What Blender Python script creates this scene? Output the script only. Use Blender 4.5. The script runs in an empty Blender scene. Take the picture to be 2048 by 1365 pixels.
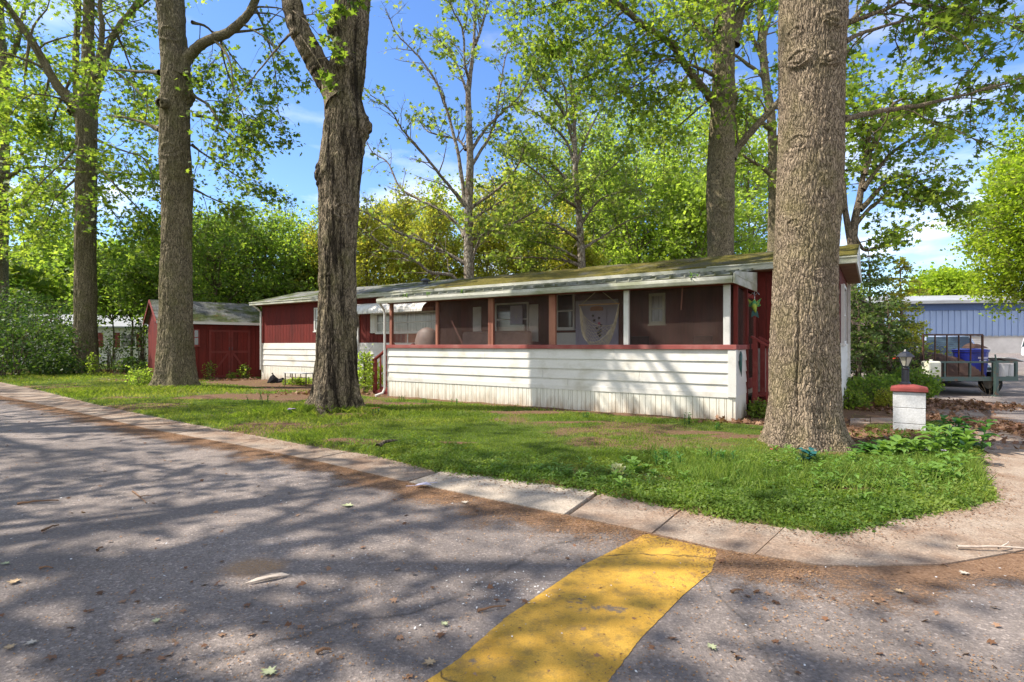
import bpy, math, random
import numpy as np
from mathutils import Vector
# ---------------------------------------------------------------- camera, sky, sun, exposure
sc = bpy.context.scene
C = sc.collection
EYE, F, CX, HY = 1.6, 1092.0, 1024.0, 690.0          # eye height, focal length and horizon of the photograph (2048 wide)
cam_d = bpy.data.cameras.new("camera"); cam = bpy.data.objects.new("camera", cam_d); C.objects.link(cam)
cam_d.sensor_width = 36; cam_d.lens = 36 * F / 2048; cam_d.shift_y = (HY - 682.5) / 2048
cam_d.clip_start = 0.05; cam_d.clip_end = 3000
cam.location = (0, 0, EYE); cam.rotation_euler = (math.radians(90), 0, 0)
sc.camera = cam
SUN_EL, SUN_AZ = math.radians(50), math.atan2(-1.0, -0.03)
sun_v = Vector((math.sin(SUN_AZ) * math.cos(SUN_EL), math.cos(SUN_AZ) * math.cos(SUN_EL), math.sin(SUN_EL)))
sd = bpy.data.lights.new("sun", 'SUN'); sun = bpy.data.objects.new("sun", sd); C.objects.link(sun)
sd.energy = 5.0; sd.angle = math.radians(0.6); sd.color = (1.0, 0.93, 0.83)
sun.rotation_euler = sun_v.to_track_quat('Z', 'Y').to_euler(); sun.location = (-20, -8, 40)
w = bpy.data.worlds.new("World"); sc.world = w; w.use_nodes = True
nt = w.node_tree; nt.nodes.clear()

def N(nt, typ, **kw):
    n = nt.nodes.new(typ)
    for k, v in kw.items():
        if k[0].islower() and hasattr(n, k):
            setattr(n, k, v); continue
        s = n.inputs[int(k[1:])] if (k[0] == 'i' and k[1:].isdigit()) else n.inputs[k.replace('_', ' ')]
        if isinstance(v, bpy.types.NodeSocket): nt.links.new(v, s)
        else: s.default_value = v
    return n

def rgb(c): return (c[0], c[1], c[2], 1.0)

def mix(nt, fac, a, b, blend='MIX'):
    n = nt.nodes.new('ShaderNodeMix'); n.data_type = 'RGBA'; n.blend_type = blend
    for i, v in ((0, fac), (6, a), (7, b)):
        if isinstance(v, bpy.types.NodeSocket): nt.links.new(v, n.inputs[i])
        elif i == 0: n.inputs[0].default_value = v
        else: n.inputs[i].default_value = rgb(v)
    return n.outputs[2]

def ramp(nt, fac, stops):
    n = nt.nodes.new('ShaderNodeValToRGB'); nt.links.new(fac, n.inputs[0])
    e = n.color_ramp.elements
    while len(e) < len(stops): e.new(0.5)
    for el, (p, c) in zip(e, stops):
        el.position = p; el.color = rgb(c) if hasattr(c, '__len__') else (c, c, c, 1)
    return n.outputs[0]

def math_(nt, op, a, b=0.0, c=0.0):
    n = nt.nodes.new('ShaderNodeMath'); n.operation = op
    for i, v in enumerate((a, b, c)):
        if isinstance(v, bpy.types.NodeSocket): nt.links.new(v, n.inputs[i])
        else: n.inputs[i].default_value = v
    return n.outputs[0]

sky = N(nt, 'ShaderNodeTexSky', sky_type='NISHITA', sun_disc=False, sun_elevation=SUN_EL, sun_rotation=SUN_AZ,
        altitude=200, air_density=1.0, dust_density=0.35, ozone_density=3.0)
hs = N(nt, 'ShaderNodeHueSaturation', Hue=0.508, Saturation=1.17, Value=0.97, Color=sky.outputs[0])
tc = N(nt, 'ShaderNodeTexCoord')
mp = N(nt, 'ShaderNodeMapping', Vector=tc.outputs['Generated'], Scale=(1.0, 1.0, 3.4))
cn = N(nt, 'ShaderNodeTexNoise', Vector=mp.outputs[0], Scale=3.1, Detail=7.0, Roughness=0.55)
cl = ramp(nt, cn.outputs[0], [(0.52, 0.0), (0.70, 0.85)])
sep = N(nt, 'ShaderNodeSeparateXYZ', Vector=tc.outputs['Generated'])
low = ramp(nt, sep.outputs[2], [(0.0, 1.0), (0.18, 0.95), (0.34, 0.4), (0.6, 0.2)])
fac = math_(nt, 'MULTIPLY', cl, low)
# unseen broken cloud added behind the viewer to whiten and brighten the ambient light
back = ramp(nt, math_(nt, 'MULTIPLY_ADD', sep.outputs[1], 0.5, 0.5), [(0.30, 1.0), (0.52, 0.0)])
fac = math_(nt, 'MAXIMUM', fac, math_(nt, 'MULTIPLY', back, ramp(nt, cn.outputs[0], [(0.36, 0.25), (0.60, 0.9)])))
skyc = mix(nt, fac, hs.outputs[0], (7.4, 7.3, 7.3))
bg = N(nt, 'ShaderNodeBackground', Color=skyc, Strength=0.15)
N(nt, 'ShaderNodeOutputWorld', Surface=bg.outputs[0])
vs = sc.view_settings
sc.display_settings.display_device = 'sRGB'
vs.view_transform = 'Standard'; vs.look = 'None'; vs.gamma = 1.0; vs.use_curve_mapping = False
vs.exposure = 0.9
cy = sc.cycles
cy.max_bounces = 6; cy.diffuse_bounces = 3; cy.glossy_bounces = 2; cy.transmission_bounces = 3
cy.transparent_max_bounces = 8; cy.caustics_reflective = False; cy.caustics_refractive = False
cy.sample_clamp_indirect = 6.0

# ---------------------------------------------------------------- helpers
random.seed(11)
rng = np.random.default_rng(11)
PI = math.pi

def at(px, py, Y): return Vector(((px - CX) / F * Y, Y, EYE - (py - HY) / F * Y))
def gnd(px, py):
    Y = F * EYE / (py - HY); return ((px - CX) / F * Y, Y)

def _h(ix, iy, iz, seed):
    h = (ix.astype(np.uint32) * np.uint32(374761393) + iy.astype(np.uint32) * np.uint32(668265263) +
         iz.astype(np.uint32) * np.uint32(2147483647) + np.uint32((seed * 974711) & 0xffffffff))
    h = (h ^ (h >> np.uint32(13))) * np.uint32(1274126177)
    h = h ^ (h >> np.uint32(16))
    return (h & np.uint32(0xffffff)).astype(np.float64) / 16777215.0

def vnoise(x, y, z=None, seed=0):
    x = np.asarray(x, float); y = np.asarray(y, float)
    z = np.zeros_like(x) if z is None else np.asarray(z, float)
    ix, iy, iz = (np.floor(v).astype(np.int64) for v in (x, y, z))
    fx, fy, fz = x - ix, y - iy, z - iz
    fx, fy, fz = (v * v * (3 - 2 * v) for v in (fx, fy, fz))
    r = 0
    for dx in (0, 1):
        for dy in (0, 1):
            for dz in (0, 1):
                wgt = (fx if dx else 1 - fx) * (fy if dy else 1 - fy) * (fz if dz else 1 - fz)
                r = r + wgt * _h(ix + dx, iy + dy, iz + dz, seed)
    return r

def fbm(x, y, z=None, seed=0, octaves=4):
    z = np.zeros_like(np.asarray(x, float)) if z is None else z
    a, s, t = 0.5, 0, 0
    for o in range(octaves):
        s = s + a * vnoise(x * 2 ** o, y * 2 ** o, z * 2 ** o, seed + o * 17); t += a; a *= 0.5
    return s / t

def tag(o, label=None, cat=None, group=None, kind=None):
    if label: o['label'] = label
    if cat: o['category'] = cat
    if group: o['group'] = group
    if kind: o['kind'] = kind
    return o

def empty(name, loc=(0, 0, 0), rz=0.0, label=None, cat=None, group=None):
    o = bpy.data.objects.new(name, None); C.objects.link(o)
    o.location = loc; o.rotation_euler = (0, 0, rz); o.empty_display_size = 0.2
    return tag(o, label, cat, group)

def npmesh(name, V, faces, mat, parent=None, attr=None, smooth=False):
    """faces: list of int arrays (n,k)"""
    me = bpy.data.meshes.new(name)
    V = np.ascontiguousarray(V, dtype=np.float32)
    me.vertices.add(len(V)); me.vertices.foreach_set('co', V.ravel())
    faces = [np.asarray(f, dtype=np.int32) for f in faces if len(f)]
    li = np.concatenate([f.ravel() for f in faces])
    ls, c = [], 0
    for f in faces:
        n, k = f.shape
        ls.append(c + np.arange(n, dtype=np.int32) * k); c += n * k
    ls = np.concatenate(ls)
    me.loops.add(len(li)); me.loops.foreach_set('vertex_index', li)
    me.polygons.add(len(ls)); me.polygons.foreach_set('loop_start', ls)
    if attr:
        for an, av in attr.items():
            a = me.attributes.new(an, 'FLOAT', 'POINT'); a.data.foreach_set('value', np.ascontiguousarray(av, dtype=np.float32))
    me.update(calc_edges=True)
    if smooth: me.polygons.foreach_set('use_smooth', np.ones(len(ls), dtype=bool))
    me.materials.append(mat)
    o = bpy.data.objects.new(name, me); C.objects.link(o)
    if parent: o.parent = parent
    return o

class MB:
    """collects shapes and links them as ONE mesh object"""
    def __init__(s): s.V, s.F = [], []
    def add(s, V, Fs):
        b = len(s.V); s.V += [tuple(v) for v in V]; s.F += [tuple(i + b for i in f) for f in Fs]; return s
    def box(s, x0, x1, y0, y1, z0, z1):
        return s.add([(x0, y0, z0), (x1, y0, z0), (x1, y1, z0), (x0, y1, z0), (x0, y0, z1), (x1, y0, z1), (x1, y1, z1), (x0, y1, z1)],
                     [(0, 3, 2, 1), (4, 5, 6, 7), (0, 1, 5, 4), (1, 2, 6, 5), (2, 3, 7, 6), (3, 0, 4, 7)])
    def hexa(s, b, t):      # 4 bottom corners, 4 top corners
        return s.add(list(b) + list(t), [(0, 3, 2, 1), (4, 5, 6, 7), (0, 1, 5, 4), (1, 2, 6, 5), (2, 3, 7, 6), (3, 0, 4, 7)])
    def bar(s, a, b, w, h=None, up=(0, 0, 1)):
        a, b = Vector(a), Vector(b); h = w if h is None else h
        d = (b - a).normalized(); u = Vector(up)
        if abs(d.dot(u)) > 0.98: u = Vector((1, 0, 0))
        r = d.cross(u).normalized() * w / 2; q = r.cross(d).normalized() * h / 2
        return s.hexa([a - r - q, a + r - q, a + r + q, a - r + q][::1], [b - r - q, b + r - q, b + r + q, b - r + q])
    def prism(s, poly, x0, x1, axis='x'):
        n = len(poly)
        f = {'x': lambda t, p: (t, p[0], p[1]), 'y': lambda t, p: (p[0], t, p[1]), 'z': lambda t, p: (p[0], p[1], t)}[axis]
        V = [f(x0, p) for p in poly] + [f(x1, p) for p in poly]
        return s.add(V, [tuple(range(n))[::-1], tuple(range(n, 2 * n))] + [(i, (i + 1) % n, n + (i + 1) % n, n + i) for i in range(n)])
    def tube(s, pts, rad, k=8, cap=True):
        P = np.array([tuple(p) for p in pts], float); R = np.ones(len(P)) * rad if np.isscalar(rad) else np.array(rad, float)
        V, Q = tube_np(P, R, k)
        Fs = [tuple(q) for q in Q]
        if cap: Fs += [tuple(range(k))[::-1], tuple(range(len(V) - k, len(V)))]
        return s.add(V, Fs)
    def lathe(s, prof, k=20, c=(0, 0), sx=1, sy=1):
        V = [(c[0] + sx * r * math.cos(2 * PI * i / k), c[1] + sy * r * math.sin(2 * PI * i / k), z) for r, z in prof for i in range(k)]
        Fs = [(j * k + i, j * k + (i + 1) % k, (j + 1) * k + (i + 1) % k, (j + 1) * k + i) for j in range(len(prof) - 1) for i in range(k)]
        Fs += [tuple(range(k))[::-1], tuple(range((len(prof) - 1) * k, len(prof) * k))]
        return s.add(V, Fs)
    def build(s, name, mat, parent=None, bev=0, smooth=False, sub=0):
        me = bpy.data.meshes.new(name); me.from_pydata(s.V, [], s.F); me.update(); me.materials.append(mat)
        if smooth: me.polygons.foreach_set('use_smooth', np.ones(len(me.polygons), dtype=bool))
        o = bpy.data.objects.new(name, me); C.objects.link(o)
        if parent: o.parent = parent
        if bev:
            m = o.modifiers.new('bev', 'BEVEL'); m.width = bev; m.segments = 2; m.limit_method = 'ANGLE'
        if sub:
            m = o.modifiers.new('sub', 'SUBSURF'); m.levels = sub; m.render_levels = sub
        return o

def tube_np(P, R, k):
    n = len(P)
    T = np.gradient(P, axis=0); T /= np.linalg.norm(T, axis=1)[:, None] + 1e-9
    a = np.array([0, 0, 1.0]) if abs(T[0][2]) < 0.9 else np.array([1.0, 0, 0])
    u = np.cross(T[0], a); u /= np.linalg.norm(u)
    ang = np.arange(k) * 2 * PI / k
    ca, sa = np.cos(ang)[:, None], np.sin(ang)[:, None]
    V = np.empty((n * k, 3))
    for i in range(n):
        u = u - T[i] * u.dot(T[i]); u /= np.linalg.norm(u) + 1e-9
        v = np.cross(T[i], u)
        V[i * k:(i + 1) * k] = P[i] + R[i] * (ca * u + sa * v)
    j = np.arange(n - 1)[:, None] * k; i0 = np.arange(k)[None, :]; i1 = (i0 + 1) % k
    Q = np.stack([j + i0, j + i1, j + k + i1, j + k + i0], -1).reshape(-1, 4)
    return V, Q

# ---------------------------------------------------------------- materials
def newmat(name):
    m = bpy.data.materials.new(name); m.use_nodes = True
    t = m.node_tree; t.nodes.clear()
    return m, t

def finish(t, color, rough=0.8, normal=None, spec=0.3, **kw):
    b = N(t, 'ShaderNodeBsdfPrincipled', Base_Color=color if isinstance(color, bpy.types.NodeSocket) else rgb(color), Roughness=rough)
    b.inputs['Specular IOR Level'].default_value = spec
    if normal is not None: t.links.new(normal, b.inputs['Normal'])
    for k, v in kw.items():
        s = b.inputs[k.replace('_', ' ')]
        if isinstance(v, bpy.types.NodeSocket): t.links.new(v, s)
        else: s.default_value = v
    o = N(t, 'ShaderNodeOutputMaterial', Surface=b.outputs[0])
    return b

def coords(t, scale=(1, 1, 1)):
    c = N(t, 'ShaderNodeTexCoord')
    return N(t, 'ShaderNodeMapping', Vector=c.outputs['Object'], Scale=scale).outputs[0]

def noise(t, vec, scale, detail=5.0, rough=0.55, dist=0.0):
    return N(t, 'ShaderNodeTexNoise', Vector=vec, Scale=scale, Detail=detail, Roughness=rough, Distortion=dist).outputs[0]

def bump(t, h, strength=0.4, dist=0.02, normal=None):
    n = N(t, 'ShaderNodeBump', Height=h, Strength=strength, Distance=dist)
    if normal is not None: t.links.new(normal, n.inputs['Normal'])
    return n.outputs[0]

def paint(name, col, col2=None, scale=3.0, amt=(0.45, 0.7), rough=0.6, stretch=(1, 1, 1), fine=0.12, bs=0.15, spec=0.35, metallic=0.0):
    """painted or plain surface with stains of a second colour and fine grain"""
    m, t = newmat(name); v = coords(t, stretch)
    col2 = col2 or tuple(c * 0.7 for c in col)
    f = ramp(t, noise(t, v, scale, 6.0, 0.6), [(amt[0], 0.0), (amt[1], 1.0)])
    c = mix(t, f, col, col2)
    g = noise(t, v, scale * 14, 4.0)
    c = mix(t, fine, c, ramp(t, g, [(0.3, 0.15), (0.7, 1.0)]), 'MULTIPLY')
    finish(t, c, rough, bump(t, g, bs, 0.004), spec, Metallic=metallic)
    return m

def bark(name, dark, light, moss=(0.12, 0.12, 0.05), mossamt=0.35, plate=9.0, sz=0.16, streak=0.0, big=1.0):
    m, t = newmat(name); v = coords(t, (1, 1, 1))
    wn = N(t, 'ShaderNodeTexNoise', Vector=v, Scale=4.0, Detail=3.0)
    wv = mix(t, 0.11, v, wn.outputs[1], 'LINEAR_LIGHT')
    st = N(t, 'ShaderNodeMapping', Vector=wv, Scale=(1, 1, sz)).outputs[0]
    vo = N(t, 'ShaderNodeTexVoronoi', feature='DISTANCE_TO_EDGE', Vector=st, Scale=plate, Randomness=1.0).outputs[0]
    fur = ramp(t, vo, [(0.0, 0.0), (0.10, 0.55), (0.35, 1.0)])
    n1 = noise(t, st, plate * 2.2, 8.0, 0.7)
    n2 = noise(t, N(t, 'ShaderNodeMapping', Vector=v, Scale=(1, 1, 0.4)).outputs[0], plate * 5, 6.0, 0.75)
    h = mix(t, 0.62, fur, n1)
    h = mix(t, 0.30, h, n2)
    h = mix(t, 0.45, h, fur, 'MULTIPLY')
    c = ramp(t, h, [(0.16, dark), (0.34, tuple((a + b * 1.3) / 2.3 for a, b in zip(dark, light))), (0.62, light)])
    lowf = noise(t, v, 1.6 * big, 7.0, 0.65)
    c = mix(t, 0.6, c, ramp(t, noise(t, N(t, 'ShaderNodeMapping', Vector=v, Scale=(1, 1, 0.35)).outputs[0], 2.6, 7.0, 0.7), [(0.3, 0.45), (0.68, 1.15)]), 'MULTIPLY')
    c = mix(t, ramp(t, lowf, [(0.45, 0.0), (0.7, mossamt)]), c, moss)
    if streak:
        s2 = N(t, 'ShaderNodeMapping', Vector=v, Scale=(2.4, 2.4, 0.22)).outputs[0]
        c = mix(t, ramp(t, noise(t, s2, 2.2, 6.0, 0.65), [(0.48, 0.0), (0.60, streak)]), c, tuple(d * 0.45 for d in dark))
    c = mix(t, 0.55, c, ramp(t, vo, [(0.0, 0.25), (0.07, 0.8), (0.2, 1.0)]), 'MULTIPLY')
    finish(t, c, 0.92, bump(t, h, 1.0, 0.045), 0.12)
    return m

def leafmat(name, a, b, c, trans=0.45, tboost=2.2, rough=0.55):
    """a..c base colours picked per leaf by its 'rnd' attribute"""
    m, t = newmat(name)
    at_ = N(t, 'ShaderNodeAttribute', attribute_name='rnd').outputs['Fac']
    col = ramp(t, at_, [(0.0, a), (0.5, b), (1.0, c)])
    tcol = mix(t, 1.0, col, (tboost * 1.0, tboost * 1.0, tboost * 0.55), 'MULTIPLY')
    d = N(t, 'ShaderNodeBsdfPrincipled', Base_Color=col, Roughness=rough); d.inputs['Specular IOR Level'].default_value = 0.25
    tr = N(t, 'ShaderNodeBsdfTranslucent', Color=tcol)
    mx = N(t, 'ShaderNodeMixShader', i0=trans, i1=d.outputs[0], i2=tr.outputs[0])
    N(t, 'ShaderNodeOutputMaterial', Surface=mx.outputs[0])
    return m

M = {}
M['white'] = paint('white_siding', (0.67, 0.64, 0.59), (0.44, 0.40, 0.31), 1.6, (0.50, 0.80), 0.55, (1, 1, 1.6), 0.10)
M['skirt'] = paint('white_skirting', (0.68, 0.65, 0.56), (0.42, 0.32, 0.19), 1.5, (0.48, 0.78), 0.6, (1.6, 1.6, 0.8), 0.2)
M['trim'] = paint('white_trim', (0.64, 0.62, 0.58), (0.42, 0.40, 0.34), 3.0, (0.55, 0.8), 0.5)
M['red'] = paint('red_boards', (0.165, 0.024, 0.018), (0.10, 0.020, 0.016), 1.4, (0.4, 0.7), 0.75, (2, 2, 0.4), 0.3, 0.3, 0.2)
M['redtrim'] = paint('red_trim', (0.20, 0.028, 0.022), (0.28, 0.09, 0.07), 5.0, (0.5, 0.75), 0.6, (1, 1, 1), 0.2)
M['redmid'] = paint('door_brace_red', (0.175, 0.028, 0.022), (0.12, 0.022, 0.018), 4.0, rough=0.7)
M['rail'] = paint('pink_red_rail', (0.27, 0.062, 0.052), (0.36, 0.14, 0.12), 2.0, (0.45, 0.7), 0.6, (1, 1, 1), 0.2)
M['inner'] = paint('dark_red_wall', (0.13, 0.045, 0.036), (0.07, 0.03, 0.025), 1.2, (0.4, 0.7), 0.85, (3, 3, 0.3), 0.3)
M['soffit'] = paint('soffit_wood', (0.30, 0.17, 0.11), (0.2, 0.11, 0.07), 2.0)
M['woodpost'] = paint('faded_red_wood', (0.38, 0.17, 0.11), (0.25, 0.09, 0.06), 3.0, (0.4, 0.65), 0.8, (1, 1, 0.2))
M['wood'] = paint('grey_wood', (0.32, 0.26, 0.20), (0.16, 0.12, 0.09), 4.0, (0.4, 0.7), 0.85, (1, 1, 0.3))
M['metalroof'] = paint('metal_roof', (0.36, 0.36, 0.31), (0.12, 0.125, 0.06), 1.6, (0.34, 0.6), 0.75, (1, 1, 1), 0.35, 0.2, 0.2)
M['oldwhite'] = paint('weathered_fascia', (0.55, 0.54, 0.47), (0.30, 0.31, 0.20), 1.4, (0.40, 0.66), 0.7, (1, 1, 3), 0.25)
M['dark'] = paint('dark_plastic', (0.016, 0.014, 0.016), (0.03, 0.026, 0.026), 4.0, rough=0.85, spec=.15)
M['black'] = paint('black_metal', (0.018, 0.02, 0.028), (0.04, 0.04, 0.045), 6.0, rough=0.35, spec=0.5)
M['bluebin'] = paint('blue_plastic', (0.012, 0.022, 0.24), (0.02, 0.03, 0.15), 3.0, rough=0.4)
M['greenmetal'] = paint('green_metal', (0.06, 0.095, 0.085), (0.16, 0.07, 0.035), 5.0, (0.55, 0.7), 0.5)
M['rust'] = paint('rusty_metal', (0.09, 0.045, 0.03), (0.04, 0.025, 0.02), 8.0, rough=0.85)
M['brown'] = paint('brown_cloth', (0.07, 0.04, 0.03), (0.04, 0.022, 0.018), 3.0, rough=0.9)
M['rubber'] = paint('rubber', (0.014, 0.014, 0.015), (0.03, 0.028, 0.026), 8.0, rough=0.85)
M['jug'] = paint('dirty_plastic', (0.62, 0.62, 0.52), (0.42, 0.37, 0.2), 3.0, (0.4, 0.75), 0.4)
M['eave_shade'] = paint('eave_shade_blue', (0.07, 0.12, 0.26), (0.06, 0.10, 0.22), 0.3)
M['bluesteel'] = paint('blue_steel', (0.27, 0.355, 0.52), (0.23, 0.31, 0.47), 0.15, rough=0.5, stretch=(1, 1, 0.3), fine=0.08)
M['sheet'] = paint('pale_sheet', (0.55, 0.55, 0.55), (0.4, 0.4, 0.38), 3.0)
M['block'] = paint('painted_block', (0.68, 0.64, 0.59), (0.40, 0.37, 0.33), 0.12, rough=0.8)
M['greyroof'] = paint('grey_roof', (0.33, 0.34, 0.34), (0.25, 0.25, 0.25), 0.3, rough=0.6)
M['pillar'] = paint('white_block', (0.62, 0.62, 0.62), (0.45, 0.44, 0.42), 3.5, (0.45, 0.75), 0.85, fine=0.3, bs=0.5)
M['cap'] = paint('brick_red_cap', (0.33, 0.07, 0.06), (0.22, 0.05, 0.04), 5.0, (0.4, 0.7), 0.8, fine=0.3, bs=0.4)
M['rope'] = paint('cream_rope', (0.8, 0.7, 0.5), (0.5, 0.4, 0.25), 9.0, rough=0.9)
M['dowel'] = paint('pale_wood', (0.55, 0.33, 0.15), (0.42, 0.24, 0.1), 5.0, rough=0.6)
M['lilac'] = paint('lilac_cloth', (0.42, 0.40, 0.50), (0.36, 0.34, 0.44), 2.5, rough=0.9)
M['orange'] = paint('rust_orange', (0.40, 0.16, 0.04), (0.3, 0.1, 0.03), 8.0)
M['car_silver'] = paint('silver_paint', (0.38, 0.44, 0.55), (0.34, 0.39, 0.5), 1.0, rough=0.25, fine=0.03, bs=0.0, spec=0.6, metallic=0.3)
M['car_white'] = paint('white_paint', (0.7, 0.7, 0.7), (0.62, 0.62, 0.62), 1.0, rough=0.3, fine=0.03, bs=0.0, spec=0.6)
M['car_blue'] = paint('dark_blue_paint', (0.04, 0.06, 0.14), (0.04, 0.06, 0.12), 1.0, rough=0.25, fine=0.03, bs=0.0, spec=0.6)
M['car_red'] = paint('red_paint', (0.45, 0.02, 0.02), (0.4, 0.02, 0.02), 1.0, rough=0.25, fine=0.03, bs=0.0, spec=0.6)
M['teal'] = paint('teal_glaze', (0.01, 0.07, 0.07), (0.02, 0.12, 0.10), 6.0, rough=0.3, spec=0.6)
M['pink'] = paint('pink_petals', (0.55, 0.06, 0.12), (0.6, 0.2, 0.3), 9.0)
M['purple'] = paint('lilac_petals', (0.50, 0.32, 0.62), (0.62, 0.52, 0.7), 9.0)
M['yellow_leaf'] = paint('yellow_green_paint', (0.35, 0.42, 0.05), (0.04, 0.2, 0.08), 9.0, (0.45, 0.55))
M['chrome'] = paint('worn_chrome', (0.45, 0.45, 0.45), (0.3, 0.3, 0.3), 4.0, rough=0.35, metallic=0.8)
M['clip'] = paint('headlight_lens', (0.6, 0.6, 0.6), (0.4, 0.4, 0.42), 4.0, rough=0.15, spec=0.8)
M['amber'] = paint('amber_glass', (0.5, 0.48, 0.4), (0.38, 0.36, 0.3), 5.0, rough=0.2, spec=0.6)
M['pinkhouse'] = paint('rose_siding', (0.42, 0.30, 0.27), (0.36, 0.25, 0.22), 1.0)
M['deadleaf'] = None

m, t = newmat('window_glass'); finish(t, (0.02, 0.025, 0.03), 0.06, None, 0.8); M['glass'] = m
m, t = newmat('car_glass'); finish(t, (0.03, 0.05, 0.06), 0.05, None, 0.9); M['carglass'] = m
m, t = newmat('curtained_glass'); v = coords(t, (8, 8, 0.3))
finish(t, ramp(t, noise(t, v, 3.0), [(0.35, (0.10, 0.10, 0.10)), (0.65, (0.42, 0.41, 0.38))]), 0.15, None, 0.7); M['curtain'] = m
m, t = newmat('insect_screen')        # fine dark mesh: part see-through cloth
dd = N(t, 'ShaderNodeBsdfPrincipled', Base_Color=rgb((0.115, 0.07, 0.055)), Roughness=0.6); dd.inputs['Specular IOR Level'].default_value = 0.4
v = coords(t, (1, 1, 1)); nn = ramp(t, noise(t, v, 1.1, 3.0), [(0.35, 0.14), (0.7, 0.34)])
mx = N(t, 'ShaderNodeMixShader', i0=nn, i1=N(t, 'ShaderNodeBsdfTransparent').outputs[0], i2=dd.outputs[0])
N(t, 'ShaderNodeOutputMaterial', Surface=mx.outputs[0]); M['screen'] = m

m, t = newmat('mud_splashed_skirting'); v = coords(t)
z_ = N(t, 'ShaderNodeSeparateXYZ', Vector=v).outputs[2]
nz_ = noise(t, N(t, 'ShaderNodeMapping', Vector=v, Scale=(2.2, 2.2, .7)).outputs[0], 2.0, 7.0, .7)
f = ramp(t, math_(t, 'ADD', math_(t, 'MULTIPLY', z_, -1.3), math_(t, 'MULTIPLY', nz_, 1.5)), [(.30, 0.0), (.85, .85)])
c = mix(t, f, (.68, .65, .56), (.33, .23, .13)); c = mix(t, ramp(t, noise(t, v, 30.0, 4.0), [(.3, .3), (.35, 0.0)]), c, (.2, .15, .1))
finish(t, c, .65, bump(t, noise(t, v, 25.0), .2, .004), .3); M['skirt'] = m

def shingle(name, base, moss, mossamt, sc_=(1, 1, 1)):
    m, t = newmat(name); v = coords(t, sc_)
    br = N(t, 'ShaderNodeTexBrick', Vector=v, Scale=1.0, Color1=rgb(base), Color2=rgb(tuple(c * 0.62 for c in base)), Mortar=rgb(tuple(c * 0.35 for c in base)))
    br.inputs['Brick Width'].default_value = 0.28; br.inputs['Row Height'].default_value = 0.14; br.inputs['Mortar Size'].default_value = 0.008
    n1 = noise(t, v, 0.9, 7.0, 0.65); n2 = noise(t, v, 14.0, 5.0, 0.7)
    mo = mix(t, ramp(t, n2, [(0.3, 0.0), (0.7, 1.0)]), tuple(c * 0.45 for c in moss), moss)
    c = mix(t, ramp(t, n1, [(0.5 - mossamt * 0.3, 0.0), (0.62 - mossamt * 0.2, 1.0)]), br.outputs[0], mo)
    c = mix(t, ramp(t, noise(t, v, 2.6, 6.0), [(0.6, 0.0), (0.72, 0.6)]), c, (0.22, 0.12, 0.06))
    c = mix(t, 0.35, c, ramp(t, n2, [(0.3, 0.2), (0.7, 1.0)]), 'MULTIPLY')
    finish(t, c, 0.92, bump(t, n2, 0.8, 0.03), 0.1)
    return m
M['shingle'] = shingle('grey_shingles', (0.26, 0.26, 0.24), (0.10, 0.12, 0.04), 0.15)
M['mossroof'] = shingle('mossy_shingles', (0.17, 0.16, 0.14), (0.17, 0.145, 0.03), 0.7)
# ---------------------------------------------------------------- ground, road, pavement
def asphalt():
    m, t = newmat('asphalt'); v = coords(t)
    big = noise(t, v, 0.55, 5.0, 0.6); med = noise(t, v, 5.0, 6.0, 0.7); fine = noise(t, v, 95.0, 3.0, 0.8)
    vo = N(t, 'ShaderNodeTexVoronoi', Vector=v, Scale=70.0)
    ag = ramp(t, N(t, 'ShaderNodeSeparateColor', Color=vo.outputs['Color']).outputs[0], [(0.0, 0.58), (0.7, 0.95), (0.93, 1.15), (1.0, 1.8)])
    c = ramp(t, big, [(0.3, (0.20, 0.166, 0.145)), (0.7, (0.33, 0.275, 0.24))])
    c = mix(t, 0.85, c, ag, 'MULTIPLY')
    c = mix(t, ramp(t, med, [(0.35, 0.28), (0.6, 0.0)]), c, (0.05, 0.045, 0.045))
    c = mix(t, ramp(t, noise(t, v, 0.23, 3.0, 0.5, 0.6), [(0.42, 0.0), (0.5, 0.35)]), c, (0.11, 0.095, 0.09))
    c = mix(t, ramp(t, noise(t, v, 2.1, 8.0, 0.75), [(0.60, 0.0), (0.68, 0.4)]), c, (0.30, 0.22, 0.16))
    sp = ramp(t, noise(t, v, 40.0, 2.0, 0.5), [(0.71, 0.0), (0.76, 0.7)])
    c = mix(t, sp, c, (0.42, 0.40, 0.38))
    # hairline cracks
    wv = mix(t, 0.35, v, N(t, 'ShaderNodeTexNoise', Vector=v, Scale=0.9, Detail=8.0).outputs[1], 'LINEAR_LIGHT')
    cr = N(t, 'ShaderNodeTexVoronoi', feature='DISTANCE_TO_EDGE', Vector=wv, Scale=0.17).outputs[0]
    crm = ramp(t, cr, [(0.0, 0.4), (0.0009, 0.0)])
    c = mix(t, crm, c, (0.02, 0.018, 0.016))
    # tan patch of sand and pollen
    pv = N(t, 'ShaderNodeMapping', Vector=v, Location=(1.86, -3.93, 0)).outputs[0]
    pd = N(t, 'ShaderNodeVectorMath', operation='LENGTH', i0=N(t, 'ShaderNodeMapping', Vector=pv, Scale=(4.4, 6.2, 0)).outputs[0]).outputs['Value']
    pf = ramp(t, math_(t, 'MULTIPLY', math_(t, 'ADD', pd, math_(t, 'MULTIPLY', med, 0.9)), 0.25), [(0.28, 0.75), (0.42, 0.0)])
    pf = math_(t, 'MULTIPLY', pf, ramp(t, noise(t, v, 60.0), [(0.35, 0.3), (0.6, 1.0)]))
    c = mix(t, pf, c, (0.40, 0.23, 0.10))
    h = mix(t, 0.5, vo.outputs['Distance'], fine)
    finish(t, c, 0.9, bump(t, h, 0.9, 0.008), 0.25)
    return m
M['asphalt'] = asphalt()

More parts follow.
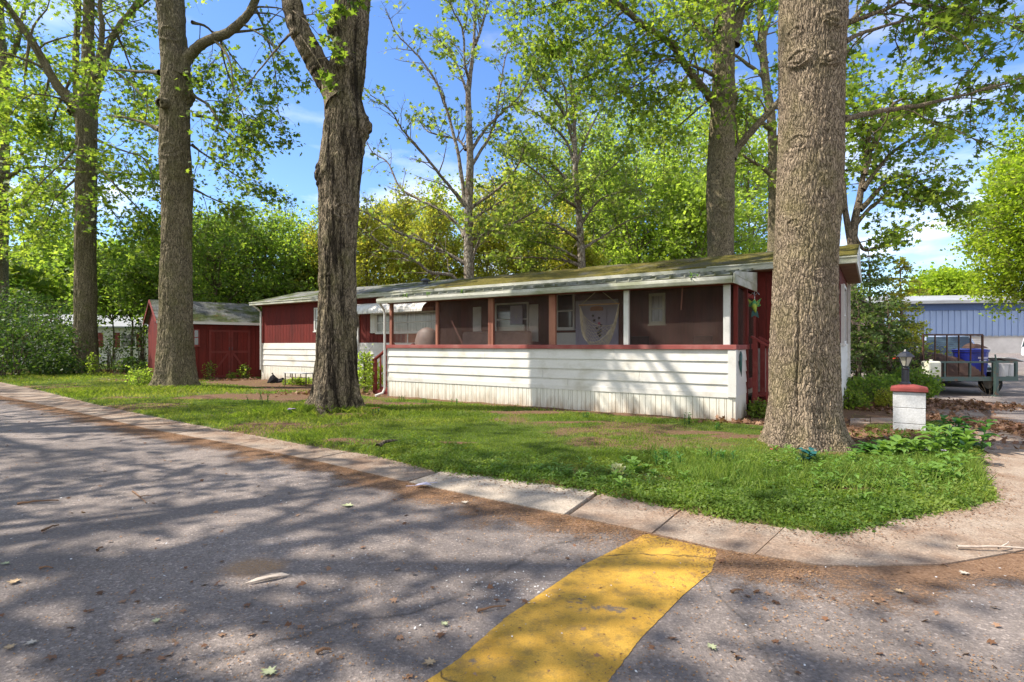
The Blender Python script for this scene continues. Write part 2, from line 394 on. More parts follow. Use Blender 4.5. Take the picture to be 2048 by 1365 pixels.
def concrete(name, base, dirt, amt):
    m, t = newmat(name); v = coords(t)
    c = mix(t, ramp(t, noise(t, v, 1.8, 7.0, 0.65), [(0.4, 0.0), (0.68, amt)]), base, dirt)
    vo = N(t, 'ShaderNodeTexVoronoi', Vector=v, Scale=85.0)
    ag = ramp(t, N(t, 'ShaderNodeSeparateColor', Color=vo.outputs['Color']).outputs[0], [(0.0, 0.6), (0.8, 1.0), (1.0, 1.35)])
    c = mix(t, 0.7, c, ag, 'MULTIPLY')
    f = noise(t, v, 45.0, 5.0, 0.75)
    finish(t, mix(t, 0.4, c, ramp(t, f, [(0.3, 0.3), (0.7, 1.0)]), 'MULTIPLY'), 0.9, bump(t, f, 0.6, 0.006), 0.2)
    return m
M['concrete'] = concrete('weathered_concrete', (0.38, 0.30, 0.23), (0.24, 0.145, 0.09), 0.85)
M['newconcrete'] = concrete('pale_concrete', (0.50, 0.42, 0.33), (0.30, 0.25, 0.2), 0.5)

def soil():
    m, t = newmat('soil_and_turf'); v = coords(t)
    a = N(t, 'ShaderNodeAttribute', attribute_name='dirt').outputs['Fac']
    n1 = noise(t, v, 1.3, 6.0); n2 = noise(t, v, 22.0, 6.0, 0.75)
    g = ramp(t, n2, [(0.3, (0.04, 0.07, 0.014)), (0.7, (0.11, 0.15, 0.028))])
    d = ramp(t, n2, [(0.25, (0.06, 0.035, 0.022)), (0.55, (0.17, 0.10, 0.06)), (0.8, (0.27, 0.18, 0.11))])
    d = mix(t, ramp(t, n1, [(0.5, 0.0), (0.7, 0.5)]), d, (0.10, 0.085, 0.03))
    f = ramp(t, math_(t, 'ADD', a, math_(t, 'MULTIPLY', math_(t, 'SUBTRACT', n2, 0.5), 0.5)), [(0.35, 0.0), (0.65, 1.0)])
    finish(t, mix(t, f, g, d), 0.95, bump(t, n2, 1.0, 0.03), 0.1)
    return m
M['soil'] = soil()

INNER = [(-62, 57), (-21.6, 23), (-16.3, 18.8), (-11.5, 14.8), (-8.8, 12.66), (-6.5, 10.9), (-4.58, 9.55), (-3.25, 8.56), (-2.04, 7.8),
         (-0.865, 6.75), (0.93, 5.785), (1.77, 5.09), (2.26, 4.735), (2.61, 4.526), (3.2, 4.735), (3.82, 5.035), (4.88, 5.46),
         (5.79, 6.745), (6.9, 8.0), (7.75, 9.24), (9.0, 11.4), (10.3, 13.7), (11.6, 17.5), (13.0, 24), (19, 46), (34, 90)]
OUTER = [(-62.5, 55.5), (-21.9, 21.6), (-16.05, 17.1), (-10.3, 12.94), (-6.88, 10.34), (-4.44, 8.74), (-2.6, 7.43), (-1.2, 6.33), (0.505, 5.11),
         (1.12, 4.67), (1.62, 4.27), (2.2, 3.94), (3.12, 3.95), (4.04, 4.25), (5.4, 4.95), (6.6, 6.2), (8.2, 8.7), (9.9, 11.3), (11.4, 13.7),
         (12.4, 17.5), (13.8, 24), (20, 46), (35, 90)]

def inside(x, y, poly):
    r = np.zeros(x.shape, bool); n = len(poly)
    for i in range(n):
        (x0, y0), (x1, y1) = poly[i], poly[(i + 1) % n]
        if y0 == y1: continue
        c = ((y0 > y) != (y1 > y)) & (x < (x1 - x0) * (y - y0) / (y1 - y0) + x0)
        r ^= c
    return r
def dist(x, y, line):
    d = np.full(x.shape, 1e9)
    for (x0, y0), (x1, y1) in zip(line[:-1], line[1:]):
        dx, dy = x1 - x0, y1 - y0
        t = np.clip(((x - x0) * dx + (y - y0) * dy) / (dx * dx + dy * dy), 0, 1)
        d = np.minimum(d, np.hypot(x - x0 - t * dx, y - y0 - t * dy))
    return d
YARD = INNER + [(34, 120), (-62, 120)]
EX, EY = (0.833, -0.553), (0.553, 0.833)             # the home's long and short axes
P0 = (4.517, 11.06); RZ = math.atan2(EX[1], EX[0])
def H(lx, ly): return (P0[0] + lx * EX[0] + ly * EY[0], P0[1] + lx * EX[1] + ly * EY[1])
def Hinv(x, y):
    dx, dy = x - P0[0], y - P0[1]; return dx * EX[0] + dy * EX[1], dx * EY[0] + dy * EY[1]

DIRT = [gnd(520, 796) + (2.6, 0.8), gnd(440, 800) + (1.6, 0.5), gnd(600, 780) + (1.8, 0.8), gnd(560, 800) + (2.2, 0.7), gnd(690, 835) + (0.9, 0.35),
        gnd(545, 855) + (0.75, 0.16), gnd(780, 792) + (1.4, 0.7), gnd(800, 812) + (1.3, 0.35), gnd(700, 888) + (0.5, 0.2), gnd(905, 893) + (0.5, 0.14),
        gnd(1740, 826) + (1.7, 1.6), gnd(1900, 815) + (1.5, 1.4), gnd(1560, 840) + (1.4, 0.7), gnd(1380, 872) + (0.8, 0.2), gnd(1500, 880) + (0.7, 0.2),
        gnd(1700, 890) + (1.0, 0.45), gnd(1720, 990) + (0.42, 0.08), gnd(1300, 975) + (0.3, 0.05), gnd(460, 762) + (4.0, 0.9), gnd(290, 748) + (3.5, 2.0),
        gnd(1050, 830) + (1.0, 0.3), gnd(1150, 850) + (0.9, 0.2), gnd(270, 800) + (0.9, 0.2), gnd(330, 812) + (0.8, 0.15)]
def dirtmap(x, y):
    n = fbm(x * 0.8, y * 0.8, seed=3, octaves=5)
    d = np.clip((n - 0.50) * 3.2, 0, 0.62)
    lx, ly = Hinv(x, y)
    fr = (lx > -10.5) & (lx < 2.3) & (ly < 3)
    d = np.maximum(d, np.where(fr, np.clip(1.15 - np.abs(ly + 0.22) / 0.34 + (n - 0.5) * 2.0, 0, 1), 0))
    d = np.maximum(d, np.where((lx > -21) & (lx < 2.2) & (ly > -0.2), 0.95, 0))
    for cx, cy_, rx, ry in DIRT:
        q = ((x - cx) / rx) ** 2 + ((y - cy_) / ry) ** 2
        d = np.maximum(d, np.clip(1.35 - q + (n - 0.5) * 1.8, 0, 1))
    d = np.maximum(d, np.clip(0.9 - dist(x, y, INNER[1:21]) / 0.10, 0, 1))
    return d
def yardz(x, y):
    dd = dist(x, y, INNER)
    s = np.where(inside(x, y, YARD), 1.0, -1.0) * dd
    z = np.clip(s * 0.7, -0.12, 0.055) + (fbm(x * 2.2, y * 2.2, seed=9) - 0.5) * 0.045 * np.clip(s, 0, 1)
    # soil mounded round the big corner tree
    z = z + 0.0 * np.exp(-(((x - 4.45) / 1.6) ** 2 + ((y - 7.9) / 1.2) ** 2))
    return z

g = MB(); g.add([(-900, -300, -0.16), (900, -300, -0.16), (900, 1500, -0.16), (-900, 1500, -0.16)], [(0, 1, 2, 3)])
o = g.build('ground', M['soil']); tag(o, kind='structure')
xs = np.arange(-34, 14.6, 0.11); ys = np.arange(4.0, 42, 0.11)
X, Y = np.meshgrid(xs, ys); nx, ny = len(xs), len(ys)
xf, yf = X.ravel(), Y.ravel()
zf = yardz(xf, yf); df = dirtmap(xf, yf)
i = (np.arange(ny - 1)[:, None] * nx + np.arange(nx - 1)[None, :]).ravel()
keep = zf[i] > -0.115
i = i[keep]
Q = np.stack([i, i + 1, i + nx + 1, i + nx], -1)
o = npmesh('lawn', np.stack([xf, yf, zf], -1), [Q], M['soil'], attr={'dirt': df}, smooth=True); tag(o, kind='structure')
# turf beyond, out to the tree line
g = MB()
g.add([(-34, 41.9, 0.03), (18, 41.9, 0.03), (34, 90, 0.03), (34, 200, 0.03), (-300, 200, 0.03), (-300, 70, 0.03), (-62, 57, 0.03), (-45, 42, 0.03)], [tuple(range(8))])
o = g.build('field', M['soil']); tag(o, kind='structure')

road = [(-62.5, 55.6)] + OUTER[1:] + [(60, 104), (260, 104), (260, -40), (12, -14), (-4.2, -1.6), (-70, 50)]
g = MB(); g.add([(x, y, 0.0) for x, y in road], [tuple(range(len(road)))])
o = g.build('road', M['asphalt']); tag(o, kind='structure')

# pavement: slabs between the two lines, each slab a face block in one sheet, with joints; one paler slab
def lerp_line(line, n):
    L = np.array(line, float); s = np.r_[0, np.cumsum(np.hypot(*np.diff(L, axis=0).T))]
    q = np.linspace(0, s[-1], n); return np.stack([np.interp(q, s, L[:, 0]), np.interp(q, s, L[:, 1])], -1)
def strip(inner, outer, n, name, mat, z=0.022, skip=()):
    A, B = lerp_line(inner, n * 6 + 1), lerp_line(outer, n * 6 + 1); mb = MB()
    for k in range(n):
        if k in skip: continue
        dz = (random.random() - 0.5) * 0.008
        for q in range(6):
            a, b = k * 6 + q, k * 6 + q + 1
            e0 = 0.05 if q == 0 else 0; e1 = 0.05 if q == 5 else 0
            a0 = A[a] + (A[b] - A[a]) * e0; a1 = A[b] + (A[a] - A[b]) * e1
            b0 = B[a] + (B[b] - B[a]) * e0; b1 = B[b] + (B[a] - B[b]) * e1
            mb.hexa([(*b0, -0.05), (*b1, -0.05), (*a1, -0.05), (*a0, -0.05)], [(*b0, 0.004 + z * 0.3 + dz), (*b1, 0.004 + z * 0.3 + dz), (*a1, z + dz), (*a0, z + dz)])
    return mb.build(name, mat)
inn = [(x + 0.02, y + 0.10) for x, y in INNER]
o = strip(inn[1:10], [OUTER[1], OUTER[2], OUTER[3], OUTER[4], OUTER[5], OUTER[6], (-1.24, 6.36)], 13, 'pavement', M['concrete']); tag(o, kind='structure')
o = strip([inn[9], inn[10]], [(-1.2, 6.33), OUTER[8]], 1, 'pavement_slab', M['newconcrete'], 0.03); tag(o, kind='structure')
o = strip([(0.96, 5.86)] + inn[11:15], [(0.53, 5.09), OUTER[9], OUTER[10], OUTER[11], (2.6, 3.93)], 3, 'pavement_corner', M['concrete']); tag(o, kind='structure')
o = strip(inn[14:17] + [(5.2, 5.7)], [(2.57, 3.93), (3.12, 3.95), (4.04, 4.25), (5.6, 5.0)], 2, 'pavement_end', M['concrete'], 0.026); tag(o, kind='structure')
o = strip([(5.15, 5.75), (5.65, 6.8), (6.8, 8.1), (7.65, 9.3), (8.9, 11.5), (10.2, 13.8)], [(5.62, 5.02), (6.7, 6.3), (7.5, 7.5), (8.3, 8.7), (10.0, 11.3), (11.6, 13.7)], 7, 'side_pavement', M['concrete']); tag(o, kind='structure')
# short walk between the corner tree and the steps
g = MB()
for a, b in (((1700, 1740), (846, 856)), ((1741, 1790), (845, 855))):
    p = [gnd(a[0], b[0]), gnd(a[1], b[0]), gnd(a[1], b[1]), gnd(a[0], b[1])]
    g.hexa([(x, y, 0.0) for x, y in p[::-1]], [(x, y, 0.095) for x, y in p[::-1]])
o = g.build('garden_path', M['concrete'], bev=0.01); tag(o, kind='structure')

# brown needle and blossom dust drifted on the asphalt beside the pavement
def dustmat():
    m, t = newmat('gutter_dust'); v = coords(t); a = N(t, 'ShaderNodeAttribute', attribute_name='dirt').outputs['Fac']
    n1 = noise(t, v, 1.4, 7.0, 0.65); n2 = noise(t, v, 42.0, 5.0, 0.8)
    f = math_(t, 'ADD', a, math_(t, 'ADD', math_(t, 'MULTIPLY', math_(t, 'SUBTRACT', n1, 0.5), 1.5), math_(t, 'MULTIPLY', math_(t, 'SUBTRACT', n2, 0.5), 1.3)))
    al = ramp(t, f, [(0.36, 0.0), (0.62, 0.9)])
    c = ramp(t, n2, [(0.25, (0.08, 0.045, 0.026)), (0.5, (0.23, 0.135, 0.08)), (0.75, (0.38, 0.26, 0.17))])
    finish(t, c, 0.95, bump(t, n2, 1.0, 0.012), 0.1, Alpha=al)
    return m
Bd = lerp_line(OUTER[1:20], 260); nrm_ = np.gradient(Bd, axis=0); nrm_ = np.stack([nrm_[:, 1], -nrm_[:, 0]], -1); nrm_ /= np.linalg.norm(nrm_, axis=1)[:, None]
wd_ = np.linspace(-.03, 1.0, 14); Vd = np.stack([np.append(Bd[i_] + nrm_[i_] * q_, .004) for i_ in range(260) for q_ in wd_])
ad = np.tile(np.clip(.82 - wd_ / 1.0 * .9, 0, 1), 260)
i_ = (np.arange(259)[:, None] * 14 + np.arange(13)).ravel()
o = npmesh('gutter_dust', Vd, [np.stack([i_, i_ + 14, i_ + 15, i_ + 1], -1)], dustmat(), attr={'dirt': ad}); tag(o, 'brown blossom dust drifted on the asphalt beside the pavement', 'dust', kind='stuff')

# worn yellow paint over a low hump
def yellow():
    m, t = newmat('yellow_road_paint'); v = coords(t)
    n1 = noise(t, v, 3.0, 7.0, 0.7); n2 = noise(t, v, 30.0, 6.0, 0.8); n3 = noise(t, v, 9.0, 5.0, 0.75)
    c = ramp(t, n1, [(0.3, (0.46, 0.25, 0.03)), (0.7, (0.64, 0.375, 0.06))])
    c = mix(t, ramp(t, n3, [(0.50, 0.0), (0.60, 0.6)]), c, (0.28, 0.175, 0.05))
    c = mix(t, ramp(t, n2, [(0.60, 0.0), (0.655, 0.9)]), c, (0.13, 0.10, 0.06))
    c = mix(t, ramp(t, noise(t, v, 1.7, 6.0, 0.75), [(0.60, 0.0), (0.635, 0.85)]), c, (0.15, 0.125, 0.11))
    c = mix(t, ramp(t, noise(t, v, 5.3, 3.0, 0.5), [(0.74, 0.0), (0.77, 0.6)]), c, (0.6, 0.55, 0.4))
    wv = mix(t, 0.2, v, N(t, 'ShaderNodeTexNoise', Vector=v, Scale=2.5, Detail=6.0).outputs[1], 'LINEAR_LIGHT')
    cr = N(t, 'ShaderNodeTexVoronoi', feature='DISTANCE_TO_EDGE', Vector=wv, Scale=0.42).outputs[0]
    c = mix(t, ramp(t, cr, [(0.0, 0.9), (0.005, 0.0)]), c, (0.05, 0.035, 0.02))
    fine = noise(t, v, 95.0, 3.0, 0.8)
    c = mix(t, 0.5, c, ramp(t, fine, [(0.3, 0.45), (0.6, 1.0)]), 'MULTIPLY')
    finish(t, c, 0.75, bump(t, fine, 0.8, 0.007), 0.3)
    return m
Lp = lerp_line([(-1.2, 1.6), (-0.41, 2.59), (-0.267, 2.78), (-0.035, 3.2), (0.49, 3.93), (0.80, 4.26), (1.13, 4.62)], 110)
Rp = lerp_line([(0.0, 1.6), (0.43, 2.55), (0.686, 2.95), (1.08, 3.47), (1.40, 3.84), (1.60, 4.24)], 110)
V, Fq = [], []; K = 26
for a in range(110):
    for b in range(K + 1):
        s = b / K
        jit = (random.random() - 0.5) * 0.02 if b in (0, K) else 0
        p = Lp[a] * (1 - s) + Rp[a] * s + jit
        V.append((p[0], p[1], 0.004 + 0.008 * math.sin(PI * min(max(s, 0.0), 1.0)) ** 0.7 * min(1, (109 - a) / 8)))
for a in range(109):
    for b in range(K): Fq.append((a * (K + 1) + b, a * (K + 1) + b + 1, (a + 1) * (K + 1) + b + 1, (a + 1) * (K + 1) + b))
o = npmesh('road_marking', np.array(V), [np.array(Fq)], yellow(), smooth=True)
tag(o, 'worn yellow painted hump stripe crossing the asphalt road', 'road marking')

# ---------------------------------------------------------------- trees
def catmull(P, n):
    P = np.array(P, float)
    Q = np.vstack([2 * P[0] - P[1], P, 2 * P[-1] - P[-2]]); m_ = len(P) - 1
    t = np.linspace(0, m_, n); i = np.minimum(t.astype(int), m_ - 1); f = (t - i)[:, None]
    a, b, c, d = Q[i], Q[i + 1], Q[i + 2], Q[i + 3]
    return 0.5 * (2 * b + (c - a) * f + (2 * a - 5 * b + 4 * c - d) * f ** 2 + (3 * b - a - 3 * c + d) * f ** 3)

def trunk_mesh(spec, nseg, nz, seed, flare=0.35, flare_h=0.5, lobes=5, barkamp=0.018, fur=9.0, knots=(), lump=0.03, phase=0.0, cracks=()):
    """spec: rows of (x,y,z,r). knots: (z, angle, size, bulge, ring). Returns V, quads in world space"""
    S = catmull(spec, nz)
    th = np.arange(nseg) * 2 * PI / nseg
    TH, I = np.meshgrid(th, np.arange(nz)); Z = S[I, 2]; R = S[I, 3]; g0 = spec[0][2]
    hz = np.clip(Z - g0, 0, None)
    fl = flare * np.exp(-hz / flare_h)
    lob = np.clip(np.cos(lobes * TH + phase + 0.6 * np.sin(TH * 2 + seed)), -0.6, 1)
    r = R * (1 + fl * (0.35 + 0.75 * lob)) * (1 + 0.05 * lob * np.exp(-hz / (flare_h * 5)))
    cx, sx = np.cos(TH), np.sin(TH)
    r = r + lump * (fbm(cx * 1.3 + seed, sx * 1.3, Z * 0.7, seed, 3) - 0.5) * 2 * R / 0.5
    n = fbm(cx * R * fur + 31, sx * R * fur, Z * fur * 0.16, seed + 5, 4)
    rid = 1 - np.abs(n * 2 - 1) * 2.2
    n2 = fbm(cx * R * fur * 3.5, sx * R * fur * 3.5, Z * fur * 0.42, seed + 8, 3)
    r = r - barkamp * np.clip(rid, 0, 1) ** 2 * 1.4 + barkamp * (n2 - 0.5) * 1.1
    for z0, z1, ca, amp in cracks:
        wob = ca + (fbm(Z * 2.2, Z * 0, seed=3) - .5) * .22; da = (TH - wob + PI) % (2 * PI) - PI; q = np.clip((Z - z0) / (z1 - z0), 0, 1)
        r = r - amp * np.exp(-(da * R / .013) ** 2) * np.sin(PI * q) ** .35 * (Z > z0) * (Z < z1) + amp * .35 * np.exp(-((np.abs(da * R) - .045) / .03) ** 2) * np.sin(PI * q)
    for kz, ka, ks, kb, kr in knots:
        da = (TH - ka + PI) % (2 * PI) - PI
        u, v_ = da * R / ks, (Z - kz) / ks
        d = np.hypot(u * .82, v_ * 1.25) + 0.42 * (fbm(u * 2, v_ * 2, seed=int(kz * 10) + 3, octaves=3) - 0.5)
        r = r + kb * np.exp(-d ** 2 * 1.1) + kr * (np.exp(-((d - 1) / 0.24) ** 2) - 0.75 * np.exp(-((d - 0.7) / 0.2) ** 2) + 0.3 * np.exp(-((d - 0.45) / 0.15) ** 2) - 0.5 * np.exp(-(d / 0.22) ** 2))
        br = np.exp(-((np.abs(u) - 1.25 - (-(v_) * 0.9)) / 0.22) ** 2) * (v_ < 0.3) * (v_ > -1.0)      # drooping bark fold under the knot
        r = r - kr * 0.5 * br
    V = np.stack([S[I, 0] + r * cx, S[I, 1] + r * sx, Z], -1).reshape(-1, 3)
    j = np.arange(nz - 1)[:, None] * nseg; a = np.arange(nseg)[None, :]; b = (a + 1) % nseg
    Q = np.stack([j + a, j + b, j + nseg + b, j + nseg + a], -1).reshape(-1, 4)
    return V, Q

class Tree:
    def __init__(s, seed): s.V, s.Q, s.nv = [], [], 0; s.L = []; s.rg = np.random.default_rng(seed)
    def addmesh(s, V, Q): s.V.append(V); s.Q.append(Q + s.nv); s.nv += len(V)
    def tube(s, P, R, k=8):
        V, Q = tube_np(np.asarray(P, float), np.asarray(R, float), k); s.addmesh(V, Q)
    def limb(s, pts, r0, r1, k=12, n=22, blend=1.5, rough=0.05):
        P = catmull([tuple(p) for p in pts], n); t = np.linspace(0, 1, n)
        P[1:] += (s.rg.random((n - 1, 3)) - 0.5) * min(r0 * 0.5, 0.035)
        R = (r0 + (r1 - r0) * t ** 0.8) * (1 + (blend - 1) * np.exp(-t * n / 1.6)) * (1 + rough * s.rg.normal(size=n))
        s.tube(P, R, k); return P, R
    def sprout(s, P, R, nb, lb, ncl, lc, t0=0.2, up=0.15, droop=0.25, k=6, size_fall=0.5, rB=0.35, spread=0.9, nleaf=6, leafj=0.16, flat=0.55, side=None, cull=None):
        """second order limbs along P, leafy shoots along those"""
        rg = s.rg; n = len(P)
        if nb == 0: return
        ts = t0 + (1 - t0) * (np.arange(nb) + rg.random(nb) * 0.8) / nb
        for t in ts:
            t = min(t, 0.995)
            i = min(int(t * (n - 1)), n - 2); f = t * (n - 1) - i
            p = P[i] * (1 - f) + P[i + 1] * f; tg = P[i + 1] - P[i]; tg /= np.linalg.norm(tg) + 1e-9
            d = rg.normal(size=3); d[2] *= 0.6
            if side is not None: d += np.asarray(side)
            d -= tg * d.dot(tg) * 0.7; d /= np.linalg.norm(d) + 1e-9
            d = d * spread + tg * 0.55 + np.array([0, 0, up]); d /= np.linalg.norm(d)
            L = lb * (1 - size_fall * t) * (0.65 + 0.7 * rg.random())
            m_ = 7; q = [p]; dd = d.copy()
            for _ in range(m_ - 1):
                dd = dd + rg.normal(size=3) * 0.16 + np.array([0, 0, 0.05 - droop * 0.16]); dd /= np.linalg.norm(dd); q.append(q[-1] + dd * L / (m_ - 1))
            q = np.array(q)
            if cull is not None and cull(q[3]): continue
            rb = max(0.012, min(R[i] * rB, 0.012 + L * 0.014)); s.tube(q, np.linspace(rb, 0.007, m_), k)
            s.shoots(q, ncl, lc, droop, nleaf, leafj, flat, 0.25)
        s.shoots(P[int(n * 0.6):], ncl, lc, droop, nleaf, leafj, flat, 0.3)
    def shoots(s, q, ncl, lc, droop, nleaf, leafj, flat, t0=0.1):
        rg = s.rg; m_ = len(q)
        if ncl <= 0: return
        t = t0 + (1 - t0) * rg.random(ncl); x = t * (m_ - 1); i = np.minimum(x.astype(int), m_ - 2); f = (x - i)[:, None]
        p = q[i] * (1 - f) + q[i + 1] * f; tg = q[i + 1] - q[i]; tg /= np.linalg.norm(tg, axis=1)[:, None] + 1e-9
        d = rg.normal(size=(ncl, 3)); d[:, 2] *= 0.45; d /= np.linalg.norm(d, axis=1)[:, None]
        d = d + tg * 0.7; d[:, 2] += 0.1 - droop * 0.5; d /= np.linalg.norm(d, axis=1)[:, None]
        L = lc * (0.5 + 0.8 * rg.random(ncl))[:, None]
        mid = p + d * L * 0.5; end = p + d * L + np.array([0, 0, -1.0]) * L * 0.16 * droop * 2
        # thin three sided twigs, batched
        a = np.array([0, 0, 1.0]); u = np.cross(d, a); u /= np.linalg.norm(u, axis=1)[:, None] + 1e-9; v = np.cross(d, u)
        rad = np.array([0.008, 0.006, 0.003])[None, :, None, None] * np.ones((ncl, 1, 1, 1))
        an = np.array([0, 2 * PI / 3, 4 * PI / 3])
        off = np.cos(an)[None, None, :, None] * u[:, None, None, :] + np.sin(an)[None, None, :, None] * v[:, None, None, :]
        Vt = (np.stack([p, mid, end], 1)[:, :, None, :] + off * rad).reshape(-1, 3)
        b = np.arange(ncl)[:, None, None] * 9; rr = np.arange(2)[None, :, None] * 3; kk = np.arange(3)[None, None, :]; k1 = (kk + 1) % 3
        Q = np.stack([b + rr + kk, b + rr + k1, b + rr + 3 + k1, b + rr + 3 + kk], -1).reshape(-1, 4)
        s.addmesh(Vt, Q)
        tt = rg.random((ncl, nleaf, 1)) ** 0.7
        lp = p[:, None, :] * (1 - tt) + end[:, None, :] * tt + rg.normal(size=(ncl, nleaf, 3)) * leafj * np.array([1, 1, flat])
        s.L.append(lp.reshape(-1, 3))
    def leaves(s): return np.concatenate(s.L) if s.L else np.zeros((0, 3))

LOBED = True
def leaf_mesh(P, size, rg, lobed=True, tilt=0.75, sv=0.5):
    """P leaf bases; lobed: three pointed blades, else one rhombus"""
    n = len(P)
    nrm = rg.normal(size=(n, 3)) * tilt; nrm[:, 2] += 0.8; nrm /= np.linalg.norm(nrm, axis=1)[:, None]
    a = rg.normal(size=(n, 3)); a -= nrm * (a * nrm).sum(1)[:, None]; a /= np.linalg.norm(a, axis=1)[:, None] + 1e-9
    b = np.cross(nrm, a); sz = size * (1 + sv * (rg.random(n) * 2 - 1)); r = rg.random(n)
    if lobed:
        ring = [(0, 0), (0.45, 0.05), (0.22, 0.38), (0.60, 0.55), (0.20, 0.62), (0.0, 1.0), (-0.20, 0.62), (-0.60, 0.55), (-0.22, 0.38), (-0.45, 0.05)]
        fc = np.array([(0, 1, 2, 8), (2, 3, 4, 8), (8, 4, 6, 7)]); tri = np.array([(0, 8, 9), (4, 5, 6)])
    else:
        ring = [(0, 0), (0.33, 0.45), (0, 1.0), (-0.33, 0.45)]; fc = np.array([(0, 1, 2, 3)]); tri = None
    c = np.array(ring); k = len(c)
    bend = -0.18 * (c[:, 1] ** 2) - 0.12 * np.abs(c[:, 0])
    V = P[:, None, :] + sz[:, None, None] * (c[None, :, 0, None] * b[:, None, :] + c[None, :, 1, None] * a[:, None, :] + bend[None, :, None] * nrm[:, None, :])
    base = np.arange(n)[:, None, None] * k
    faces = [(base + fc[None]).reshape(-1, 4)]
    if tri is not None: faces.append((base + tri[None]).reshape(-1, 3))
    return V.reshape(-1, 3), faces, np.repeat(r, k)

# leaf colours (base colour of the leaf itself)
LM = {
    'oak': leafmat('oak_leaf', (0.055, 0.095, 0.016), (0.095, 0.145, 0.02), (0.16, 0.20, 0.032), 0.5, 2.9),
    'maple': leafmat('maple_leaf', (0.065, 0.11, 0.018), (0.12, 0.175, 0.024), (0.21, 0.25, 0.04), 0.52, 2.8),
    'syc': leafmat('sycamore_leaf', (0.08, 0.12, 0.025), (0.12, 0.165, 0.03), (0.18, 0.21, 0.05), 0.5, 3.0),
    'dark': leafmat('dark_leaf', (0.07, 0.12, 0.022), (0.11, 0.175, 0.028), (0.18, 0.23, 0.04), 0.5, 2.8),
    'hedge': leafmat('hedge_leaf', (0.15, 0.17, 0.024), (0.22, 0.235, 0.034), (0.31, 0.28, 0.06), 0.55, 2.6),
    'bright': leafmat('bright_leaf', (0.14, 0.21, 0.018), (0.20, 0.27, 0.022), (0.27, 0.33, 0.035), 0.55, 2.6),
    'pale': leafmat('pale_leaf', (0.14, 0.20, 0.035), (0.19, 0.26, 0.045), (0.25, 0.32, 0.06), 0.55, 2.6),
    'conifer': leafmat('conifer_needles', (0.055, 0.095, 0.03), (0.09, 0.14, 0.038), (0.15, 0.19, 0.05), 0.4, 2.2),
}
BK = {
    'oak': bark('oak_bark', (0.05, 0.040, 0.027), (0.33, 0.27, 0.175), (0.17, 0.16, 0.06), 0.6, 26.0, 0.15),
    'oakbig': bark('corner_oak_bark', (0.060, 0.045, 0.032), (0.42, 0.325, 0.23), (0.22, 0.19, 0.08), 0.6, 30.0, 0.14),
    'oakdark': bark('streaked_bark', (0.04, 0.030, 0.022), (0.37, 0.29, 0.20), (0.17, 0.155, 0.06), 0.6, 24.0, 0.14, streak=0.9),
    'syc': bark('sycamore_bark', (0.10, 0.07, 0.05), (0.38, 0.34, 0.28), (0.16, 0.10, 0.06), 0.8, 7.0, 0.5),
    'thin': bark('thin_bark', (0.07, 0.053, 0.038), (0.24, 0.185, 0.13), plate=12.0),
}
NLEAF = [0]
def finish_tree(name, T, base, label, cat, leaf, lsize, bk, lobed=True, group=None, crown='crown', tilt=0.75):
    root = empty(name, base, 0, label, cat, group); b = np.array(base)
    npmesh('trunk', np.concatenate(T.V) - b, [np.concatenate(T.Q)], bk, root, smooth=True)
    P = T.leaves(); NLEAF[0] += len(P)
    if len(P):
        V, Fs, r = leaf_mesh(P - b, lsize, T.rg, lobed, tilt)
        npmesh(crown, V, Fs, leaf, root, attr={'rnd': r})
    return root
def pts(l, Y): return [at(p[0], p[1], Y + (p[2] if len(p) > 2 else 0)) for p in l]
def spec(rows, Y): 
    out = []
    for y, c, w_ in rows:
        p = at(c, y, Y); out.append((p.x, p.y, p.z, w_ / 2 / F * Y * math.cos(math.atan((c - CX) / F))))
    return out
def autocrown(T, top, Rr, zlo, zhi, n, r0, nb, lb, ncl, lc, cull=None, **kw):
    """rising main limbs out of the trunk top"""
    rg = T.rg; base = np.array(top, float)
    for k in range(n):
        a = 2 * PI * (k + rg.random() * 0.7) / n; f = (k % 3) / 2.0
        zt = zlo + (zhi - zlo) * (0.25 + 0.75 * rg.random()); rr = Rr * (0.5 + 0.5 * rg.random()) * (1 - 0.35 * (zt - zlo) / (zhi - zlo + .01))
        st = base + np.array([0, 0, -0.8 * f])
        e = np.array([base[0] + math.cos(a) * rr, base[1] + math.sin(a) * rr, zt])
        m1 = st * 0.62 + e * 0.38 + np.array([0, 0, (zt - st[2]) * 0.16]); m2 = st * 0.3 + e * 0.7 + np.array([0, 0, (zt - st[2]) * 0.12])
        P, R = T.limb([st, m1, m2, e], r0 * (0.8 + 0.4 * rg.random()), 0.02, 8, 14)
        T.sprout(P, R, nb, lb, ncl, lc, cull=cull, **kw)

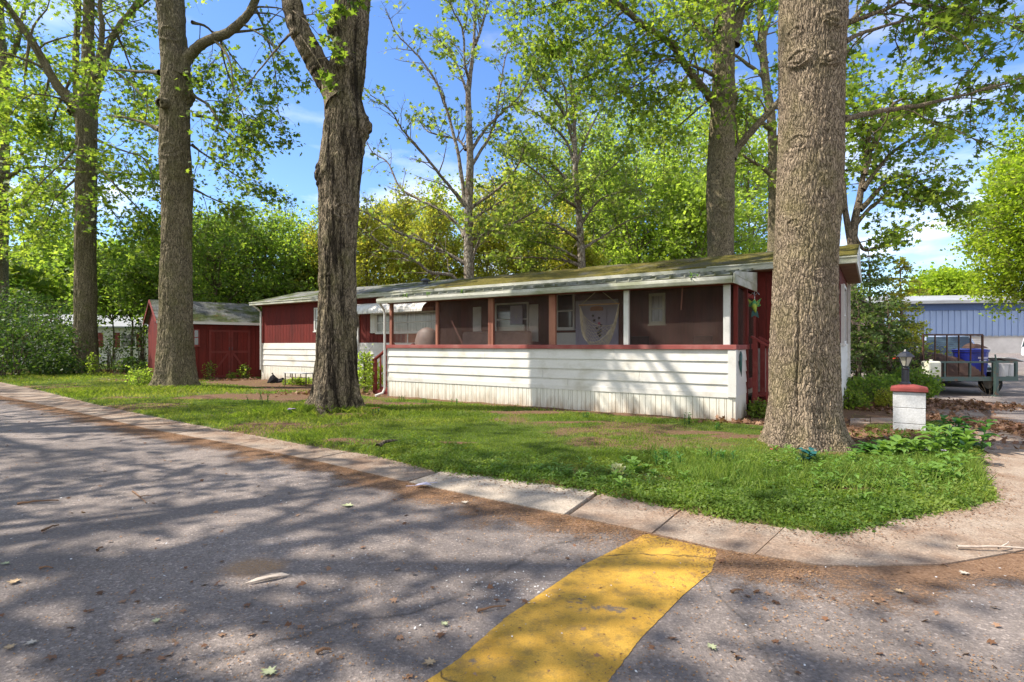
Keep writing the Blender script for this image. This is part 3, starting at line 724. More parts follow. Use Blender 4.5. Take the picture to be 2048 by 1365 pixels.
# --- corner oak (big trunk on the right)
A = lambda deg: math.radians(deg)
T = Tree(101); Y1 = 8.45
sp1 = spec([(935, 1618, 248), (915, 1618, 218), (890, 1614, 188), (865, 1610, 168), (834, 1608, 156), (788, 1609, 148), (700, 1608, 142), (600, 1609, 137), (500, 1612, 134),
            (400, 1617, 136), (300, 1621, 137), (200, 1623, 136), (100, 1624, 138), (0, 1625, 142), (-150, 1628, 136), (-400, 1634, 118), (-700, 1640, 90)], Y1)
def kz(py): return EYE - (py - HY) / F * 7.9
def ka(px): return -PI / 2 - math.atan2(4.6, Y1) + math.asin(max(-0.95, min(0.95, (px - 1618) / 72)))
knots = [(kz(100), ka(1592), 0.135, 0.075, 0.028), (kz(112), ka(1655), 0.105, 0.06, 0.024), (kz(30), ka(1662), 0.12, 0.06, 0.022), (kz(40), ka(1580), 0.1, 0.0, 0.012),
         (kz(272), ka(1590), 0.14, 0.02, 0.015), (kz(285), ka(1660), 0.10, 0.0, 0.005), (kz(352), ka(1648), 0.10, 0.0, 0.006), (kz(440), ka(1590), 0.095, 0.0, 0.012),
         (kz(545), ka(1650), 0.08, 0.0, 0.008), (kz(770), ka(1660), 0.07, -0.01, 0.012)]
V, Q = trunk_mesh(sp1, 420, 1000, 4, 0.42, 0.24, 7, 0.013, 26.0, knots, 0.022, phase=1.2, cracks=[(kz(835), kz(560), ka(1606), .035), (kz(690), kz(600), ka(1628), .012), (kz(330), kz(200), ka(1655), .012)])
T.addmesh(V, Q)
for l, r0, r1, nb in (([(1690, 84), (1728, 66, .3), (1810, 41, .8), (1892, 22, 1.4), (1974, 41, 2), (2080, 50, 2.4)], .035, .012, 9),
                  ([(1690, 48), (1769, 20, -.2), (1830, -12, -.4), (1930, -50, -.4), (2050, -80, 0)], .04, .012, 8),
                  ([(1685, 238), (1761, 223, .5), (1851, 209, 1.0), (1913, 195, 1.3), (1974, 178, 1.5), (2048, 154, 1.8), (2130, 120, 2)], .045, .014, 11)):
    P, R = T.limb(pts(l, Y1 + .3), r0, r1, 8, 24)
    T.sprout(P, R, nb + 3, 1.7, 12, 0.42, t0=0.18, up=-.05, droop=.5, nleaf=6, leafj=.06, side=(0.3, 0.6, -0.1))
top = at(1634, -400, Y1)
autocrown(T, (top.x, top.y, top.z - 1.2), 6.8, 9.8, 17, 11, 0.16, 8, 2.7, 8, 0.85, nleaf=7, leafj=.14, cull=lambda p: p[2] < 8.6)
finish_tree('oak_tree', T, (sp1[0][0], sp1[0][1], 0), 'huge oak with knot-scarred trunk at the street corner beside the white pillar', 'tree', LM['oak'], 0.10, BK['oakbig'])

# --- streaked oak with a forked top, centre left
T = Tree(102); Y2 = 13.1
sp2 = spec([(842, 665, 140), (826, 666, 118), (800, 669, 102), (770, 671, 91), (700, 673, 82), (600, 674, 79), (500, 675, 78), (420, 678, 82), (350, 678, 88), (300, 685, 90), (236, 690, 88),
            (190, 686, 80), (150, 694, 74), (100, 700, 68), (0, 706, 72), (-150, 712, 66), (-400, 716, 54)], Y2)
knots = [(at(0, 236, Y2 - .5).z, 0.1, 0.28, 0.16, 0.03), (at(0, 340, Y2 - .5).z, -2.8, 0.25, 0.07, 0.03), (at(0, 40, Y2 - .5).z, -2.9, 0.22, 0.16, 0.02), (at(0, 115, Y2 - .5).z, -1.6, 0.2, 0.0, 0.03),
         (at(0, 560, Y2 - .5).z, -1.9, 0.2, 0.0, 0.02), (at(0, 420, Y2 - .5).z, -1.0, 0.2, 0.02, 0.025), (at(0, 640, Y2 - .5).z, -0.2, 0.18, 0.04, 0.02), (at(0, 150, Y2).z, -2.6, 0.3, 0.07, 0.01)]
V, Q = trunk_mesh(sp2, 260, 700, 21, 0.78, 0.42, 4, 0.024, 12.0, knots, 0.06, phase=0.6)
T.addmesh(V, Q)
P, R = T.limb(pts([(680, 205), (648, 150), (622, 105, -.1), (597, 55, -.2), (583, 0, -.3), (572, -80, -.4), (540, -200, -.6)], Y2 - .15), .30, .20, 24, 60, 1.35, 0.02)
P2, R2 = T.limb(pts([(540, -200, -.6), (480, -300, -1), (380, -400, -2), (250, -460, -3)], Y2 - .15), .2, .03, 10, 20)
hole = lambda p: (lambda px, py: py > -60 and (px < 2400))(CX + p[0] / p[1] * F, HY - (p[2] - EYE) / p[1] * F) if p[1] > 0.5 else False
T.sprout(P2, R2, 7, 3.2, 7, 0.9, nleaf=4, leafj=.14, cull=hole)
P, R = T.limb(pts([(590, 60), (560, 90, -.5), (520, 140, -.9), (470, 200, -1.2)], Y2 - .4), .03, .01, 6, 14)
for l in ([(600, 70), (640, 130, -.3), (655, 170, -.4)], [(583, 20), (620, 50, -.5), (660, 100, -.8)], [(705, 30), (690, -10, -.8), (670, 40, -1.2)]):
    P, R = T.limb(pts(l, Y2 - .6), .014, .006, 5, 8); T.sprout(P, R, 2, .7, 5, .35, nleaf=4, leafj=.07)
top = at(716, -400, Y2)
autocrown(T, (top.x, top.y, top.z - 1.5), 8.2, 13.6, 20, 13, 0.17, 9, 3.2, 9, 0.9, nleaf=6, leafj=.15, cull=hole)
finish_tree('oak_tree', T, (sp2[0][0], sp2[0][1], 0), 'dark-streaked oak with burls and spreading roots standing before the left end of the porch', 'tree', LM['oak'], 0.14, BK['oakdark'])

# --- straight oak in front of the shed
T = Tree(103); Y3 = 19.6
sp3 = spec([(792, 355, 118), (780, 355, 102), (760, 354, 90), (734, 353, 82), (687, 352, 76), (594, 352, 70), (500, 353, 66), (420, 354, 66), (343, 352, 67), (229, 349, 63), (152, 352, 62), (76, 346, 57), (0, 341, 60),
            (-150, 338, 54), (-350, 336, 42)], Y3)
knots = [(at(0, 190, Y3).z, 0.35, 0.3, 0.16, 0.02), (at(0, 310, Y3).z, -1.4, 0.28, 0.03, 0.035), (at(0, 80, Y3).z, -1.3, 0.3, 0.03, 0.04), (at(0, 20, Y3).z, -1.5, 0.2, 0.03, 0.03),
         (at(0, 345, Y3).z, -0.9, 0.3, 0.03, 0.02), (at(0, 495, Y3).z, -1.8, 0.2, 0.0, 0.02), (at(0, 206, Y3).z, -2.2, 0.2, 0.08, 0.02)]
V, Q = trunk_mesh(sp3, 240, 640, 33, 0.42, 0.45, 5, 0.026, 10.0, knots, 0.04)
T.addmesh(V, Q)
a0 = at(330, 208, Y3 - .45); a1 = at(320, 206, Y3 - .75)
V, Q = tube_np(np.array([a0, (a0 + a1) / 2, a1, a1 + (a1 - a0) * .02]), np.array([.2, .175, .17, .12]), 16); T.addmesh(V, Q)
P, R = T.limb(pts([(362, 150), (377, 114), (411, 84, -.2), (457, 65, -.4), (491, 34, -.5), (507, 11, -.6), (530, -60, -.8), (560, -150, -1)], Y3 - .1), .20, .10, 16, 40, 1.6, .04)
T.sprout(P[12:], R[12:], 8, 2.6, 8, .8, t0=0.0, droop=.8, up=-.2, nleaf=4, leafj=.15, side=(.3, 0, -.2))
for l, r0, nb in (([(385, 190), (420, 215, -.4), (450, 262, -.8), (500, 300, -1)], .05, 8), ([(384, 45), (420, 60, .6), (470, 120, 1.2), (520, 190, 1.6)], .05, 8), ([(507, 11), (530, 60, .3), (550, 140, .5), (556, 230, .6)], .05, 8),
              ([(384, 290), (410, 310, .5), (470, 350, 1), (530, 390, 1.2)], .045, 7), ([(440, 72), (450, 130, .4), (480, 210, .6), (500, 270, .7)], .04, 7), ([(386, 230), (440, 240, 1), (500, 250, 1.5), (545, 300, 2)], .05, 8),
              ([(390, 380), (430, 400, .6), (480, 420, 1)], .04, 5)):
    P, R = T.limb(pts(l, Y3), r0, .012, 6, 14); T.sprout(P, R, nb, 1.9, 9, .6, t0=.15, droop=.7, up=-.12, nleaf=7, leafj=.14)
for l in ([(320, 146), (290, 144, .4), (240, 141, 1), (212, 138, 1.4)], [(320, 260), (270, 240, .6), (210, 230, 1.2)]):
    P, R = T.limb(pts(l, Y3), .08, .02, 6, 12); T.sprout(P, R, 4, 1.6, 6, .6, nleaf=4)
top = at(336, -350, Y3)
autocrown(T, (top.x, top.y, top.z - 3), 8, 17, 26, 11, 0.2, 8, 3.4, 9, 1.0, nleaf=5, leafj=.18)
finish_tree('oak_tree', T, (sp3[0][0], sp3[0][1], 0), 'straight oak with a sawn limb stub rising in front of the red shed', 'tree', LM['oak'], 0.14, BK['oak'])

# --- spreading oak, second from the left
T = Tree(104); Y4 = 29.6
sp4 = spec([(756, 171, 76), (748, 171, 64), (730, 171, 56), (660, 171, 50), (594, 171, 48), (495, 170.5, 47), (400, 172, 47), (343, 173, 46), (267, 173, 46), (229, 172, 48), (200, 174, 46), (160, 177, 30), (114, 176, 28), (0, 178, 24), (-200, 182, 16)], Y4)
V, Q = trunk_mesh(sp4, 150, 420, 44, 0.5, 0.5, 5, 0.03, 8.0, [(at(0, 300, Y4).z, -1.3, .4, .06, .03)], 0.04)
T.addmesh(V, Q)
lims = [([(152, 225), (143, 205), (114, 171, -.4), (88, 126, -.8), (57, 72, -1.2), (30, 34, -1.5), (4, 0, -1.8), (-60, -70, -2.4), (-140, -160, -3)], .30, .10),
        ([(172, 235), (185, 205), (198, 164, .3), (213, 107, .5), (236, 57, .8), (282, 0, 1.2), (330, -80, 1.6), (380, -170, 2)], .28, .10),
        ([(165, 210), (153, 180, .4), (152, 100, .6), (157, 0, 1), (150, -120, 1.4), (140, -220, 2)], .22, .08),
        ([(180, 200), (195, 130, -.6), (205, 60, -1), (200, 0, -1.4), (215, -120, -2)], .2, .07)]
for l, r0, r1 in lims:
    P, R = T.limb(pts(l, Y4), r0, r1, 12, 26, 1.3); T.sprout(P, R, 12, 4.2, 9, 1.1, t0=.3, droop=.5, nleaf=7, leafj=.24)
for l, r0, nb in (([(150, 232), (125, 200, -1.5), (60, 190, -3), (20, 230, -4)], .08, 10), ([(192, 280), (240, 300, -1), (290, 320, -2), (310, 380, -2)], .07, 9), ([(192, 120), (240, 150, -1), (290, 200, -2), (310, 260, -2.5)], .1, 10),
              ([(150, 300), (120, 330, -2), (70, 380, -3), (40, 430, -4)], .07, 9), ([(195, 330), (230, 370, -1), (280, 420, -1.5), (310, 450, -1)], .07, 9), ([(150, 140), (110, 230, 1), (90, 330, 2), (80, 420, 2)], .08, 10),
              ([(60, 80), (50, 160, 0), (60, 240, .5)], .08, 9), ([(100, 150), (90, 210, .5), (110, 290, 1)], .06, 8), ([(230, 60), (260, 130, 1), (280, 210, 1.5)], .08, 9),
              ([(150, 360), (110, 400, 1), (90, 450, 1.5), (60, 480, 2)], .05, 7), ([(197, 380), (230, 430, 1), (270, 470, 1.5)], .05, 7)):
    P, R = T.limb(pts(l, Y4), r0, .015, 6, 14); T.sprout(P, R, nb, 2.6, 10, .85, t0=.1, droop=.6, up=-.05, nleaf=9, leafj=.22)
top = at(180, -60, Y4)
autocrown(T, (top.x, top.y, top.z), 7, 22, 28, 4, 0.18, 5, 4.0, 8, 1.1, nleaf=4, leafj=.22)
finish_tree('oak_tree', T, (sp4[0][0], sp4[0][1], 0), 'tall oak whose trunk splits into a wide V of limbs', 'tree', LM['maple'], 0.18, BK['oak'])

# --- leftmost trunk at the picture edge
T = Tree(105); Y5 = 38
sp5 = spec([(735, -4, 54), (700, -4, 50), (560, -4, 44), (420, -3, 44), (330, -2, 46), (200, 0, 42), (130, 6, 26), (60, 0, 22), (-100, -6, 16)], Y5)
V, Q = trunk_mesh(sp5, 90, 260, 55, 0.4, 0.5, 5, 0.04, 5.0, [], 0.05); T.addmesh(V, Q)
for l, r0, nb in (([(8, 160), (20, 120), (38, 76, -.5), (45, 30, -1), (60, -40, -1)], .3, 9), ([(10, 285), (30, 262), (76, 248, -1), (145, 232, -2)], .16, 7), ([(12, 330), (35, 315), (57, 301, -1), (91, 293, -2), (150, 285, -3)], .16, 8),
              ([(12, 356), (30, 347), (57, 335, -1), (152, 339, -2), (267, 349, -2), (316, 347, -2)], .17, 12), ([(10, 420), (60, 410, -1), (140, 430, -2)], .08, 8), ([(8, 140), (40, 130, -1), (85, 110, -2)], .1, 8), ([(-5, 60), (-60, 0, -1), (-120, -40, -2)], .2, 9), ([(40, 300), (80, 380, -1), (100, 460, -1)], .06, 9), ([(15, 380), (40, 440, -1), (50, 500, -1)], .06, 8)):
    P, R = T.limb(pts(l, Y5), r0, .03, 8, 20); T.sprout(P, R, nb, 3.2, 9, 1.1, t0=.15, droop=.4, nleaf=9, leafj=.28)
finish_tree('oak_tree', T, (sp5[0][0], sp5[0][1], 0), 'oak trunk at the very left edge with low horizontal limbs', 'tree', LM['maple'], 0.21, BK['oak'])

# --- big oak behind the home
T = Tree(106); Y6 = 20.5
sp6 = spec([(776, 1440, 76), (700, 1441, 64), (560, 1441, 58), (492, 1441, 54), (430, 1441, 56), (369, 1441, 56), (300, 1443, 54), (250, 1444, 52), (205, 1447, 50), (123, 1448, 44), (60, 1450, 40), (0, 1455, 32), (-150, 1465, 24), (-350, 1475, 16)], Y6)
knots = [(at(0, 200, Y6).z, -0.4, .25, .1, .02), (at(0, 320, Y6).z, -1.0, .22, .02, .03), (at(0, 345, Y6).z, -0.2, .15, .1, .02), (at(0, 420, Y6).z, -1.5, .25, .03, .03), (at(0, 180, Y6).z, -1.9, .25, -.05, .03)]
V, Q = trunk_mesh(sp6, 160, 420, 66, 0.3, 0.5, 5, 0.02, 9.0, knots, 0.05); T.addmesh(V, Q)
for l, r0, r1, nb in (([(1434, 225), (1424, 200), (1406, 176, -.3), (1373, 135, -.6), (1352, 98, -.9), (1315, 70, -1.2), (1274, 41, -1.5), (1225, 0, -1.8), (1160, -50, -2.2)], .17, .08, 19),
                  ([(1442, 130), (1434, 105), (1406, 66, .4), (1381, 25, .8), (1365, 0, 1), (1330, -90, 1.4)], .2, .08, 11),
                  ([(1462, 315), (1475, 297), (1500, 267, -.2), (1550, 212, -.5), (1600, 150, -.8), (1660, 90, -1.4), (1740, 0, -1.8)], .17, .08, 12),
                  ([(1440, 60), (1436, 20), (1432, -60, .4), (1420, -150, .8)], .22, .08, 9), ([(1465, 90), (1480, 30), (1500, -30, -.5), (1540, -120, -1)], .22, .08, 10),
                  ([(1425, 150), (1380, 130, -1), (1330, 120, -1.8), (1290, 160, -2), (1230, 190, -2.2)], .06, .02, 12), ([(1380, 145), (1350, 180, -.8), (1300, 215, -1.4)], .05, .02, 10), ([(1300, 62), (1270, 90, -.5), (1220, 130, -.8), (1160, 160, -1)], .05, .02, 12),
                  ([(1250, 20), (1200, 60, 0), (1150, 90, .3), (1110, 120, .4)], .05, .02, 13), ([(1260, 30), (1220, 10, -.6), (1150, 0, -1), (1070, 20, -1.2)], .05, .02, 13), ([(1230, 10), (1160, -20, 1), (1080, -10, 1.2), (1030, 30, 1.4)], .04, .02, 9), ([(1430, 190), (1400, 215, .8), (1360, 250, 1.2), (1320, 290, 1.4)], .05, .02, 9), ([(1340, 90), (1380, 60, -1.4), (1400, 20, -2)], .05, .02, 10)):
    P, R = T.limb(pts(l, Y6), r0, r1, 10, 24, 1.3); T.sprout(P, R, nb, 2.6, 9, .75, t0=.2, droop=.45, nleaf=7, leafj=.18)
finish_tree('oak_tree', T, (sp6[0][0], sp6[0][1], 0), 'bright leafy oak with a forked trunk rising behind the mossy roof', 'tree', LM['maple'], 0.145, BK['oak'])

# --- thinner oak just beyond it
T = Tree(107); Y7 = 27
sp7 = spec([(752, 1546, 44), (600, 1546, 36), (500, 1547, 26), (369, 1546, 20), (246, 1543, 19), (164, 1532, 18), (82, 1524, 16), (0, 1519, 13), (-150, 1515, 9)], Y7)
V, Q = trunk_mesh(sp7, 60, 160, 77, 0.3, 0.5, 5, 0.015, 8.0, [], 0.05); T.addmesh(V, Q)
for l in ([(1540, 190), (1523, 152), (1482, 119), (1440, 90), (1400, 40)], [(1545, 260), (1500, 230, -1), (1480, 200, -1)], [(1524, 90), (1540, 40), (1570, -30)], [(1546, 290), (1590, 240), (1680, 190), (1740, 170, -1)], [(1546, 350), (1500, 320), (1470, 300)], [(1530, 130), (1500, 60), (1490, 0)],
          [(1546, 330), (1620, 290), (1700, 260, -1), (1760, 250, -2)], [(1546, 400), (1620, 360), (1700, 340, -1), (1770, 330, -2)]):
    P, R = T.limb(pts(l, Y7), .13, .03, 8, 18); T.sprout(P, R, 9, 3.0, 8, .9, t0=.2, nleaf=5, leafj=.2)
finish_tree('oak_tree', T, (sp7[0][0], sp7[0][1], 0), 'slender oak glimpsed just left of the corner tree, behind the home', 'tree', LM['maple'], 0.2, BK['oak'])

# --- two sycamores with pale branches
T = Tree(108); Y8 = 27.5
sp8 = spec([(755, 938, 24), (600, 938, 22), (540, 938, 21), (430, 937, 18), (330, 940, 15), (250, 938, 13), (180, 937, 11), (100, 947, 7), (30, 950, 5), (-60, 958, 3)], Y8)
V, Q = trunk_mesh(sp8, 40, 140, 88, 0.2, 0.5, 4, 0.012, 8.0, [], 0.06); T.addmesh(V, Q)
sy = [[(932, 600), (905, 553), (862, 546), (835, 525), (800, 505), (780, 500), (740, 470), (712, 452)], [(932, 528), (900, 510), (850, 485), (800, 467), (755, 440), (725, 422), (712, 420)],
      [(930, 475), (915, 450), (880, 420), (840, 400), (800, 375), (775, 325), (745, 305), (727, 268)], [(931, 412), (905, 380), (880, 350), (840, 300), (805, 260), (780, 220), (740, 190)],
      [(930, 405), (918, 320), (905, 260), (880, 180), (850, 130), (820, 95), (795, 70), (770, 20)], [(936, 190), (925, 160), (905, 110), (880, 85), (850, 60)], [(940, 165), (930, 130), (925, 60), (905, 20), (895, -20)],
      [(944, 478), (980, 465), (1040, 440), (1090, 410), (1125, 380), (1160, 370)], [(944, 440), (975, 420), (1010, 400), (1040, 395)], [(944, 415), (1000, 375), (1030, 340), (1045, 310), (1050, 290)], [(943, 300), (970, 260), (1000, 230), (1040, 190), (1060, 150), (1065, 110)],
      [(944, 330), (985, 260), (1000, 180), (1010, 120), (1030, 70)], [(944, 520), (955, 490), (965, 470), (990, 460)], [(950, 90), (965, 50), (975, 0), (990, -60)], [(932, 300), (915, 280), (860, 265), (840, 245)]]
for k, l in enumerate(sy):
    l = [(x, y, (k % 3 - 1) * 0.5 * j) for j, (x, y) in enumerate(l)]
    P, R = T.limb(pts(l, Y8), .11 if k < 5 else .085, .02, 7, 34, 1.3)
    T.sprout(P, R, 15, 1.8, 6, .55, t0=.15, up=.25, droop=.1, nleaf=1 if k < 5 else 3, leafj=.14, rB=.5)
finish_tree('sycamore_tree', T, (sp8[0][0], sp8[0][1], 0), 'sparse sycamore with bare pale limbs against open sky, rising above the porch roof', 'tree', LM['syc'], 0.19, BK['syc'])
T = Tree(109); Y9 = 31
sp9 = spec([(746, 1164, 20), (600, 1164, 17), (530, 1163, 16), (430, 1158, 14), (370, 1152, 12), (300, 1150, 9), (200, 1146, 7), (80, 1135, 5)], Y9)
V, Q = trunk_mesh(sp9, 36, 120, 99, 0.2, 0.5, 4, 0.01, 8.0, [], 0.06); T.addmesh(V, Q)
sy = [[(1155, 415), (1115, 390), (1080, 350), (1045, 325), (1000, 300)], [(1152, 385), (1125, 350), (1095, 320), (1060, 305), (1035, 300)], [(1150, 330), (1130, 280), (1090, 240), (1050, 215), (1010, 205)], [(1150, 300), (1135, 240), (1130, 180), (1105, 130), (1080, 80)],
      [(1158, 400), (1190, 360), (1230, 330), (1260, 290)], [(1152, 330), (1175, 270), (1200, 220), (1220, 170)], [(1158, 480), (1110, 450), (1060, 445), (1000, 450)], [(1160, 520), (1100, 490), (1040, 480)], [(1162, 500), (1210, 470), (1260, 440), (1300, 430)], [(1155, 460), (1200, 400), (1260, 380)], [(1158, 530), (1120, 520), (1060, 515), (1000, 520)], [(1148, 220), (1170, 150), (1180, 90)], [(1146, 260), (1110, 200), (1080, 170), (1070, 130)]]
for k, l in enumerate(sy):
    l = [(x, y, (k % 3 - 1) * 0.5 * j) for j, (x, y) in enumerate(l)]
    P, R = T.limb(pts(l, Y9), .10, .02, 6, 26, 1.3); T.sprout(P, R, 13, 2.2, 8, .7, t0=.1, up=.2, droop=.15, nleaf=6, leafj=.22, rB=.4)
finish_tree('sycamore_tree', T, (sp9[0][0], sp9[0][1], 0), 'fuller sycamore right of the bare one, trunk meeting the ridge of the mossy roof', 'tree', LM['syc'], 0.18, BK['syc'])

# --- generic crowned trees
def gtree(name, x, y, h, r, zlo, label, leaf, lsize, bk, seed, tr=0.2, n=9, nb=9, lb=None, ncl=9, lc=1.1, nleaf=5, leafj=.28, cat='tree', lobed=False, group=None, droop=.35, cull=None, layers=3, tilt=.9, flat=.6):
    T = Tree(seed); rg = T.rg; lb = lb or r * .55
    P, R = T.limb([(x, y, -0.05), (x + .1, y, h * .33), (x - .1, y + .1, h * .66), (x, y, h * .93)], tr, tr * .15, 10, 24, 1.5)
    for L in range(layers):
        f = (L + .3) / layers; z0 = zlo + (h - zlo) * f * .8
        env = r * math.sqrt(max(0.05, 1 - (2 * f - .85) ** 2 * .72))
        for k in range(n):
            a = 2 * PI * (k + rg.random()) / n + L; rr = env * (.55 + .45 * rg.random())
            s0 = np.array([x, y, max(z0 - r * .25, zlo * .5 + .3)]); e = np.array([x + math.cos(a) * rr, y + math.sin(a) * rr, z0 + (h - zlo) * (.05 + .22 * rg.random())])
            q, Rr = T.limb([s0, s0 * .5 + e * .5 + np.array([0, 0, r * .08]), e], tr * .35, .015, 5, 9)
            if cull is not None and cull(q[5]): continue
            T.sprout(q, Rr, nb, lb, ncl, lc, t0=.25, droop=droop, nleaf=nleaf, leafj=leafj, k=4, flat=flat)
    return finish_tree(name, T, (x, y, 0), label, cat, leaf, lsize, bk, lobed, group, tilt=tilt)

def gx(px, Y): return (px - CX) / F * Y
# shading oaks across the street (they throw the dapple on the road)
SHADE = [(-11.8, 3.6, 16, 6.0, 401), (-20, 9.8, 18.5, 7.8, 402), (-6.8, -3.2, 14.5, 5.4, 403), (-29, 17, 18, 7.0, 404), (-39, 25, 19, 8.5, 406)]
inview = lambda p: p[1] > 0 and abs(p[0]) < p[1] * .97 and p[2] < EYE + .66 * p[1]
for k, (x, y, h, r, s) in enumerate(SHADE):
    gtree('oak_tree', x, y, h, r, 6.2, ['oak nearest the camera on the far verge', 'second oak along the far verge', 'oak behind the viewer on the left', 'fourth oak along the far verge', 'farthest oak along the far verge of the street'][k],
          LM['oak'], .24, BK['oak'], s, tr=.45, n=7, nb=7, ncl=7, lc=.9, nleaf=3, leafj=.22, group='oaks on the far verge of the street', cull=inview, layers=3)
# ---------------------------------------------------------------- the home
def hl(px, py, ly):
    """pixel on the plane y=ly of the home -> local (x, z)"""
    r = (px - CX) / F
    x = (r * (P0[1] + ly * EY[1]) - P0[0] - ly * EY[0]) / (EX[0] - r * EX[1])
    return x, EYE - (py - HY) / F * (P0[1] + x * EX[1] + ly * EY[1])
def he(px, py, lx):
    """pixel on the plane x=lx of the home -> local (y, z)"""
    r = (px - CX) / F
    y = (r * (P0[1] + lx * EX[1]) - P0[0] - lx * EX[0]) / (EY[0] - r * EY[1])
    return y, EYE - (py - HY) / F * (P0[1] + lx * EX[1] + y * EY[1])

XL, XR, YF, YB = -20.4, 1.72, 2.4, 6.35      # body of the home; porch fills x -9.96..0, y 0..2.4
home = empty('mobile_home', (P0[0], P0[1], 0), RZ, 'long red and white mobile home with a mossy roof and screened porch', 'mobile home')

def siding(mb, x0, x1, y, z0, z1, n, axis='x', t=0.030, joints=()):
    """lapped boards facing -y (axis x) or +x / -x (axis y: y is then the x position and sign in t)"""
    h = (z1 - z0) / n
    for k in range(n):
        a, b = z0 + k * h, z0 + (k + 1) * h + 0.012
        cuts = [x0] + sorted([x0 + (x1 - x0) * j for j in joints if int(j * 97) % n == k]) + [x1]
        for c0, c1 in zip(cuts[:-1], cuts[1:]):
            if c1 != x1: c1 -= 0.006
            if axis == 'x':
                mb.hexa([(c0, y - t, a), (c1, y - t, a), (c1, y + .02, a), (c0, y + .02, a)], [(c0, y - .002, b), (c1, y - .002, b), (c1, y + .02, b), (c0, y + .02, b)])
            else:
                s = 1 if t > 0 else -1; tt = abs(t)
                p = [(y - s * .02, c0), (y + s * tt, c0), (y + s * tt, c1), (y - s * .02, c1)]; q = [(y - s * .02, c0), (y + s * .002, c0), (y + s * .002, c1), (y - s * .02, c1)]
                if s < 0: p, q = p[::-1], q[::-1]
                mb.hexa([(u, v_, a) for u, v_ in p], [(u, v_, b) for u, v_ in q])
def ribs(mb, x0, x1, y, z0, z1, step=0.1, w_=0.03, t=0.007, axis='x', s=-1):
    x = x0
    while x < x1 - .03:
        adv = step * (0.72 + random.random() * .5) * (1 if random.random() > .3 else .4); ww = min(adv - .012, x1 - x); t_ = t
        if axis == 'x': mb.box(x, x + ww, y - t, y, z0, z1)
        else: mb.box(*(sorted((y, y + s * t))), x, x + ww, z0, z1)
        x += adv
def boards(mb, x0, x1, y, z0, z1, wd=0.2, gap=0.014, t=0.02, axis='x', s=-1):
    x = x0
    while x < x1 - 0.01:
        e = min(x + wd, x1)
        if axis == 'x': mb.box(x, e - gap, y - t, y, z0, z1)
        else: mb.box(*(sorted((y, y + s * t))), x, e - gap, z0, z1)
        x = e
ZE = 3.42
# core walls (dark behind the claddings)
b = MB(); b.box(XL + .03, XR - .03, YF + .03, YB - .03, .45, 3.40)
b.build('wall', M['inner'], home)
b = MB(); boards(b, XL, -10.0, YF + .028, 1.66, 3.36, .2); boards(b, .02, XR, YF + .028, 1.5, 3.40, .2)
boards(b, YF + .04, YB, XR - .028, 1.62, 3.40, .2, axis='y', s=1); boards(b, YF + .04, YB, XL + .028, 1.6, 3.36, .2, axis='y', s=-1)
boards(b, XL, XR, YB + .0, 1.6, 3.4, .2)
b.build('red_cladding', M['red'], home)
b = MB(); siding(b, XL, -10.0, YF, .70, 1.66, 4, joints=(.31, .56, .8)); siding(b, YF, YB, XL, .6, 1.6, 4, 'y', -.022)
b.build('white_siding', M['white'], home)
b = MB(); siding(b, .02, XR, YF, .55, 1.5, 5)
siding(b, YF, YB, XR, .4, 1.62, 6, 'y', .022)
b.build('white_siding', M['white'], home)
b = MB(); b.box(XL, -10.0, YF - .005, YF + .03, .02, .70); ribs(b, XL, -10, YF - .005, .03, .70); b.build('skirting', M['skirt'], home)
b = MB(); b.box(.02, XR, YF - .005, YF + .03, .02, .55); b.build('skirting', M['skirt'], home)
b = MB(); b.box(XR - .03, XR + .004, YF + .04, YB, .02, .4); b.build('skirting', M['skirt'], home)
b = MB(); b.box(XL - .004, XL + .03, YF + .04, YB, .02, .6)
b.build('skirting', M['skirt'], home)
# shingled roof, mossy to the right, shedding with a low gable
ridge_y = (YF + YB) / 2; OV = .32
def roofpart(name, x0, x1, mat):
    ns, V, Fq = int((x1 - x0) / .12) + 1, [], []
    ys_ = np.linspace(YF - OV, ridge_y, 22); yb = np.linspace(ridge_y, YB + OV, 16)[1:]
    yy = np.r_[ys_, yb]; xx = np.linspace(x0, x1, ns)
    XX, YY = np.meshgrid(xx, yy); ZZ = ZE + .08 + (1 - np.abs(YY - ridge_y) / (ridge_y - YF + OV)) * .60
    ZZ = ZZ + (fbm(XX * 5, YY * 5, seed=70) - .5) * (.07 if mat is M['mossroof'] else .02) + (fbm(XX * .8, YY * .8, seed=71) - .5) * .05
    n1, n2 = len(xx), len(yy)
    top = np.stack([XX, YY, ZZ], -1).reshape(-1, 3); bot = top - np.array([0, 0, .07])
    i = (np.arange(n2 - 1)[:, None] * n1 + np.arange(n1 - 1)).ravel(); q = np.stack([i, i + 1, i + n1 + 1, i + n1], -1)
    m_ = len(top); e = np.arange(n1 - 1); s1 = np.stack([e, e + m_, e + 1 + m_, e + 1], -1); l = (n2 - 1) * n1; s2 = np.stack([l + e, l + e + 1, l + e + 1 + m_, l + e + m_], -1)
    f = np.arange(n2 - 1) * n1; s3 = np.stack([f, f + n1, f + n1 + m_, f + m_], -1); g_ = f + n1 - 1; s4 = np.stack([g_, g_ + m_, g_ + n1 + m_, g_ + n1], -1)
    o_ = npmesh(name, np.vstack([top, bot]), [q, (q + m_)[:, ::-1], s1, s2, s3, s4], mat, home)
    return o_
r1 = roofpart('roof', XL - .25, -10.4, M['shingle']); r1['label'] = 'grey shingled end of the roof'
r2 = roofpart('roof', -10.395, XR + .32, M['mossroof']); r2['label'] = 'mossy shingled end of the roof'
b = MB()
b.box(XL - .3, -9.9, YF - OV - .10, YF - OV + .01, ZE - .09, ZE + .03)
b.box(XL - .3, -9.9, YF - OV - .12, YF - OV - .10, ZE + .01, ZE + .045)
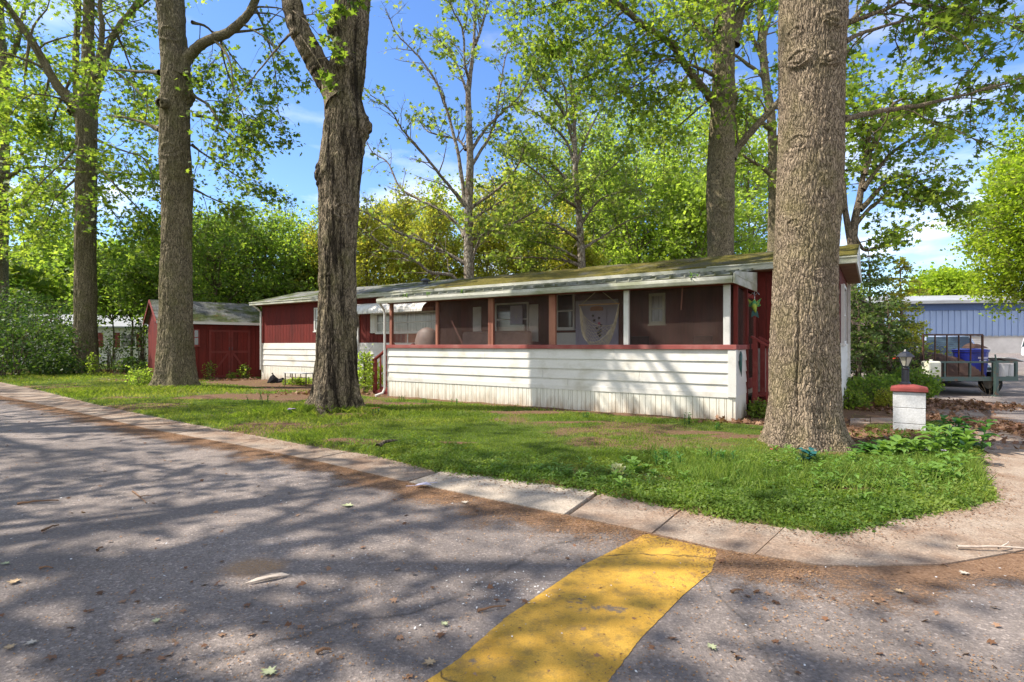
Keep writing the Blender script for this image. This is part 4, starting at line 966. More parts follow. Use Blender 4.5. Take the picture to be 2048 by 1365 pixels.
b.build('gutter', M['oldwhite'], home, bev=.008)
b = MB(); b.box(-1.05, XR + .33, YF - OV - .11, YF - OV + .01, ZE - .08, ZE + .06); b.box(-1.05, XR + .33, YF - OV - .13, YF - OV - .11, ZE + .04, ZE + .075)
b.build('gutter', M['oldwhite'], home, bev=.008)
b = MB(); b.box(-9.9, -1.05, YF - OV - .035, YF - OV, ZE - .07, ZE + .055)
b.build('fascia', M['oldwhite'], home)
b = MB(); b.box(XL - .2, XR + .3, YF - OV + .01, YF + .02, ZE - .09, ZE - .06); b.box(XR, XR + .3, YF, YB + .2, ZE - .09, ZE - .06)
b.build('soffit', M['soffit'], home)
# gable ends: bargeboard with white boards
for xe, s in ((XR + .30, 1), (XL - .27, -1)):
    b = MB(); x0, x1 = sorted((xe, xe + s * .03))
    yf, yb, zt = YF - OV - .08, YB + OV, ZE + .66
    b.prism([(yf, ZE - .09), (yb, ZE - .09), (yb, ZE + .05), (ridge_y, zt), (yf, ZE + .05)], x0, x1)
    for k in range(1, 4):
        zz = ZE - .02 + k * .15; hw_ = (zt - zz) / .61 * (ridge_y - yf) * .95
        b.box(*(sorted((xe + s * .03, xe + s * .036))), ridge_y - hw_, ridge_y + hw_, zz, zz + .012)
    b.build('gable', M['trim'], home)
b = MB()
for x in np.arange(XL + .2, -10.4, .34): b.box(x, x + .2, ridge_y - 2.25, ridge_y - 2.2, ZE + .155, ZE + .163)
# roof vent
vx, vz = hl(851, 571, 3.6)
b = MB(); b.lathe([(.10, ZE + .3), (.10, ZE + .56), (.19, ZE + .565), (.19, ZE + .60), (.12, ZE + .65), (.02, ZE + .68)], 14, (vx, 3.6)); b.box(vx - .22, vx + .22, 3.4, 3.8, ZE + .3, ZE + .46)
b.build('roof_vent', M['black'], home, bev=.01)

def window(parent, x0, x1, z0, z1, y, fm, gm, fw=.06, bars=1, axis='x', s=-1, depth=.05):
    """framed window on a wall plane; the pane is a sub-part"""
    b = MB()
    def bx(a, c, zz0, zz1, d0, d1):
        if axis == 'x': b.box(a, c, *sorted((y + s * d0, y + s * d1)), zz0, zz1)
        else: b.box(*sorted((y + s * d0, y + s * d1)), a, c, zz0, zz1)
    bx(x0, x0 + fw, z0, z1, 0, depth); bx(x1 - fw, x1, z0, z1, 0, depth); bx(x0 + fw, x1 - fw, z1 - fw, z1, 0, depth); bx(x0 + fw, x1 - fw, z0, z0 + fw, 0, depth)
    bx(x0 - .02, x1 + .02, z0 - .04, z0 - .002, 0, depth + .03)
    for k in range(bars): zz = z0 + (z1 - z0) * (k + 1) / (bars + 1); bx(x0 + fw, x1 - fw, zz - .018, zz + .018, 0, depth - .015)
    f = b.build('window', fm, parent)
    b = MB(); bx(x0 + fw, x1 - fw, z0 + fw, z1 - fw, .005, depth - .03)
    b.build('pane', gm, f)
    return f
def shutter(parent, x0, x1, z0, z1, y, mat):
    b = MB(); b.box(x0, x1, y - .03, y, z0, z1); z = z0 + .05
    while z < z1 - .06:
        b.hexa([(x0 + .04, y - .045, z), (x1 - .04, y - .045, z), (x1 - .04, y - .028, z), (x0 + .04, y - .028, z)], [(x0 + .04, y - .032, z + .05), (x1 - .04, y - .032, z + .05), (x1 - .04, y - .028, z + .05), (x0 + .04, y - .028, z + .05)]); z += .06
    return b.build('shutter', mat, parent)
YW = YF - .02
# left length: window seen beside the streaked trunk, door, window under the awning
xa, z1 = hl(629, 614, YW); xb, _ = hl(668, 614, YW); window(home, xa, xb, 2.15, 3.1, YF + .0, M['trim'], M['curtain'])
xa, z1 = hl(701, 630, YW); xb, z0 = hl(718, 780, YW)
b = MB(); b.box(xa - .35, xb, YW - .04, YW + .02, .55, z1); b.box(xa - .40, xa - .35, YW - .06, YW + .02, .5, z1 + .05)
d = b.build('door', M['trim'], home, bev=.005)
b = MB(); b.lathe([(.035, 1.45), (.035, 1.52)], 10, (xb - .1, YW - .07)); b.build('handle', M['chrome'], d)
xa, zt = hl(753, 627, YW); xb, zb = hl(787, 666, YW)
window(home, xa, -9.98, zb, zt, YF + .0, M['trim'], M['curtain'], .05)
xs0, _ = hl(742, 627, YW); shutter(home, xs0, xa - .01, zb, zt, YW - .005, M['white'])
# curved awning of white slats
x0, zt = hl(709, 612, YW - .1); x1 = -9.97; zt += .05
b = MB(); k = 9; n_ = 16
for i in range(n_):
    xx0, xx1 = x0 + (x1 - x0) * i / n_, x0 + (x1 - x0) * (i + .93) / n_
    prof = [(YW - math.sin(PI / 2 * j / 8) * .85, zt - (1 - math.cos(PI / 2 * j / 8)) * .42) for j in range(9)]
    prof2 = [(y + .012, z - .02) for y, z in prof]
    b.prism(prof + prof2[::-1], xx0, xx1)
b.build('awning', M['white'], home)
# right end window in the end wall, its downspout
ya, z1 = he(1678, 585, XR); 
window(home, 2.75, 3.85, 1.62, 2.98, XR + .0, M['trim'], M['glass'], .07, axis='y', s=1, depth=.07)
b = MB(); b.box(XR - .0, XR + .07, YB - .1, YB + .02, .7, 3.3); b.build('corner_trim', M['trim'], home)

# ---- porch
PX0, ZS, ZR = -9.96, .55, 1.50
b = MB(); siding(b, PX0, -.02, 0, ZS, ZR - .0, 4, joints=(.13, .37, .55, .62, .80, .74)); siding(b, .0, 1.15, 0.0, ZS, ZR, 4, 'y', .022); siding(b, 0, 2.38, PX0, ZS, ZR, 4, 'y', -.022)
b.box(PX0, -.02, -.03, -.005, ZS - .03, ZS + .075)
b.build('porch_siding', M['white'], home)
b = MB(); b.box(PX0, -.02, .0, .04, .03, ZS); ribs(b, PX0 + .02, -.05, .0, .04, ZS - .03, .115, .045, .014); b.box(PX0, -.02, -.02, .0, .025, .05)
b.box(-.02, .01, .0, 1.15, .03, ZS); b.box(PX0, PX0 + .03, .04, 2.38, .03, ZS)
b.build('porch_skirting', M['skirt'], home)
b = MB(); b.box(PX0, .06, -.02, .05, -.02, .035); b.build('base_board', M['wood'], home)
b = MB(); b.box(PX0 - .02, .04, -.06, .10, ZR, ZR + .10); b.box(-.06, .05, .10, 1.2, ZR, ZR + .10); b.box(PX0 - .03, PX0 + .1, .10, 2.35, ZR, ZR + .10)
b.build('sill_rail', M['rail'], home, bev=.008)
b = MB(); b.box(-.13, .035, -.045, .10, ZS - .02, ZR - .002); b.build('corner_board', M['trim'], home, bev=.006)
ZT = 2.83
for px, wd, mat in ((781, .10, 'woodpost'), (873, .075, 'woodpost'), (981, .15, 'woodpost'), (1104, .17, 'woodpost'), (1252, .12, 'trim'), (1453, .13, 'trim')):
    x, _ = hl(px, 640, 0)
    b = MB(); b.box(x - wd / 2, x + wd / 2, .0, .09, ZR + .10, ZT)
    if wd > .14: b.box(x - .012, x + .012, -.012, .0, ZR + .1, ZT); b.box(x - wd / 2, x - wd / 2 + .03, -.008, 0, ZR + .1, ZT)
    b.build('post', M[mat], home, bev=.005)
b = MB(); b.box(PX0, .04, .0, .1, ZT, 2.96); b.box(-.06, .04, .1, 2.35, ZT, 2.93); b.build('beam', M['redtrim'], home)
xs_ = [hl(p, 640, 0)[0] for p in (781, 873, 981, 1104, 1252, 1453)]
for a, c in zip(xs_[:-1], xs_[1:]):
    b = MB(); b.add([(a, .05, ZR + .1), (c, .05, ZR + .1), (c, .05, ZT), (a, .05, ZT)], [(0, 1, 2, 3)]); b.build('screen', M['screen'], home)
b = MB(); pr = [(.16, ZR + .1), (1.1, ZR + .1), (1.1, 2.62), (1.02, 2.74), (.16, 2.8)]
b.add([(-.01, y, z) for y, z in pr], [tuple(range(5))]); b.build('screen', M['screen'], home)
b = MB(); b.box(-.05, .03, 1.1, 1.2, .3, ZT); b.box(-.05, .03, 2.25, 2.37, .3, ZT); b.box(-.05, .03, .1, .16, ZR + .1, ZT); b.build('post', M['red'], home)
b = MB(); b.box(PX0, .0, .1, 2.38, .50, .60); b.build('porch_floor', M['wood'], home)
b = MB(); b.hexa([(PX0, .1, 2.84), (0, .1, 2.84), (0, 2.36, 3.2), (PX0, 2.36, 3.2)], [(PX0, .1, 2.86), (0, .1, 2.86), (0, 2.36, 3.22), (PX0, 2.36, 3.22)]); b.build('porch_ceiling', M['inner'], home)
b = MB()
b.prism([(-.32, 2.83), (-.20, 2.83), (-.20, 2.97), (-.22, 2.97), (-.34, 2.97), (-.345, 2.90)], PX0 - .12, .02)
b.build('gutter', M['oldwhite'], home, bev=.006)
# ribbed metal porch roof with raised seams
b = MB(); s_ = lambda y: 2.995 + (y + .30) * .152
x = PX0 - .1
while x < .0:
    e = min(x + .305, .02)
    b.hexa([(x, -.30, s_(-.3) - .01), (e - .02, -.30, s_(-.3) - .01), (e - .02, 2.1, s_(2.1) - .01), (x, 2.1, s_(2.1) - .01)], [(x, -.30, s_(-.3) + .004), (e - .02, -.30, s_(-.3) + .004), (e - .02, 2.1, s_(2.1) + .004), (x, 2.1, s_(2.1) + .004)])
    b.hexa([(e - .035, -.31, s_(-.3) - .01), (e, -.31, s_(-.3) - .01), (e, 2.1, s_(2.1) - .01), (e - .035, 2.1, s_(2.1) - .01)], [(e - .03, -.31, s_(-.3) + .05), (e - .005, -.31, s_(-.3) + .05), (e - .005, 2.1, s_(2.1) + .045), (e - .03, 2.1, s_(2.1) + .045)])
    x += .305
b.build('porch_roof', M['metalroof'], home)
b = MB(); b.box(PX0, .0, -.18, -.12, 2.95, 2.985); b.build('drip_board', M['soffit'], home)
b = MB(); b.prism([(-.33, 2.82), (2.15, 2.84), (2.15, 3.30), (-.1, 3.07), (-.33, 3.02)], .03, .06); b.box(.058, .066, -.33, 2.15, 2.99, 3.0); b.build('porch_gable', M['oldwhite'], home)
# downspout at the far porch corner
b = MB(); b.tube([(PX0 - .05, -.27, 2.85), (PX0 - .05, -.1, 2.66), (PX0 - .05, -.06, 2.5), (PX0 - .05, -.06, .28), (PX0 - .08, -.12, .14), (PX0 - .15, -.34, .07)], .036, 10)
b.build('downspout', M['trim'], home, smooth=False)
xg, _ = hl(514, 625, YF - OV)
b = MB(); b.tube([(XL - .1, YF - .38, 3.36), (XL - .0, YF - .2, 3.2), (XL + .02, YF - .06, 3.05), (XL + .02, YF - .06, .5)], .04, 8); b.build('downspout', M['trim'], home)
# back wall of the porch: doors, windows, shutters
YI = YF + .03
for a, c, t_, bt, mt in ((785, 818, 608, 690, 'glass'), (992, 1058, 608, 672, 'glass'), (1114, 1150, 588, 658, 'glass')):
    x0, zt = hl(a, t_, YI); x1, zb = hl(c, bt, YI); window(home, x0, x1, max(zb, 1.6), zt, YI, M['trim'], M[mt], .05, 1)
x0, zt = hl(1299, 588, YI); x1, zb = hl(1331, 648, YI); window(home, x0, x1, zb, zt, YI, M['jug'], M['curtain'], .07, 1)
for a, c in ((947, 963), (1059, 1077)):
    x0, _ = hl(a, 600, YI); x1, _ = hl(c, 600, YI); shutter(home, x0, x1, 1.7, 2.82, YI, M['white'])
x0, zt = hl(1158, 588, YI); x1, _ = hl(1232, 588, YI)
b = MB(); b.box(x0, x1, YI - .05, YI, .6, 2.78); b.box(x0 - .08, x0, YI - .06, YI, .6, 2.86); b.box(x1, x1 + .08, YI - .06, YI, .6, 2.86); b.box(x0, x1, YI - .06, YI, 2.78, 2.86)
b.build('door', M['lilac'], home, bev=.004)
x0, _ = hl(1112, 600, YI); x1, _ = hl(1156, 600, YI); b = MB(); b.box(x0, x1, YI - .035, YI - .005, .6, 1.95); b.build('wall_panel', M['white'], home)
x0, _ = hl(812, 600, YI); x1, _ = hl(868, 600, YI); b = MB(); b.box(x0, x1, YI - .03, YI - .005, .6, 2.9); b.build('wall_panel', M['woodpost'], home)
# red side door beyond the steps, on the end of the porch
b = MB(); b.box(-.03, .02, 1.25, 1.33, .62, 2.75); b.box(-.03, .02, 2.13, 2.21, .62, 2.75); b.box(-.03, .02, 1.33, 2.13, 2.66, 2.75); b.box(-.03, .02, 1.33, 2.13, 1.5, 1.62); b.box(-.03, .02, 1.33, 2.13, .62, .85)
d = b.build('screen_door', M['redtrim'], home, bev=.004)
b = MB(); b.add([(0, 1.33, .85), (0, 2.13, .85), (0, 2.13, 2.66), (0, 1.33, 2.66)], [(0, 1, 2, 3)]); b.build('screen', M['screen'], d)
b = MB(); b.bar((.05, 1.4, 1.5), (.05, 1.4, 1.62), .02); b.build('handle', M['black'], d)

def hp(x, y, z): wx, wy = H(x, y); return (wx, wy, z)
# ---- things in and around the porch
def steps(loc, rz, n, wd, label, tr, zt=.6, post_z=None):
    r = empty('wooden_steps', loc, rz, label, 'steps')
    for k in range(n):
        z = zt * (n - k) / (n + 1)
        b = MB(); b.box(k * .29, k * .29 + .31, 0, wd, z - .04, z); b.build('tread', M['redtrim'], r, bev=.005)
    for y in (-.04, wd):
        b = MB(); b.prism([(0, 0.0), (n * .29, 0.0), (n * .29, zt / (n + 1) - .045), (0, zt * n / (n + 1) - .045)], y, y + .04, 'y'); b.build('stringer', M['redtrim'], r)
        for x in ((.03, n * .29 - .1) if y < 0 else (.03, n * .29 - .1)):
            zz = zt + 1.1 - x * .62
            b = MB(); b.box(x, x + .1, y - .06, y + .04, 0.0, zz); b.build('post', M['redtrim'], r, bev=.004)
        b = MB(); b.bar((0, y - .01, zt + 1.13), (n * .29 + .12, y - .01, zt + 1.13 - (n * .29) * .62 - .05), .12, .05); b.build('handrail', M['redtrim'], r, bev=.006)
        for q in (.3, .55): 
            if q < n * .29 - .12: b = MB(); b.box(q, q + .04, y - .03, y + .01, zt * (1 - q / (n * .29)) * .8, zt + 1.08 - q * .62); b.build('baluster', M['redtrim'], r)
    return r
steps(hp(.09, 1.3, .05), RZ, 3, .92, 'red wooden steps with handrails behind the corner tree', 1)
steps(hp(PX0 - .06, 1.15, .05), RZ + PI, 3, .85, 'short red steps with one slanted rail beside the porch downspout', 1, .45)

# hammock chair hanging in the fourth bay
hx0, hz = hl(1158, 611, .9); hx1, _ = hl(1239, 611, .9); hxm = (hx0 + hx1) / 2
hc = empty('hammock_chair', hp(hxm, .9, hz), RZ, 'cream rope hammock chair hanging in front of the pale door', 'hammock chair')
hwid = (hx1 - hx0) / 2
b = MB(); b.tube([(-hwid, 0, 0), (hwid, 0, 0)], .018, 8); b.build('spreader_bar', M['dowel'], hc)
b = MB(); b.tube([(-hwid + .05, 0, 0), (0, 0, .38)], .008, 5); b.tube([(hwid - .05, 0, 0), (0, 0, .38)], .008, 5); b.tube([(0, 0, .38), (0, 0, .6)], .008, 5); b.build('hanging_rope', M['rope'], hc)
b = MB(); nu, nv = 17, 15
def hm(u, v_):
    s = u * 2 - 1; zb = -1.16 * (1 - abs(s) ** 2.6) ** .5 - .02
    y = (v_ - .5) * .75 * (1 - abs(s) ** 3); zz = zb * (1 - .55 * abs(v_ - .5) * 2 * (1 if v_ > .5 else .35))
    return (s * hwid * (.97 - .22 * (zz / -1.16) ** 1.5), y, zz)
for i in range(nu):
    for j in range(nv):
        a = hm(i / nu, j / nv + (.5 / nv if i % 2 else 0)); 
        for dj in (0, 1):
            c = hm((i + 1) / nu, (j + dj) / nv + (0 if i % 2 else -.5 / nv + (0)) if i % 2 == 0 else (j + dj) / nv)
            b.tube([a, c], .0055, 3, False)
for v_ in (0, 1): b.tube([hm(i / 24, v_) for i in range(25)], .009, 5)
b.build('net', M['rope'], hc)

# banner with a little arched sign
bx0, bz1 = hl(1179, 617, YI - .08); bx1, bz0 = hl(1209, 664, YI - .08)
bn = empty('door_banner', hp((bx0 + bx1) / 2, YI - .08, bz1), RZ, 'pale cloth banner with dark blossoms under a small wooden arch on the door', 'banner')
wdt = bx1 - bx0
b = MB(); b.box(-wdt * .62, wdt * .62, -.005, .003, bz0 - bz1 - .3, .05); b.build('cloth', M['lilac'], bn)
b = MB(); n_ = 10; V = [(math.cos(PI * i / n_) * wdt * .42, math.sin(PI * i / n_) * .05) for i in range(n_ + 1)]
b.prism([(x, z) for x, z in V] + [(-wdt * .42, -.08), (wdt * .42, -.08)], -.025, -.006, 'y'); b.build('arch_sign', M['orange'], bn)
for k in range(9):
    b = MB(); cx, cz, rr = random.uniform(-.3, .3) * wdt, -.22 - .07 * k + random.uniform(-.02, .02), .045 + .02 * random.random()
    b.prism([(cx + rr * (1 if i % 2 else .55) * math.cos(2 * PI * i / 10), cz + rr * (1 if i % 2 else .55) * math.sin(2 * PI * i / 10)) for i in range(10)], -.012, -.006, 'y')
    b.build('blossom', M['pink'] if k == 3 else M['dark'], bn)
# white note on the wall
x0, z1 = hl(1021, 612, YI - .08); x1, z0 = hl(1045, 649, YI - .08)
pn = empty('wall_plaque', hp((x0 + x1) / 2, YI - .09, z0), RZ, 'square grey picture with a pale spray, hung in the third porch bay', 'picture')
b = MB(); b.box(-(x1 - x0) / 2, (x1 - x0) / 2, 0, .02, 0, z1 - z0); b.build('panel', M['lilac'], pn, bev=.003)
b = MB()
for k in range(8): a = k * PI / 4; b.bar((0, -.004, (z1 - z0) * .4), (math.cos(a) * .12, -.004, (z1 - z0) * .4 + math.sin(a) * .17), .014, .006)
b.build('spray', M['white'], pn)
# dark chairs inside
def chair(px, label, mat, tilt):
    x, _ = hl(px, 680, 1.5); r = empty('porch_chair', hp(x, 1.5, .6), RZ + tilt, label, 'chair', 'dark chairs on the screened porch')
    b = MB(); b.box(-.27, .27, -.25, .25, .38, .43); b.build('seat', M[mat], r, bev=.02)
    b = MB(); b.hexa([(-.26, .22, .43), (.26, .22, .43), (.26, .27, .43), (-.26, .27, .43)], [(-.24, .34, 1.22), (.24, .34, 1.22), (.24, .38, 1.22), (-.24, .38, 1.22)]); b.build('backrest', M[mat], r, bev=.02)
    for sx in (-1, 1):
        b = MB(); b.box(sx * .27 - .025, sx * .27 + .025, -.25, .28, .60, .64); b.build('armrest', M[mat], r, bev=.01)
        for sy in (-1, 1): b = MB(); b.bar((sx * .25, sy * .23, 0), (sx * .26, sy * .23, .62 if sy < 0 else .4), .035); b.build('leg', M[mat], r)
chair(1275, 'dark chair behind the screen, nearer the hammock chair', 'dark', .2)
chair(1395, 'dark chair behind the screen next to the porch corner', 'dark', -.1)
# pale covered seat behind the first and second bays
x, _ = hl(850, 680, 1.4)
s_o = empty('covered_grill', hp(x, 1.5, .6), RZ, 'domed pale cover standing behind the screen of the first porch bay', 'grill cover')
b = MB(); b.lathe([(.42, 0), (.43, .7), (.42, 1.15), (.34, 1.4), (.2, 1.52), (.02, 1.57)], 18, (0, 0), 1.1, .7); b.build('cover', paint('tan_canvas', (.17, .12, .10), (.11, .08, .07), 4), s_o, smooth=True)
b = MB(); b.lathe([(.435, .66), (.45, .68), (.435, .70)], 18, (0, 0), 1.1, .7); b.build('hem', M['dark'], s_o)
x, _ = hl(905, 680, 1.5); x2, _ = hl(1040, 680, 1.5)
so = empty('porch_sofa', hp((x + x2) / 2, 1.75, .6), RZ, 'long tan draped sofa along the porch wall behind the second and third bays', 'sofa')
b = MB(); b.box((x - x2) / 2, (x2 - x) / 2, -.4, .35, .02, .45); b.build('seat', paint('tan_throw', (.24, .16, .13), (.12, .08, .07), 1.6), so, bev=.06)
b = MB(); b.box((x - x2) / 2, (x2 - x) / 2, .2, .45, .451, 1.42); b.build('backrest', paint('tan_throw_back', (.27, .18, .15), (.12, .08, .07), 1.6), so, bev=.08)
# loose stick hanging in the last bay
x, z = hl(1365, 575, .3); x2, z2 = hl(1362, 620, .3)
st = MB(); st.bar((0, 0, 0), (x2 - x, 0, z2 - z), .03, .02)
o = st.build('hanging_slat', M['woodpost']); o.location = hp(x, .3, z); o.rotation_euler = (0, 0, RZ); tag(o, 'thin broken slat dangling in the last porch bay', 'slat')
# painted metal bird hanging by the side door
x, z = hl(1509, 622, 1.1)
bp = he(1509, 604, .12)
lz = empty('wall_ornament', (at(1509, 604, 12.0).x, 12.0, at(1509, 604, 12.0).z), RZ, 'yellow and green painted bird ornament hanging by the red side door', 'ornament')
b = MB(); b.tube([(0, 0, .22), (0, .01, .1), (0, 0, .02)], .005, 4); b.tube([(-.1, 0, .14), (-.03, 0, .2), (0, 0, .13), (.06, 0, .2), (.1, 0, .15)], .008, 5); b.build('hanger', M['chrome'], lz)
b = MB(); b.tube([(.0, 0, .05), (-.02, 0, -.05), (.0, 0, -.16), (.03, 0, -.24)], [.02, .06, .05, .01], 10); b.build('body', M['yellow_leaf'], lz, smooth=True)
for s in (-1, 1): b = MB(); b.prism([(0, -.02), (s * .14, .07), (s * .10, -.03), (s * .13, -.09), (s * .05, -.12), (0, -.14)], -.006, .006, 'y'); b.build('wing', M['yellow_leaf'], lz)
b = MB(); b.prism([(-.05, -.2), (.06, -.2), (.09, -.36), (.0, -.3), (-.07, -.34)], -.006, .006, 'y'); b.build('tail', M['teal'], lz)
# small green lizard on the porch end
y_, z_ = he(1480, 730, .03)
o = empty('lizard_ornament', hp(.045, min(max(y_, .3), .9), z_), RZ, 'little green metal lizard fixed to the white end of the porch', 'ornament')
b = MB(); b.tube([(0, 0, .28), (.0, .02, .2), (.0, -.03, .05), (.0, .02, -.12), (0, .06, -.25)], [.012, .03, .035, .02, .004], 8); b.build('body', M['teal'], o, smooth=True)
for z, s in ((.16, 1), (.16, -1), (-.04, 1), (-.04, -1)): b = MB(); b.tube([(0, 0, z), (.0, s * .07, z + .03), (0, s * .09, z - .05)], .008, 5); b.build('leg', M['teal'], o)

# dead branch on the roof
tb = Tree(7)
P, R = tb.limb([(-2.6, 2.9, 3.72), (-2.2, 3.0, 3.75), (-1.8, 3.3, 3.84), (-1.5, 3.5, 3.9)], .012, .004, 5, 10)
for i in (2, 4, 6): tb.limb([tuple(P[i]), tuple(P[i] + np.array([-.2, .25, .1])), tuple(P[i] + np.array([-.45, .35, .12]))], .006, .003, 4, 6)
o = npmesh('fallen_branch', np.concatenate(tb.V), [np.concatenate(tb.Q)], BK['thin']); o.location = (P0[0], P0[1], 0); o.rotation_euler = (0, 0, RZ); tag(o, 'dead forked twig lying on the mossy roof', 'branch')

# ---------------------------------------------------------------- red shed
def rot2(a): c, s = math.cos(a), math.sin(a); return lambda x, y: (x * c - y * s, x * s + y * c)
sa = math.atan2(.654, .757); SP = (-15.2, 23.55)
shed = empty('garden_shed', (SP[0], SP[1], 0), sa, 'barn-red shed with crossbraced double doors and grey shingles', 'shed')
SW, SD, SE, SR = 4.15, 3.3, 2.66, 3.62
b = MB(); b.box(0.02, SW - .02, .02, SD - .02, 0, SE); b.prism([(0.02, SE), (SD - .02, SE), (SD / 2, SR - .06)], 0.02, SW - .02)
boards(b, 0, SW, .02, .02, SE, .3, .02, .022); boards(b, 0, SD, .02, .02, SE, .3, .016, .022, 'y', -1)
b.prism([(0.0, SE), (SD, SE), (SD / 2, SR - .05)], -.005, .02)
b.build('wall', M['red'], shed)
b = MB()
for s in (0, 1):
    y0 = -.28 if s == 0 else SD + .28; y1 = SD / 2
    zz = SE - .06
    n_ = 15
    for k in range(n_):
        f0, f1 = k / n_, (k + 1) / n_
        a0, a1 = y0 + (y1 - y0) * f0, y0 + (y1 - y0) * (f1 + .02); c0, c1 = zz + (SR - zz) * f0, zz + (SR - zz) * f1
        b.hexa([(-.15, a0, c0), (SW + .15, a0, c0), (SW + .15, a1, c1), (-.15, a1, c1)][::1 if s == 0 else -1], [(-.15, a0, c0 + .045), (SW + .15, a0, c0 + .045), (SW + .15, a1, c1 + .035), (-.15, a1, c1 + .035)][::1 if s == 0 else -1])
b.build('roof', M['shingle'], shed)
b = MB(); b.box(-.16, SW + .16, -.32, -.285, SE - .14, SE - .03); b.build('fascia', M['trim'], shed)
b = MB(); b.bar((-.17, -.28, SE - .1), (-.17, SD / 2, SR - .03), .03, .12); b.bar((-.17, SD + .28, SE - .1), (-.17, SD / 2, SR - .03), .03, .12); b.build('bargeboard', M['redtrim'], shed)
# px -> shed x on its front plane
def sx(px):
    r = (px - CX) / F; c, s = math.cos(sa), math.sin(sa)
    return (r * SP[1] - SP[0]) / (c - r * s)
d0, d1, dm = sx(417), sx(500), sx(461)
for a, c, hs_ in ((d0, dm, 1), (dm, d1, -1)):
    b = MB(); boards(b, a + .01, c - .01, -.012, .1, 2.28, .28, .012, .03)
    dr = b.build('door', M['red'], shed)
    b = MB(); y = -.043
    b.box(a + .01, a + .1, y - .02, y, .1, 2.28); b.box(c - .1, c - .01, y - .02, y, .1, 2.28); b.box(a + .1, c - .1, y - .02, y, .1, .2); b.box(a + .1, c - .1, y - .02, y, 1.22, 1.32); b.box(a + .1, c - .1, y - .02, y, 2.19, 2.28)
    p0_, p1_ = ((a + .1, .2), (c - .1, 1.22)) if hs_ > 0 else ((c - .1, .2), (a + .1, 1.22))
    b.bar((p0_[0], y - .01, p0_[1]), (p1_[0], y - .01, p1_[1]), .02, .09)
    b.build('brace', M['redmid'], dr)
    b = MB(); b.box((c - .07) if hs_ > 0 else a + .05, (c - .05) if hs_ > 0 else a + .07, -.09, -.06, 1.35, 1.5); b.build('handle', M['black'], dr)
window(shed, sx(386), sx(399), 1.55, 2.3, -.0, M['redtrim'], M['carglass'], .05, 1)
# ---------------------------------------------------------------- pillar, lantern
px0, py0 = gnd(1818, 868)
pil = empty('gate_pillar', (px0, py0, 0.02), -.62, 'white block pillar with a brick-red cap at the corner of the side street', 'pillar')
b = MB(); hw_ = .235; zj = [0, .19, .468, .746]
for k in range(3): b.box(-hw_ + (k % 2) * .002, hw_ - (k % 2) * .002, -hw_, hw_, zj[k], zj[k + 1] - .008)
b.build('column', M['pillar'], pil, bev=.006)
b = MB(); b.box(-hw_ + .02, hw_ - .02, -hw_ + .02, hw_ - .02, 0, .744); b.build('mortar', M['wood'], pil)
b = MB(); c_ = .27; b.hexa([(-c_, -c_, .748), (c_, -c_, .748), (c_, c_, .748), (-c_, c_, .748)], [(-c_, -c_, .82), (c_, -c_, .82), (c_, c_, .82), (-c_, c_, .82)])
b.hexa([(-c_ + .004, -c_ + .004, .821), (c_ - .004, -c_ + .004, .821), (c_ - .004, c_ - .004, .821), (-c_ + .004, c_ - .004, .821)], [(-.07, -.07, .872), (.07, -.07, .872), (.07, .07, .872), (-.07, .07, .872)])
b.build('cap', M['cap'], pil, bev=.012)
ln = empty('garden_lantern', (px0 - .05, py0 + .02, .895), 0, 'small black lantern with frosted panes on the pillar cap', 'lantern')
b = MB(); b.lathe([(.10, -.01), (.10, .02), (.062, .05), (.058, .28), (.075, .30), (.045, .33), (.04, .35)], 16); 
for k in range(10): a = 2 * PI * k / 10; b.tube([(.06 * math.cos(a), .06 * math.sin(a), .05), (.058 * math.cos(a), .058 * math.sin(a), .28)], .009, 5)
b.build('post', M['black'], ln)
b = MB(); b.lathe([(.06, .352), (.135, .52)], 6); b.build('pane', M['amber'], ln)
b = MB()
for k in range(6): a = 2 * PI * k / 6; b.tube([(.063 * math.cos(a), .063 * math.sin(a), .345), (.14 * math.cos(a), .14 * math.sin(a), .525)], .008, 5)
b.lathe([(.17, .522), (.165, .545), (.10, .60), (.04, .625), (.03, .645), (.012, .67)], 6); b.lathe([(.07, .335), (.07, .352)], 12)
b.build('frame', M['black'], ln); ln.scale = (.86, .86, .93)

# ---------------------------------------------------------------- utility trailer and its load
UY = 17.0; UX = gx(1952, UY)
ut = empty('utility_trailer', (UX, UY, 0), 0.03, 'green angle-iron utility trailer with a tall mesh ramp, parked on the side street', 'trailer')
L0, L1, D, Zb, Zr = gx(1855, UY) - UX, gx(2036, UY) - UX, 2.6, .57, 1.06
b = MB(); b.box(L0, L1, 0, D, Zb - .04, Zb + .0); b.build('deck', M['wood'], ut)
b = MB(); 
b.bar((L0, -.02, Zb - .03), (L1, -.02, Zb - .03), .06, .13); b.bar((L0, D, Zb - .03), (L1, D, Zb - .03), .06, .13); b.bar((L0, 0, Zb - .03), (L0, D, Zb - .03), .06, .13); b.bar((L1, 0, Zb - .03), (L1, D, Zb - .03), .06, .13)
b.build('chassis', M['greenmetal'], ut)
b = MB()
for (xa, ya, xb, yb) in ((L0, 0, L1 - .02, 0), (L0, D, L1, D), (L0, 0, L0, D), (L1, 0, L1, D)): b.bar((xa, ya, Zr), (xb, yb, Zr), .055)
for x in (L0 + .02, L0 + .5, (L0 + L1) / 2 - .1, L1 - .75, L1 - .03):
    b.bar((x, 0, Zb), (x, 0, Zr), .055 if x < L1 - .8 else .07); b.bar((x, D, Zb), (x, D, Zr), .05)
b.build('side_rail', M['greenmetal'], ut)
g0, g1 = gx(1849, UY) - UX, gx(1971, UY) - UX; gz = EYE + (690 - 670) / F * UY
b = MB(); b.bar((g0, .1, gz), (g1, .1, gz), .06, .05)
